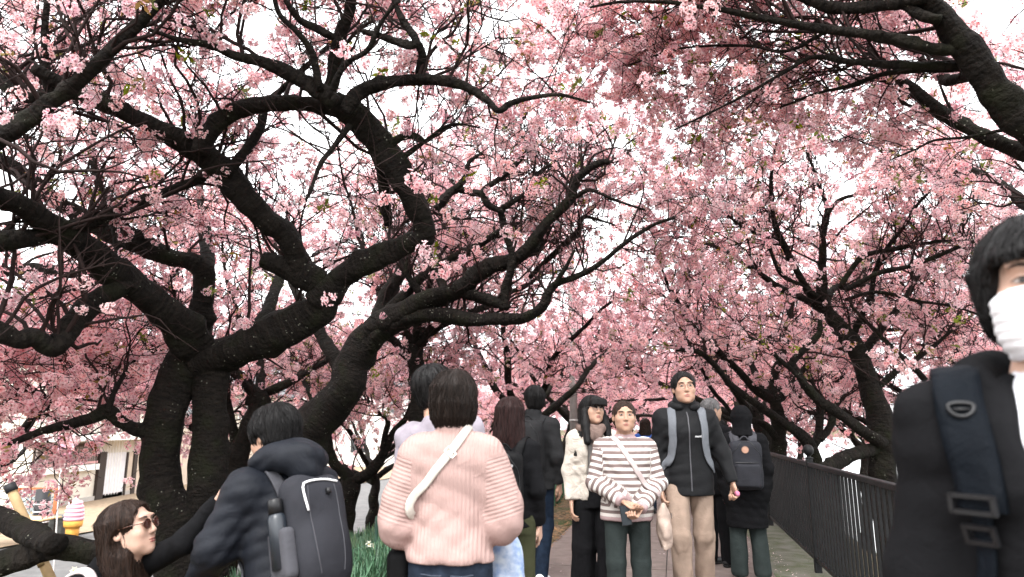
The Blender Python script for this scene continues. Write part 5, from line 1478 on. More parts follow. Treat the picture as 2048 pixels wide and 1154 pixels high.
        for q in 'RL':
            e = J['el' + q]; w = J['wr' + q]; w2 = e + (w - e) * sl_len
            v.chain([J['sh' + q] + (J['neck'] - J['sh' + q]) * .25, J['sh' + q], e, w2], [sleeve[0] * .9, sleeve[0], sleeve[1], sleeve[2]], kt)
        if collar: 
            for (z, r, t) in collar:
                c = s.up(0, -.018, z)
                v.loft(c - s.RL @ np.array([0, 0, t]), c + s.RL @ np.array([0, .006, t]), s.RL @ np.array([1, 0, 0]), [(0, r + .004, r, 0), (1, r, r - .004, 0)], k=.02)
        if post: post(v)
        if fold: v.folds(fold * .35, seed, 24); v.wrinkles(fold * 1.25, seed + 5, 75)
        v.cut(s.up(0, 0, hem), s.RL @ np.array([0, 0, -1.0])) if hem > .0 and not drop else None
        for q in 'RL':
            f = J['wr' + q] - J['el' + q]; f /= np.linalg.norm(f); c = J['el' + q] + (J['wr' + q] - J['el' + q]) * sl_len
            sl, x, y, z = v.box(c - .09, c + .09, 0)
            d = (x - c[0]) * f[0] + (y - c[1]) * f[1] + (z - c[2]) * f[2]
            r = np.sqrt((x - c[0]) ** 2 + (y - c[1]) ** 2 + (z - c[2]) ** 2)
            A = v.D[sl]; v.D[sl] = np.where(r < .085, np.maximum(A, d), A).astype(np.float32)
        o = s.obj(name, v, m); s.tops.append(v); s.topv = v; s.topo = o
        return o
    def limb_attr(s, o, sleeves=True):
        """'rib': angle-wise coordinate on the trunk, distance along the arm on the sleeves; 'band': height on the trunk, along the sleeve on the arms"""
        me = o.data; n = len(me.vertices); P = np.zeros(n * 3, np.float32); me.vertices.foreach_get('co', P); P = P.reshape(-1, 3).astype(float)
        J = s.J; rib = P[:, 0].copy(); band = P[:, 2].copy(); best = np.full(n, .0)
        dt = np.abs(P[:, 0]) - .155 * s.b
        for q in 'RL':
            a, e, w = J['sh' + q], J['el' + q], J['wr' + q]; al = 0; sg = 1 if q == 'R' else -1
            dm = np.full(n, 9.0); tt = np.zeros(n)
            for (p0, p1) in ((a, e), (e, w)):
                L = np.linalg.norm(p1 - p0); t = np.clip((P - p0) @ (p1 - p0) / L ** 2, 0, 1); d = np.linalg.norm(P - p0 - t[:, None] * (p1 - p0), axis=1)
                m = d < dm; dm[m] = d[m]; tt[m] = al + t[m] * L; al += L
            arm = (dm < .095) & ((sg * P[:, 0] > .16 * s.b) | (tt > np.linalg.norm(e - a) * .75)) & (tt > .03)
            rib[arm] = tt[arm] + .3; band[arm] = .795 + al - tt[arm]
        for nm, arr in (('rib', rib), ('band', band)):
            at = me.attributes.new(nm, 'FLOAT', 'POINT'); at.data.foreach_set('value', arr.astype(np.float32))
    def pants(s, name, m, r=(.098, .070, .056), wide=0.0, fold=.0026, seed=3, waist=1.0, cuff=.035, bend=None):
        J = s.J; v = s.vol(lo=np.array([-9, -9, -.05]), hi=np.array([9, 9, waist + .06]))
        v.loft(s.dz + (0, 0, .80), s.dz + (0, 0, waist), (1, 0, 0), s.torso_prof(.80, waist, .010), k=0)
        for q in 'RL':
            a = J['ank' + q] + np.array([0, .0, cuff - .035])
            r0 = min(r[0], .092); v.chain([J['hip' + q] - (0, 0, .02), J['knee' + q], a], [r0, min(r[1], .075) + wide * .6, r[2] + wide], .02)
        if fold: v.wrinkles(fold * 1.3, seed + 7, 70, dirs=((1, .2, .22), (.35, 1, .3), (.7, -.5, .55)))
        for q in 'RL': pass
        zc = min(J['ankR'][2], J['ankL'][2]) - .045 + cuff - .035
        v.cut((0, 0, max(.012, zc)), (0, 0, -1)); v.cut(s.dz + (0, 0, waist), (0, 0, 1))
        s.botv = v; return s.obj(name, v, m)
    def shoes(s, m, solem=None, L=.15):
        for q in 'RL':
            c = s.J['ank' + q]; z0 = c[2] - .08; v = Vol(c + np.array([-.08, -.12, -.09]), c + np.array([.08, .24, .06]), .008)
            v.cone(c + np.array([0, -.035, -.038]), c + np.array([0, L, -.046]), .040, .036, .02); v.cone(c + np.array([0, -.02, .0]), c + np.array([0, .05, -.035]), .042, .035, .03)
            v.cut((0, 0, z0 + .022), (0, 0, -1)); o = s.obj('shoe', v, m)
            w = Vol(c + np.array([-.08, -.12, -.10]), c + np.array([.08, .24, .0]), .008); w.cone(c + np.array([0, -.037, -.045]), c + np.array([0, L + .002, -.05]), .043, .040, .02)
            w.cut((0, 0, z0 + .023), (0, 0, 1)); w.cut((0, 0, z0), (0, 0, -1)); s.obj('sole', w, solem or m, o)
    def hair(s, build, m, h=.0055, lo=(-.16, -.18, -.45), hi=(.16, .16, .17), strands=.0024, n_str=320):
        v = Vol(lo, hi, h); build(v)
        x = v.ax[0][:, None, None]; y = v.ax[1][None, :, None]; z = v.ax[2][None, None, :]; th = np.arctan2(x, -y)
        v.D = v.D + (strands * (np.sin(34 * th + 3 * np.sin(9 * th) + 4 * z) + .7 * np.sin(57 * th + 8 * z))).astype(np.float32)
        V, Q = v.mesh(); o = s.hobj('hair', V, Q, m)
        if n_str:
            rng = np.random.default_rng(int(abs(V[:, 2].sum() * 10)) % 9999); i = rng.choice(len(V), n_str); P = V[i].copy(); K = 11; L = np.zeros((n_str, K, 3)); L[:, 0] = P
            st = rng.uniform(.006, .012, n_str)
            swirl = rng.normal(0, .25, (n_str, 1))
            for k in range(1, K):
                g = v.grad(P); d = np.array([0, 0, -1.0]) + .9 * np.column_stack([P[:, 0], P[:, 1] + .02, np.zeros(n_str)]) / .1 * np.clip(P[:, 2:3] / .1, 0, 1.2) + swirl * np.column_stack([-P[:, 1], P[:, 0], np.zeros(n_str)]) / .1 + rng.normal(0, .12, (n_str, 3))
                d = d - g * np.sum(d * g, 1)[:, None]; d /= np.linalg.norm(d, axis=1)[:, None] + 1e-6
                P = P + d * st[:, None]; dd = v.sample(P) - (.0015 + .0045 * rng.random(n_str) * k / K)
                P = P - v.grad(P) * np.clip(dd, -.02, .02 if k < K - 3 else .0)[:, None]
                L[:, k] = P
            inface = (L[:, -1, 1] > .05) & (L[:, -1, 2] < .030)
            L = L[~inface]
            r = rng.uniform(.0009, .0018, len(L))[:, None] * np.interp(np.linspace(0, 1, K), [0, .2, .7, 1], [.3, 1, 1, .15])[None]
            tv, tq = tubes(L, r, 4); so = s.hobj('strands', tv, tq, m, o); so['kind'] = 'stuff'
        return o
    def glasses(s, m, rx=.024, rz=.019, r=.0013, lens=None, round_=True):
        k = s.kind; y = .103
        g = MB()
        for sx in (-1, 1):
            pts = [(sx * .032 + rx * math.cos(a), y - .006 * abs(math.cos(a)) ** 2 * (1 if sx * math.cos(a) > 0 else 0), .006 + rz * math.sin(a)) for a in np.linspace(0, 6.283, 22)]
            g.tube(pts, r, 6, cap=False)
            g.tube([(sx * (.032 + rx), y - .006, .012), (sx * .077, .06, .014), (sx * .083, .0, .010), (sx * .080, -.02, -.005)], r, 6)
        g.tube([(-.009, y, .012), (0, y + .003, .015), (.009, y, .012)], r, 6)
        fr = s.hmb('glasses', g, m)
        if lens:
            for sx in (-1, 1):
                q = MB(); c = np.array([sx * .032, y - .001, .006]); q.add([c + (0, .002, 0)] + [c + np.array([rx * math.cos(a), -.006 * (1 if sx * math.cos(a) > 0 else 0) * math.cos(a) ** 2, rz * math.sin(a)]) for a in np.linspace(0, 6.283, 19)[:-1]], [(0, 1 + (i + 1) % 18, 1 + i) for i in range(18)])
                s.hmb('lens', q, lens, fr)
        return fr
    # ---- things carried
    def world(s, p): return np.array(s.root.matrix_basis @ Vector(p))
    def gear(s, name, label, cat, base):
        """a top-level thing that uses this person's frame; base is its lowest point there"""
        rt = empty(name, tuple(s.wp(base)), s.root.rotation_euler[2]); rt.scale = s.root.scale; tag(rt, label, cat); rt['_b'] = [float(q) for q in base]
        return rt
    def wp(s, p):
        a = s.root.rotation_euler[2]; p = np.array(p, float) * s.sc; return np.array(s.root.location) + np.array([p[0] * math.cos(a) - p[1] * math.sin(a), p[0] * math.sin(a) + p[1] * math.cos(a), p[2]])
    def strap(s, rt, pts, w, m, name='strap', off=.006, th=.005, vols=None, n=None, proj=True, step=.02):
        C = catmull(pts, step)
        vs = vols or s.tops
        if proj:
            for _ in range(4):
                D = np.stack([v.sample(C) for v in vs]); k = D.argmin(0)
                G = np.stack([v.grad(C) for v in vs])[k, np.arange(len(C))]; d = D.min(0)
                C = C - G * (d - off)[:, None] * .8
            N = G
        else: N = np.tile(np.array(n, float), (len(C), 1))
        for _ in range(2): C[1:-1] = .25 * C[:-2] + .5 * C[1:-1] + .25 * C[2:]; N[1:-1] = .25 * N[:-2] + .5 * N[1:-1] + .25 * N[2:]
        T = np.gradient(C, axis=0); T /= np.linalg.norm(T, axis=1)[:, None] + 1e-9; S_ = np.cross(T, N); S_ /= np.linalg.norm(S_, axis=1)[:, None] + 1e-9; N = np.cross(S_, T)
        V = np.stack([C - S_ * w / 2 - N * th, C + S_ * w / 2 - N * th, C + S_ * w / 2 + N * th * .6, C + S_ * w * .3 + N * th, C - S_ * w * .3 + N * th, C - S_ * w / 2 + N * th * .6], 1)
        n_ = len(C); V = V.reshape(-1, 3); Q = []
        for i in range(n_ - 1):
            for j in range(6): Q.append([i * 6 + j, i * 6 + (j + 1) % 6, (i + 1) * 6 + (j + 1) % 6, (i + 1) * 6 + j])
        b = np.array(rt.get('_b', (0, 0, 0)), float)
        return mesh_obj(name, V - b, np.array(Q), m, rt, smooth=False)
    def gobj(s, rt, name, v, m, parent=None):
        b = np.array(rt.get('_b', (0, 0, 0)), float); V, Q = v.mesh(); return mesh_obj(name, V - b, Q, m, parent or rt)
    def gmb(s, rt, name, mb, m, parent=None, smooth=False):
        b = np.array(rt.get('_b', (0, 0, 0)), float); mb.v = [tuple(np.array(p) - b) for p in mb.v]; return mb.build(name, m, parent or rt, smooth=smooth)

def at_px(px, py, Y):            # foot point and stature from the crown of the head in the photograph
    p = PY(px, py, Y); return (p[0], p[1], float(max(0.0, 0.0))), p[2]
# ------------------------------------------------------------------ the people
def place(px, py, Y, lp, yaw, sc, z=None):
    """root position that brings local point lp to the pixel's ray at distance Y"""
    w = PY(px, py, Y); a = R(yaw); x = (lp[0] * math.cos(a) - lp[1] * math.sin(a)) * sc; y = (lp[0] * math.sin(a) + lp[1] * math.cos(a)) * sc
    q = np.array([w[0] - x, w[1] - y]); s_, w_ = path_sw(q[0], q[1])
    g = 0.0 if 0 <= w_ <= PWID + .3 else float(ground_z(q[0], q[1]))
    return (float(q[0]), float(q[1]), g if z is None else z)
def tolocal(pos, yaw, sc, P):
    a = R(yaw); d = np.array(P) - np.array(pos); return np.array([d[0] * math.cos(a) + d[1] * math.sin(a), -d[0] * math.sin(a) + d[1] * math.cos(a), d[2]]) / sc

def text_np(txt, size):
    c = bpy.data.curves.new('lettering', 'FONT'); c.body = txt; c.size = size; c.extrude = .0006; c.align_x = 'CENTER'; c.align_y = 'CENTER'
    o = bpy.data.objects.new('lettering', c); COL.objects.link(o); bpy.context.view_layer.update()
    me = o.evaluated_get(bpy.context.evaluated_depsgraph_get()).to_mesh(); V = np.array([v.co[:] for v in me.vertices]); Fs = [tuple(p.vertices) for p in me.polygons]
    bpy.data.objects.remove(o); return V, Fs
def lettering(P, txt, size, c, right, upv, vol, m, parent, off=.004):
    V, Fs = text_np(txt, size); Q = np.array(c) + V[:, :1] * np.array(right) + V[:, 1:2] * np.array(upv)
    G = vol.project(Q, off, 8); n = vol.grad(G); G = G + n * V[:, 2:3]
    mb = MB(); mb.add(G, Fs); return mb.build('lettering', m, parent)

BLACKH = hair_mat('hair_black', (.0055, .005, .005)); BROWNH = hair_mat('hair_dark_brown', (.018, .010, .007)); REDH = hair_mat('hair_red_brown', (.015, .0065, .006)); GREYH = hair_mat('hair_grey', (.11, .105, .105)); DARKB = hair_mat('hair_brown_black', (.010, .0065, .005))
LSKIN = skin('light', (.36, .215, .152)); PSKIN = skin('pale', (.46, .295, .225)); TSKIN = skin('tan', (.33, .195, .135))
BLK_C = cloth_mat('black_cloth', (.007, .007, .0078)); BLK_S = cloth_mat('black_shell', (.007, .0072, .008), rough=.65, bump=.08, spec=.12); NAVYJ = cloth_mat('navy_down', (.0068, .0082, .012), rough=.55, bump=.12, spec=.14)
JEAN = cloth_mat('dark_denim', (.016, .022, .034), noise=(30, .25)); JEAN2 = cloth_mat('blue_denim', (.010, .016, .028), noise=(25, .25)); OLIVE = cloth_mat('olive_cotton', (.042, .044, .024)); BEIGE_P = cloth_mat('beige_chino', (.25, .185, .145)); GREYGRN = cloth_mat('grey_green_trouser', (.026, .033, .032))
CHAR = cloth_mat('charcoal_cloth', (.020, .020, .021)); CREAMJ = cloth_mat('cream_fleece', (.44, .395, .345), weave=160, bump=.3); GREYT = cloth_mat('grey_knit', (.20, .185, .175)); WHITET = cloth_mat('white_tee', (.60, .595, .63), bump=.1)
LAV = cloth_mat('lavender_cotton', (.25, .225, .255)); PINKK = cloth_mat('pink_rib_knit', (.325, .222, .202), ribs=2 * math.pi / .0165, bump=.12, noise=(6, .05)); SCARF = cloth_mat('brown_scarf', (.135, .095, .082), noise=(14, .35)); GREYPK = cloth_mat('grey_nylon', (.055, .055, .062), rough=.6, bump=.1); SLATE = cloth_mat('slate_nylon', (.024, .0245, .029), rough=.6, bump=.1); LGREY = cloth_mat('light_grey_strap', (.115, .122, .135), rough=.6); BLKPK = cloth_mat('black_nylon', (.007, .007, .0075), rough=.5, bump=.1); NAVYS = cloth_mat('navy_webbing', (.0038, .0052, .0075), rough=.55, weave=300, bump=.2)
WHITESH = mat('white_leather', (.74, .74, .73), rough=.5); BLKSH = mat('black_leather', (.012, .012, .012), rough=.4); WHITEST = cloth_mat('cream_webbing', (.50, .46, .41)); BLACKP = mat('black_plastic', (.008, .008, .009), rough=.4, spec=.3); METALF = mat('thin_metal', (.25, .22, .20), rough=.3, metal=.9)

def h_short(v, fringe=.055, low=-.05, puff=.012):
    v.ell((0, -.014, .034), (.079 + puff, .098 + puff, .086 + puff), k=0); v.ell((0, -.052, -.035), (.070 + puff * .4, .050, .060), k=.03)
    v.ell((0, .105, fringe - .095), (.068, .088, .092), k=.012, op='s'); v.cut((0, 0, -.10), (0, 0, -1))
    for sx in (-1, 1): v.ell((sx * .095, .012, -.035), (.03, .035, .045), k=.01, op='s')
def h_bob(v, z0=-.118, w=.099):
    v.ell((0, -.012, .034), (w - .004, .112, .092), k=0); v.loft((0, -.012, .05), (0, -.018, z0), (1, 0, 0), [(0, w - .004, .112, 0), (.45, w + .003, .112, 0), (.8, w - .006, .098, 0), (1, w - .026, .078, 0)], k=.01)
    v.rbox((0, .125, -.055), (.060, .085, .105), .03, k=.012, op='s')
def h_long(v, z0=-.40, w=.094, spread=.035):
    v.ell((0, -.012, .034), (w - .003, .110, .090), k=0)
    v.loft((0, -.03, .05), (0, -.05, z0), (1, 0, 0), [(0, w, .095, 0), (.35, w + .006, .085, 0), (.7, w + spread * .6, .075, 0), (1, w + spread, .06, 0)], k=.01)
    v.rbox((0, .13, -.20), (.056, .105, .232), .03, k=.012, op='s')
def backpack(P, label, m, c, hf, rad, strapm, sw=.19, straps=True, mm=None, pocket=True, name='backpack', zt=None, badge=None, front=True, strap_front_z=1.05, strap_w=.055):
    """c: centre in the wearer's frame (before leaning); hf half size"""
    RL = P.RL; C = P.up(*c); base = P.up(c[0], c[1], c[2] - hf[2])
    rt = P.gear(name, label, 'backpack', base)
    v = Vol(C - np.linalg.norm(hf) - .05, C + np.linalg.norm(hf) + .05, .009 if P.h < .012 else .012)
    v.rbox(C, hf, rad, M=RL, k=0); v.ell(P.up(c[0], c[1] - hf[1] * .5, c[2] - hf[2] * .35), (hf[0] * .9, hf[1] * .85, hf[2] * .62), M=RL, k=.03); v.folds(.003, 9, 26)
    o = P.gobj(rt, 'bag', v, m)
    if pocket:
        pv = Vol(C - np.linalg.norm(hf) - .08, C + np.linalg.norm(hf) + .08, .009); pv.rbox(P.up(c[0], c[1] - hf[1] - .008, c[2] - hf[2] * .40), (hf[0] * .78, .035, hf[2] * .48), .03, M=RL, k=0); pv.folds(.002, 3, 30); P.gobj(rt, 'front_pocket', pv, m)
        z0 = c[2] + hf[2] * .12
        P.gmb(rt, 'zip', MB().tube([P.up(x, c[1] - hf[1] - .022 + .02 * (x / hf[0]) ** 2, z0) for x in np.linspace(-hf[0] * .7, hf[0] * .7, 9)], .004, 6), mm or BLACKP)
        arc = [P.up(hf[0] * .86 * math.sin(a), c[1] - hf[1] * .62, c[2] + hf[2] * .05 + hf[2] * .86 * math.cos(a)) for a in np.linspace(-1.9, 1.9, 26)]
        arc = [v.project(np.array([q]), .001)[0] for q in arc]
        P.gmb(rt, 'zip', MB().tube(arc, .0035, 6), mm or BLACKP)
    P.gmb(rt, 'handle', MB().tube([P.up(x, c[1] + hf[1] * .5, c[2] + hf[2] + .045 * math.cos(x / .05 * 1.57)) for x in np.linspace(-.05, .05, 9)], .007, 7), strapm, smooth=True)
    if straps:
        for sx in (-1, 1):
            x = sx * .105
            pts = [P.up(x * .8, c[1] + hf[1] * .7, c[2] + hf[2] * .75), P.up(x, -.10, 1.42), P.up(x * 1.05, -.02, 1.46), P.up(x * 1.1, .07, 1.42), P.up(x * 1.15, .12, 1.30), P.up(x * 1.25, .13, 1.17), P.up(x * 1.5, .10, strap_front_z), P.up(x * 1.9, .02, strap_front_z - .08)]
            P.strap(rt, pts, strap_w, strapm, off=.010)
    return rt, v

def add_text_ok(): pass

# --- masked man in the foreground ---------------------------------------------------------------
pos, H = at_px(2066, 466, 1.2)
m1 = Person('man with black fringe and white face mask in an open black hooded jacket', pos, 150, H, 'm', h=.009, skinm=PSKIN, head=(-4, 0, 0))
m1.top('tee', WHITET, hem=.84, add=.016, sleeve=(.060, .052, .046), fold=.003, seed=21, sl_len=.5)
tee_v = m1.tops.pop()
def open_front(v, w=.062, z0=.70, z1=1.50, taper=.0):
    def f(vv):
        vv.rbox((0, .22, (z0 + z1) / 2), (w, .20, (z1 - z0) / 2), .02, k=.015, op='s'); vv.cone((0, .12, 1.36), (0, .10, 1.52), w * 1.15, .085, k=.02, op='s')
    return f
m1.top('jacket', BLK_C, hem=.74, add=.046, sleeve=(.092, .080, .058), fold=.007, seed=22, post=open_front(None), kt=.07)
hv = Vol((-.28, -.28, 1.28), (.28, .22, 1.62), .010)
ring = [(.105 * math.sin(a) * 1.15, -.035 - .105 * math.cos(a), 1.435 + .012 * math.cos(a) - .05 * max(0, -math.cos(a))) for a in np.linspace(-2.35, 2.35, 16)]
hv.chain(ring, [.026 + .030 * max(0, math.cos(a * .75)) for a in np.linspace(-2.35, 2.35, 16)], .02); hv.cone((-.06, -.16, 1.42), (.06, -.16, 1.42), .06, .06, .04); hv.cone((0, -.17, 1.34), (0, -.15, 1.42), .05, .06, .05); hv.folds(.004, 5, 32); hv.wrinkles(.004, 3, 80)
m1.obj('hood', hv, BLK_C)
m1.pants('trousers', CHAR); m1.shoes(BLKSH)
def h_fringe(v):
    v.ell((0, -.012, .038), (.097, .114, .104), k=0); v.ell((0, -.045, -.030), (.088, .062, .070), k=.03)
    v.ell((0, .070, .048), (.078, .048, .042), k=.02)
    for sx in (-1, 1): v.cone((sx * .084, .030, .03), (sx * .082, .034, -.035), .020, .010, .015)
    v.rbox((0, .125, -.054), (.073, .074, .104), .02, k=.006, op='s')
    for x in (-.030, .018, .05): v.cone((x, .13, .058), (x + .010, .125, .03), .010, .010, .006, op='s')
m1.hair(h_fringe, BLACKH, h=.0045, hi=(.16, .16, .18), lo=(-.16, -.18, -.16), strands=.0022, n_str=900)
hvv = head_vol('m'); mk = Vol(hvv.lo, hvv.lo + hvv.h * (hvv.n - 1), hvv.h); mk.D = hvv.D - .0075; mk.ell((0, .092, -.030), (.030, .026, .034), k=.03); z = mk.ax[2][None, None, :]
mk.D = mk.D + (.0016 * np.sin(z * 420)).astype(np.float32)
mk.cut((0, .10, .002), (0, -.35, 1)); mk.cut((0, 0, -.115), (0, .15, -1)); mk.cut((0, .022, 0), (0, -1, .15))
V, Q = mk.mesh(); msk = m1.hobj('face_mask', V, Q, cloth_mat('mask_white', (.70, .70, .72), bump=.05, sheen=0))
for sx in (-1, 1): m1.hmb('ear_loop', MB().tube([(sx * .066, .024, -.020), (sx * .078, .0, .012), (sx * .086, -.022, .004), (sx * .082, -.02, -.02), (sx * .066, .024, -.066)], .0016, 6), WHITET, msk)
bp1, _ = backpack(m1, 'navy backpack worn by the man with the white face mask', NAVYS, (0, -.235, 1.16), (.15, .085, .23), .06, NAVYS, straps=False)
sc_ = m1
for sx in (1, -1):
    x = sx * .150
    st = m1.strap(bp1, [m1.up(x * .8, -.16, 1.36), m1.up(x, -.09, 1.45), m1.up(x, -.01, 1.475), m1.up(x, .08, 1.43), m1.up(x * 1.02, .13, 1.33), m1.up(x * 1.04, .15, 1.25), m1.up(x * 1.06, .155, 1.215)], .074, NAVYS, off=.012, th=.008)
    m1.strap(bp1, [m1.up(x * 1.05, .155, 1.225), m1.up(x * 1.12, .15, 1.15), m1.up(x * 1.25, .13, 1.06), m1.up(x * 1.6, .07, .97), m1.up(x * 1.7, -.05, .95)], .030, NAVYS, name='webbing', off=.014, th=.003)
    c = m1.topv.project(np.array([[x, .11, 1.392]]), .026)[0]; n = m1.topv.grad(c[None])[0]; r_ = np.cross(n, [0, 0, 1]); r_ /= np.linalg.norm(r_); u_ = np.cross(r_, n); u_ = u_ if u_[2] > 0 else -u_
    m1.gmb(bp1, 'ring', MB().tube([c + r_ * .019 * math.cos(a) + u_ * (.019 * math.sin(a) if math.sin(a) < 0 else .006 * math.sin(a)) for a in np.linspace(0, 6.283, 25)], .0036, 7, cap=False).tube([c + r_ * -.012 + u_ * -.006, c + r_ * .012 + u_ * -.006], .003, 7), BLACKP, smooth=True)
    for zz, hw in ((1.228, .034), (1.172, .022)):
        c = m1.topv.project(np.array([[x * 1.06, .14, zz]]), .024)[0]; n = m1.topv.grad(c[None])[0]; r_ = np.cross(n, [0, 0, 1]); r_ /= np.linalg.norm(r_); u_ = np.cross(n, r_)
        M = np.stack([r_, n, u_], 1)
        b_ = MB()
        for d in (-1, 1): b_.box(c + u_ * d * .013, (hw * 2, .008, .007), M=M); b_.box(c + r_ * d * hw, (.007, .008, .032), M=M)
        m1.gmb(bp1, 'buckle', b_, BLACKP)
m1.gmb(bp1, 'strap_tip', MB().tube([m1.topv.project(np.array([m1.up(.06, .16, q)]), .012)[0] for q in (1.02, .99)], .006, 6), mat('grey_plastic', (.3, .3, .3), rough=.4))

# --- woman in the pink sweater ------------------------------------------------------------------
pos, H = at_px(908, 745, 2.85)
w2 = Person('woman with a short dark bob seen from behind in a pale pink ribbed sweater', pos, -4, H, 'f', h=.0095, skinm=PSKIN,
            pose=dict(elR=(.228, -.02, 1.08), elL=(-.236, -.02, 1.06), wrR=(.16, .22, 1.02), wrL=(-.14, .22, 1.0)), build=.97, curl=('grip', 'grip'))
def sw_post(v):
    for q in 'RL':
        e = w2.J['el' + q]; v.ell(e + np.array([0, .03, -.035]), (.066, .075, .075), k=.05)
        sg = 1 if q == 'R' else -1; v.cone((sg * .17, 0, 1.30), (sg * .235, -.01, 1.16), .06, .06, k=.07)
o = w2.top('sweater', PINKK, hem=.905, add=.034, sleeve=(.080, .078, .056), fold=.0045, seed=31, collar=[(1.475, .066, .032)], neckz=1.50, kt=.07, blouson=.012, post=sw_post, hip=.012)
w2.limb_attr(o)
w2.pants('jeans', JEAN, r=(.108, .076, .06)); w2.shoes(WHITESH)
pk = w2.botv
for sx in (-1, 1):
    c = w2.botv.project(np.array([[sx * .075, -.16, .86]]), .003)[0]; w2_p = [w2.botv.project(np.array([[sx * .075 + dx, -.15, .862 + .004 * abs(dx) / .05]]), .002)[0] for dx in np.linspace(-.055, .055, 8)]
    MB().tube(w2_p, .003, 5).build('pocket_seam', cloth_mat('denim_thread', (.05, .06, .08)), w2.root)
w2.hair(lambda v: h_bob(v), DARKB, h=.005, lo=(-.16, -.18, -.17), hi=(.16, .16, .17), strands=.0014, n_str=700)
xb = w2.gear('shoulder_bag', 'black shoulder bag on a cream strap worn by the woman in pink', 'bag', (-.22, .10, .72))
v = Vol((-.42, -.06, .66), (-.05, .32, 1.0), .011); v.rbox((-.235, .13, .83), (.05, .12, .11), .035, k=0); v.folds(.003, 2, 25); w2.gobj(xb, 'bag', v, BLKPK)
w2.strap(xb, [w2.up(-.22, .14, .95), w2.up(-.215, .02, 1.06), w2.up(-.16, -.10, 1.15), w2.up(-.09, -.14, 1.245), w2.up(.0, -.14, 1.35), w2.up(.06, -.09, 1.43), w2.up(.085, -.01, 1.47), w2.up(.06, .07, 1.42), w2.up(-.02, .13, 1.30), w2.up(-.12, .16, 1.12), w2.up(-.20, .17, .98)], .036, WHITEST, off=.006)
c = w2.topv.project(np.array([[.012, -.15, 1.365]]), .014)[0]; n = w2.topv.grad(c[None])[0]; d_ = np.array([.66, .0, .75]); d_ -= n * (d_ @ n); d_ /= np.linalg.norm(d_); s2 = np.cross(n, d_); M = np.stack([s2, n, d_], 1)
w2.gmb(xb, 'slider', MB().box(c + d_ * .012, (.046, .006, .005), M=M).box(c - d_ * .012, (.046, .006, .005), M=M).box(c + s2 * .022, (.005, .006, .026), M=M).box(c - s2 * .022, (.005, .006, .026), M=M), mat('ivory_plastic', (.7, .66, .6), rough=.4))
cb = w2.gear('carrier_bag', 'pale blue and white patterned carrier bag held by the woman in pink', 'bag', (.235, .20, .45))
BLUEBAG = mat('pale_blue_bag', (.17, .25, .42), rough=.4, noise=(22, .1), color2=(.50, .55, .62), spec=.3)
v = Vol((.08, .04, .40), (.40, .36, 1.06), .011); v.loft((.235, .20, .45), (.22, .21, 1.02), (1, .1, 0), [(0, .085, .06, 0), (.5, .095, .075, 0), (.8, .07, .06, 0), (1, .025, .03, 0)], k=0); v.folds(.009, 4, 34, dirs=[(1, .3, .1), (.2, 1, .1)]); w2.gobj(cb, 'bag', v, BLUEBAG)

# --- man in lavender, mostly behind her ---------------------------------------------------------
pos, H = at_px(903, 741, 3.55)
m3 = Person('man in a lavender-grey shirt with white lettering, turned to the right behind the pink sweater', (pos[0], pos[1], 0), -18, H * 1.015, 'm', h=.011, skinm=LSKIN, lean=(0, -8), head=(-52, 2, 8))
m3.top('shirt', LAV, hem=.80, add=.03, sleeve=(.080, .072, .05), fold=.006, seed=41)
m3.pants('jeans', JEAN2); m3.shoes(WHITESH); m3.hair(lambda v: h_short(v, .08, puff=.013), BLACKH, lo=(-.14, -.16, -.13), hi=(.14, .14, .16))
lt = [-.20, -.08, 1.30]
lettering(m3, 'MSI', .062, m3.up(.125, -.14, 1.345), (.97, .1, -.1), (0, .25, 1), m3.topv, mat('white_print', (.75, .75, .76), rough=.6), m3.root)

# --- woman with the black backpack --------------------------------------------------------------
pos, H = at_px(1020, 797, 4.4)
w4 = Person('woman with reddish-brown hair walking away in black top and olive trousers', pos, -14, H, 'f', h=.012, skinm=PSKIN, pose=dict(ankL=(-.09, .16, .08), kneeL=(-.09, .12, .50), kneeR=(.09, .02, .49), ankR=(.09, -.16, .10)))
w4.top('sweater', BLK_C, hem=.84, add=.026, sleeve=(.074, .062, .05), seed=51); w4.pants('trousers', OLIVE, r=(.104, .082, .072)); w4.shoes(BLKSH)
w4.hair(lambda v: h_long(v, -.22, .097, .02), REDH, lo=(-.17, -.18, -.27), hi=(.17, .16, .17), strands=.0025)
bp4, v4 = backpack(w4, 'slim black backpack on the woman in olive trousers', BLKPK, (0, -.185, 1.13), (.135, .06, .215), .05, BLKPK)
q = MB(); c = v4.project(np.array([[.075, -.28, 1.25]]), .004)[0]; ang = np.linspace(0, 6.283, 14)[:-1]
q.add([c + np.array([.010 * math.cos(a), -.003, .010 * math.sin(a)]) for a in ang], [tuple(range(13))]); w4.gmb(bp4, 'button', q, mat('silver_button', (.6, .6, .6), rough=.3, metal=.7))

# --- man in charcoal with jeans -----------------------------------------------------------------
pos, H = at_px(1068, 775, 6.4)
m5 = Person('man in charcoal jacket, blue jeans and white shoes walking away', pos, -22, H, 'm', h=.012, skinm=LSKIN, head=(25, 0, 0), pose=dict(ankR=(.09, -.10, .085), ankL=(-.09, .18, .08), kneeL=(-.09, .14, .50)))
m5.top('jacket', CHAR, hem=.80, add=.036, sleeve=(.082, .074, .055), seed=61, collar=[(1.47, .075, .03)], neckz=1.47); m5.pants('jeans', JEAN2); m5.shoes(WHITESH)
m5.hair(lambda v: h_short(v, .05), BLACKH, lo=(-.14, -.16, -.13), hi=(.14, .14, .16))
backpack(m5, 'bulky charcoal backpack on the man in blue jeans', CHAR, (0, -.22, 1.18), (.16, .095, .22), .07, CHAR)

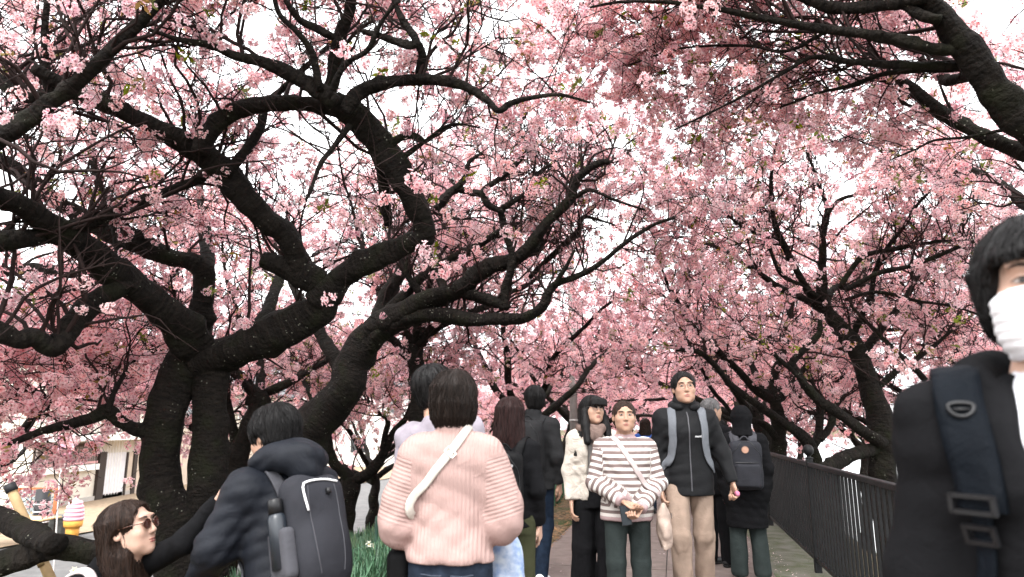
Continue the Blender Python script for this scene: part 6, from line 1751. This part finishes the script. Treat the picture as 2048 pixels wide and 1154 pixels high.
# --- woman with scarf -----------------------------------------------------------------------------
pos, H = at_px(1184, 793, 5.5)
w6 = Person('woman with long black hair, glasses, cream jacket and brown scarf facing the camera', pos, 180, H, 'f', h=.0105, skinm=LSKIN, head=(22, 6, -3), pose=dict(kneeL=(-.10, .08, .49), ankL=(-.10, .10, .08)), palm=((0, 0, 0), (0, 0, 0)))
w6.top('blouse', GREYT, hem=.90, add=.014, sleeve=(.058, .050, .04), seed=71, sl_len=.5); w6.tops.pop()
w6.top('jacket', CREAMJ, hem=.86, add=.042, sleeve=(.078, .070, .056), fold=.004, seed=72, post=open_front(None, .058), kt=.06)
w6.pants('wide_trousers', BLK_C, r=(.112, .105, .085), wide=.035, cuff=.0); w6.shoes(BLKSH)
def h_bangs(v):
    h_long(v, -.36, .097, .05); v.chain([(.082, .02, -.02), (.094, .055, -.13), (.100, .092, -.26)], [.028, .034, .030], .02); v.chain([(-.082, .02, -.02), (-.094, .045, -.13), (-.100, .075, -.26)], [.028, .034, .030], .02); v.rbox((0, .115, .040), (.066, .020, .034), .015, k=.012); v.ell((0, .085, .05), (.07, .035, .045), k=.02)
    v.rbox((0, .155, -.06), (.06, .06, .083), .01, k=.004, op='s')
w6.hair(h_bangs, BLACKH, lo=(-.20, -.20, -.42), hi=(.20, .16, .17), strands=.002)
w6.glasses(METALF, r=.0012)
v = Vol((-.22, -.22, .95), (.22, .26, 1.60), .0095); ring = [(.085 * math.sin(a) * 1.1, -.012 - .085 * math.cos(a), 1.455 - .02 * (1 - math.cos(a)) * .8) for a in np.linspace(0, 6.283, 18)]
v.chain(ring, [.047] * 18, .015); v.chain([(.06, .10, 1.43), (-.03, .125, 1.40), (-.07, .10, 1.44)], [.035, .04, .035], .015); v.loft((-.01, .155, 1.42), (-.015, .185, 1.06), (1, 0, 0), [(0, .04, .025, 0), (.4, .05, .022, 0), (1, .055, .014, 0)], k=.02); v.folds(.006, 8, 60, dirs=[(.3, .2, 1), (1, .2, .2)])
w6.obj('scarf', v, SCARF)

# --- older woman in stripes -----------------------------------------------------------------------
pos, H = at_px(1247, 805, 5.0)
def stripe_mat():
    m = cloth_mat('striped_knit', (.7, .66, .62)); t = m.node_tree; b = t.nodes['Principled BSDF']
    at = t.nodes.new('ShaderNodeAttribute'); at.attribute_name = 'band'; mu = t.nodes.new('ShaderNodeMath'); mu.operation = 'MULTIPLY'; mu.inputs[1].default_value = 1 / .049; t.links.new(at.outputs['Fac'], mu.inputs[0])
    fr = t.nodes.new('ShaderNodeMath'); fr.operation = 'FRACT'; t.links.new(mu.outputs[0], fr.inputs[0]); gt = t.nodes.new('ShaderNodeMath'); gt.operation = 'GREATER_THAN'; gt.inputs[1].default_value = .50; t.links.new(fr.outputs[0], gt.inputs[0])
    mx = t.nodes.new('ShaderNodeMix'); mx.data_type = 'RGBA'; mx.inputs[6].default_value = (.52, .485, .455, 1); mx.inputs[7].default_value = (.15, .112, .105, 1); t.links.new(gt.outputs[0], mx.inputs[0])
    lo = t.nodes.new('ShaderNodeMath'); lo.operation = 'LESS_THAN'; lo.inputs[1].default_value = .832; t.links.new(at.outputs['Fac'], lo.inputs[0])
    mx2 = t.nodes.new('ShaderNodeMix'); mx2.data_type = 'RGBA'; mx2.inputs[7].default_value = (.33, .235, .235, 1); t.links.new(lo.outputs[0], mx2.inputs[0]); t.links.new(mx.outputs[2], mx2.inputs[6])
    t.links.new(mx2.outputs[2], b.inputs['Base Color']); return m
w7 = Person('older woman with tied-back dark hair in a beige and white striped sweater', pos, 178, H, 'f', h=.010, skinm=TSKIN, headkind='round', build=1.18,
            pose=dict(elR=(.255, .02, 1.08), elL=(-.255, .02, 1.08), wrR=(.055, .225, .955), wrL=(-.070, .235, .905)), curl=('relax', 'grip'), palm=((0, 60, 0), (0, -50, 0)), head=(0, 3, 0))
o = w7.top('sweater', stripe_mat(), hem=.80, add=.034, sleeve=(.078, .070, .052), fold=.005, seed=81, neckz=1.435, belly=.035, kt=.05); w7.limb_attr(o)
w7.top('neckband', cloth_mat('mauve_rib', (.33, .235, .235)), hem=1.415, add=.034, sleeve=(.01, .01, .01), fold=0, neckz=1.452); w7.tops.pop()
w7.pants('trousers', GREYGRN, r=(.112, .085, .07)); w7.shoes(BLKSH)
def h_tied(v):
    v.ell((0, -.016, .034), (.088, .104, .091), k=0); v.ell((0, -.05, -.03), (.080, .055, .065), k=.03); v.ell((0, .12, -.022), (.068, .088, .116), k=.012, op='s'); v.cut((0, 0, -.10), (0, 0, -1))
    for sx in (-1, 1): v.ell((sx * .10, .02, -.05), (.03, .04, .05), k=.01, op='s')
    v.ell((0, -.115, -.01), (.03, .03, .035), k=.02)
w7.hair(h_tied, BROWNH, lo=(-.14, -.18, -.13), hi=(.14, .14, .16), n_str=0)
sb = w7.gear('shoulder_bag', 'soft beige shoulder bag on a grey strap worn by the striped woman', 'bag', (-.285, .06, .60))
v = Vol((-.42, -.14, .55), (-.14, .26, 1.0), .010); v.loft((-.285, .05, .60), (-.265, .04, .93), (.15, 1, 0), [(0, .10, .040, 0), (.3, .135, .060, 0), (.75, .11, .05, 0), (1, .05, .025, 0)], k=0); v.folds(.006, 14, 40); w7.gobj(sb, 'bag', v, cloth_mat('beige_canvas', (.36, .28, .235)))
w7.gmb(sb, 'zip', MB().tube([(-.31, -.03, .84), (-.335, .05, .85), (-.32, .13, .83)], .004, 6), METALF)
w7.strap(sb, [w7.up(-.27, .04, .93), w7.up(-.20, .15, 1.03), w7.up(-.10, .20, 1.15), w7.up(-.01, .18, 1.27), w7.up(.06, .11, 1.38), w7.up(.095, .02, 1.43), w7.up(.08, -.08, 1.40), w7.up(-.05, -.15, 1.22), w7.up(-.22, -.10, 1.0), w7.up(-.28, -.02, .92)], .040, cloth_mat('grey_mauve_strap', (.38, .31, .30)), off=.006)
ph = w7.gear('phone', 'black smartphone in the hand of the striped woman', 'phone', (.045, .27, .80))
w7.gmb(ph, 'case', MB().box((.045, .275, .865), (.074, .010, .145), M=rot('Y', 8)), BLACKP); w7.gmb(ph, 'screen', MB().box((.045, .2815, .865), (.066, .002, .134), M=rot('Y', 8)), GLASS)

# --- tall man in black shell ----------------------------------------------------------------------
pos, H = at_px(1366, 748, 5.7)
m8 = Person('tall man with cropped black hair and glasses in a black shell jacket and beige trousers', pos, 176, H, 'm', h=.0105, skinm=LSKIN, head=(0, 4, 3), pose=dict(kneeR=(.10, .16, .50), ankR=(.09, .12, .085), kneeL=(-.10, .0, .49), ankL=(-.11, -.12, .085), elL=(-.27, -.03, 1.10), wrL=(-.325, .03, .875)), curl=('relax', 'grip'))
m8.top('jacket', BLK_S, hem=.78, add=.040, sleeve=(.086, .074, .052), fold=.005, seed=91, collar=[(1.465, .086, .030), (1.50, .082, .028)], neckz=1.49, kt=.06)
m8.pants('chinos', BEIGE_P, r=(.108, .084, .072), fold=.006); m8.shoes(WHITESH)
hv = Vol((-.22, -.26, 1.34), (.22, .18, 1.62), .011); ring = [(.098 * math.sin(a), -.03 - .095 * math.cos(a), 1.468 - .03 * (1 - math.cos(a)) * .5) for a in np.linspace(-2.7, 2.7, 16)]; hv.chain(ring, [.027] * 16, .02); hv.folds(.004, 6, 40); m8.obj('hood', hv, BLK_S)
m8.hair(lambda v: h_short(v, .090, puff=.010), BLACKH, lo=(-.14, -.16, -.13), hi=(.14, .14, .16), n_str=140); m8.glasses(BLACKP, rx=.026, rz=.018, r=.0011)
m8.strap(m8.root, [m8.up(0, .16, z_) for z_ in np.linspace(1.42, .82, 14)], .010, mat('zip_grey', (.05, .05, .055), rough=.4), name='zip', off=.003, th=.003)
lettering(m8, 'montbell', .026, (-.092, .17, 1.215), (-1, 0, 0), (0, 0, 1), m8.topv, mat('white_print', (.75, .75, .76), rough=.6), m8.root)
backpack(m8, 'light grey-strapped backpack worn by the tall man in the black shell', SLATE, (0, -.225, 1.18), (.15, .08, .21), .06, LGREY, strap_w=.062)
pk8 = m8.gear('pink_pouch', 'small pink pouch held by the tall man in the black shell', 'pouch', (-.345, .075, .775)); v = Vol((-.42, .0, .72), (-.27, .16, .88), .009); v.rbox((-.342, .078, .800), (.016, .032, .020), .014, k=0); m8.gobj(pk8, 'pouch', v, cloth_mat('pink_felt', (.55, .18, .28))); m8.gmb(pk8, 'zip', MB().tube([(-.342, .035, .834), (-.342, .12, .834)], .003, 6), METALF)

# --- older man behind, hooded woman, people further back -------------------------------------------
pos, H = at_px(1420, 799, 7.2)
m9 = Person('grey-haired man in black coat and trousers half hidden behind the tall man', pos, -62, H, 'm', h=.012, skinm=TSKIN, head=(-10, 0, 0), pose=dict(ankR=(.09, .05, .08)))
m9.top('coat', BLK_C, hem=.72, add=.042, sleeve=(.086, .076, .056), seed=101, collar=[(1.46, .078, .03)]); m9.pants('trousers', BLK_C, r=(.11, .088, .075)); m9.shoes(BLKSH); m9.hair(lambda v: h_short(v, .045, puff=.006), GREYH, lo=(-.14, -.16, -.13), hi=(.14, .14, .16))

pos, H = at_px(1480, 815, 6.6)
w10 = Person('woman in a black hood, long black coat and grey-green trousers seen from behind', pos, -12, H, 'f', h=.011, skinm=PSKIN, build=1.12, pose=dict(ankR=(.115, -.02, .08), ankL=(-.105, -.02, .08)), curl=('relax', 'relax'))
w10.top('coat', BLK_C, hem=.50, add=.050, sleeve=(.090, .080, .060), fold=.005, seed=111, hip=.06, collar=[(1.46, .09, .03)])
w10.pants('trousers', GREYGRN, r=(.104, .082, .074), wide=.012); w10.shoes(BLKSH)
v = Vol((-.22, -.26, 1.30), (.22, .22, 1.82), .010); C0 = w10.J['head']; v.ell(C0 + (0, -.02, .03), (.105, .125, .108), k=0); v.loft(C0 + (0, -.03, .02), C0 + (0, -.03, -.17), (1, 0, 0), [(0, .105, .115, 0), (.6, .10, .105, 0), (1, .125, .12, 0)], k=.03); v.ell(C0 + (0, .14, -.02), (.07, .10, .10), k=.02, op='s'); v.folds(.004, 5, 30); w10.obj('hood', v, BLK_C)
w10.hair(lambda v: h_short(v, .05, puff=.004), BLACKH, lo=(-.14, -.16, -.13), hi=(.14, .14, .16))
bp10, v10 = backpack(w10, 'slate grey backpack with a round tan badge on the hooded woman', SLATE, (0, -.205, 1.12), (.155, .085, .24), .06, GREYPK, strap_w=.07)
c = np.array([-.01, -.35, 1.28]); c = v10.project(np.array([[-.01, -.30, 1.275]]), .004)[0]; n = v10.grad(c[None])[0]; r_ = np.cross(n, [0, 0, 1]); r_ /= np.linalg.norm(r_); u_ = np.cross(r_, n)
q = MB(); q.add([c + n * .003] + [c + .033 * (r_ * math.cos(a) + u_ * math.sin(a)) for a in np.linspace(0, 6.283, 23)[:-1]], [(0, 1 + i, 1 + (i + 1) % 22) for i in range(22)]); w10.gmb(bp10, 'badge', q, mat('tan_badge', (.42, .24, .17), rough=.6))
q = MB().tube([c + n * .002 + .034 * (r_ * math.cos(a) + u_ * math.sin(a)) for a in np.linspace(0, 6.283, 25)], .003, 6, cap=False); w10.gmb(bp10, 'badge_rim', q, mat('badge_rim', (.2, .12, .09), rough=.6))
for sx in (-1, 1): w10.strap(bp10, [w10.up(sx * .07, -.20, 1.34), w10.up(sx * .085, -.14, 1.40), w10.up(sx * .10, -.08, 1.45)], .062, GREYPK, name='strap', off=.012, th=.008)

def extra_person(label, px, py, Y, yaw, topm, botm, hairm, sex='m', hairf=None, **kw):
    pos, H = at_px(px, py, Y); sx_, w_ = path_sw(pos[0], pos[1])
    p = Person(label, pos, yaw, H, sex, h=.015, **kw); p.top('jacket', topm, hem=.78, add=.036, sleeve=(.082, .072, .054), seed=int(px)); p.pants('trousers', botm); p.shoes(BLKSH); p.hair(hairf or (lambda v: h_short(v, .05)), hairm, h=.008, lo=(-.17, -.18, -.3), hi=(.17, .16, .17)); return p
extra_person('person in a bright blue jacket further along the path behind the striped woman', 1290, 838, 11.5, -16, cloth_mat('bright_blue', (.05, .12, .40)), JEAN, BROWNH, 'f', lambda v: h_long(v, -.2, .095, .02))
extra_person('person in dark grey further along the path, seen between the black coats', 1440, 842, 9.6, -10, CHAR, CHAR, BLACKH)
extra_person('person in a pale jacket far along the path', 1318, 846, 16.0, 170, GREYT, JEAN, BLACKH, 'f', lambda v: h_long(v, -.2, .095, .02))

# --- man in navy down jacket helping the woman up the bank ------------------------------------------
ynav = 50; sN = 1.0; pv = (0, -.06, .80)
posN = place(545, 872, 3.1, (0, .17, 1.40), ynav, sN)
pv = (0, -.06, (PY(552, 872, 3.1)[2] - posN[2]) / sN - .655 * math.cos(R(18)))
m15 = Person('man in a quilted navy hooded jacket bending over to the left', posN, ynav, 1.70 * sN, 'm', h=.0095, skinm=LSKIN, lean=(18, 0), head=(8, -4, 0),
             pose=dict(pelvis=pv, kneeR=(.10, .20, .46), kneeL=(-.10, .20, .46), ankR=(.11, -.02, .08), ankL=(-.11, .0, .08), elL=(-.255, .10, .90), wrL=(-.23, .27, .74), elR=(.25, .10, .92), wrR=(.18, .32, .80)))
def quilt(v):
    z = v.ax[2][None, None, :]; y = v.ax[1][None, :, None]
    v.D = v.D + (.0045 * np.abs(np.sin((z * .92 + y * .35) * math.pi / .055))).astype(np.float32) * -1
m15.top('down_jacket', NAVYJ, hem=.70, add=.050, sleeve=(.094, .086, .062), fold=.005, seed=121, post=quilt, kt=.06)
hv = Vol(m15.J['neck'] - .30, m15.J['neck'] + .30, .0105)
ring = [m15.up(.105 * math.sin(a) * 1.1, -.045 - .10 * math.cos(a), 1.445 + .025 * math.cos(a)) for a in np.linspace(-2.4, 2.4, 15)]
hv.chain(ring, [.030 + .022 * max(0, math.cos(a * .7)) for a in np.linspace(-2.4, 2.4, 15)], .025); hv.chain([m15.up(-.08, -.17, 1.43), m15.up(.0, -.20, 1.41), m15.up(.08, -.17, 1.43)], [.045, .06, .045], .04); hv.cone(m15.up(0, -.21, 1.42), m15.up(0, -.20, 1.33), .06, .045, .05); hv.folds(.004, 15, 30); hv.wrinkles(.006, 4, 75, dirs=((.3, .3, 1), (1, .2, .4), (-.6, .5, .6)))
m15.obj('hood', hv, NAVYJ)
m15.pants('trousers', CHAR); m15.shoes(BLKSH); m15.hair(lambda v: h_short(v, .05, puff=.020), BLACKH, h=.005, lo=(-.15, -.18, -.14), hi=(.15, .15, .17), strands=.003, n_str=700)
bp15, v15 = backpack(m15, 'slate grey daypack with white cord on the man in navy', SLATE, (0, -.205, 1.13), (.135, .075, .225), .072, GREYPK, strap_w=.05, pocket=False)
for sx in (-.06, .06):
    m15.gmb(bp15, 'seam', MB().tube([v15.project(np.array([m15.up(sx * (1 + .25 * math.sin(k * .35)), -.33, .95 + .045 * k)]), .0015)[0] for k in range(9)], .0025, 6), GREYPK)
pocket = m15.up(-.150, -.20, 1.06)
v = Vol(pocket - .16, pocket + .16, .009); v.rbox(pocket, (.03, .062, .095), .022, M=m15.RL, k=0); m15.gobj(bp15, 'side_pocket', v, GREYPK)
cord = [v15.project(np.array([m15.up(*q)]), .006)[0] for q in [(-.10, -.40, 1.22), (-.12, -.38, 1.30), (-.06, -.36, 1.345), (.02, -.36, 1.36), (.10, -.37, 1.33)]]
m15.gmb(bp15, 'cord', MB().tube(catmull(cord, .02), .0045, 7), mat('white_cord', (.8, .8, .8), rough=.6), smooth=True)
m15.gmb(bp15, 'toggle', MB().tube([v15.project(np.array([m15.up(.03, -.40, q)]), .008)[0] for q in (1.285, 1.26)], .011, 8), BLACKP, smooth=True)
bt = m15.gear('water_bottle', 'black water bottle in the side pocket of the slate daypack', 'bottle', m15.up(-.160, -.20, 1.01))
ax0, ax1 = m15.up(-.162, -.20, 1.01), m15.up(-.162, -.20, 1.27); dd = ax1 - ax0
m15.gmb(bt, 'flask', MB().tube([ax0, ax0 + dd * .7, ax0 + dd * .76, ax0 + dd * .78], [.035, .035, .030, .026], 16), mat('bottle_navy', (.012, .016, .022), rough=.35, spec=.5), smooth=True)
m15.gmb(bt, 'lid', MB().tube([ax0 + dd * .78, ax0 + dd * .98, ax0 + dd], [.028, .028, .024], 16), BLACKP, smooth=True)

# --- woman with sunglasses, crouching on the bank ----------------------------------------------------
ywo = -97; sW = .95
lean_w = 16; pel = (0, -.16, .33)
posW = place(258, 1058, 3.0, (0, -.16 + math.sin(R(lean_w)) * .655 + .012, 1.0), ywo, sW)
zw = PY(258, 1058, 3.0)[2]; head_local = .33 + math.cos(R(lean_w)) * .655
pel = (0, -.16, (zw - posW[2]) / sW - math.cos(R(lean_w)) * .655)
hand_w = PY(455, 980, 2.95); el_w = PY(372, 1082, 2.97)
hl, elw = tolocal(posW, ywo, sW, hand_w), tolocal(posW, ywo, sW, el_w)
w14 = Person('woman with long brown hair and round sunglasses crouching and looking up to the right', posW, ywo, 1.70 * sW, 'f', h=.0095, skinm=PSKIN, lean=(lean_w, 0), head=(4, 30, 0),
             pose=dict(pelvis=pel, kneeR=(.12, .24, .47), kneeL=(-.12, .24, .47), ankR=(.12, -.06, .085), ankL=(-.12, -.06, .085), elL=elw, wrL=elw + (hl - elw) * .80, elR=(.22, .12, pel[2] + .22), wrR=(.14, .30, pel[2] + .20)), curl=('relax', 'flat'), palm=((0, 0, 0), (0, 70, 0)))
w14.top('sweater', BLK_C, hem=.86, add=.024, sleeve=(.070, .058, .046), seed=131); w14.pants('trousers', BLK_C); w14.shoes(BLKSH)
def h_sun(v):
    h_long(v, -.34, .093, .015); v.ell((0, .125, .0), (.080, .092, .110), k=.01, op='s')
    for sx in (-1, 1): v.ell((sx * .092, .03, -.045), (.03, .062, .055), k=.012, op='s')
w14.hair(h_sun, BROWNH, h=.005, lo=(-.16, -.18, -.40), hi=(.16, .16, .17), strands=.002, n_str=700)
w14.glasses(mat('tortoise', (.06, .022, .012), rough=.25, spec=.5), rx=.021, rz=.020, r=.0022, lens=mat('brown_lens', (.035, .010, .006), rough=.1, spec=.6))
tb_ = w14.gear('tote_bag', 'tote bag with a pale grey strap on the shoulder of the woman in sunglasses', 'bag', w14.up(.27, -.05, .72))
c = w14.up(.27, -.05, .86); v = Vol(c - .24, c + .24, .011); v.rbox(c, (.045, .16, .15), .03, M=w14.RL, k=0); v.folds(.004, 9, 25); w14.gobj(tb_, 'bag', v, cloth_mat('pale_canvas', (.52, .46, .45)))
w14.strap(tb_, [w14.up(.26, -.10, 1.0), w14.up(.23, -.14, 1.15), w14.up(.175, -.10, 1.36), w14.up(.150, -.02, 1.45), w14.up(.165, .07, 1.37), w14.up(.22, .09, 1.15), w14.up(.26, .02, 1.0)], .045, cloth_mat('pale_strap', (.55, .48, .47)), off=.008)

# --- people down in the street ---------------------------------------------------------------------
def street_person(label, px, py_top, py_foot, topm, yaw, pose=None):
    p = PG(px, py_foot, -1.44); top = PY(px, py_top, p[1]); q = Person(label, (p[0], p[1], -1.44), yaw, top[2] + 1.44, 'm', h=.015, pose=pose)
    q.top('jacket', topm, hem=.78, add=.036, sleeve=(.082, .072, .054), seed=int(px)); q.pants('trousers', BLK_C); q.shoes(BLKSH); q.hair(lambda v: h_short(v, .05), BLACKH, h=.008, lo=(-.15, -.17, -.13), hi=(.15, .15, .17)); return q
street_person('person in black raising both hands to the chest, standing in the street past the trunks', 648, 936, 1022, BLK_C, 160, pose=dict(elR=(.27, .10, 1.12), wrR=(.08, .26, 1.33), elL=(-.27, .10, 1.12), wrL=(-.08, .26, 1.33)))
street_person('person in a dark navy coat standing in the street beside the left trunk', 312, 985, 1112, NAVYJ, -60)

for o_ in bpy.data.objects:
    if '_b' in o_: del o_['_b']
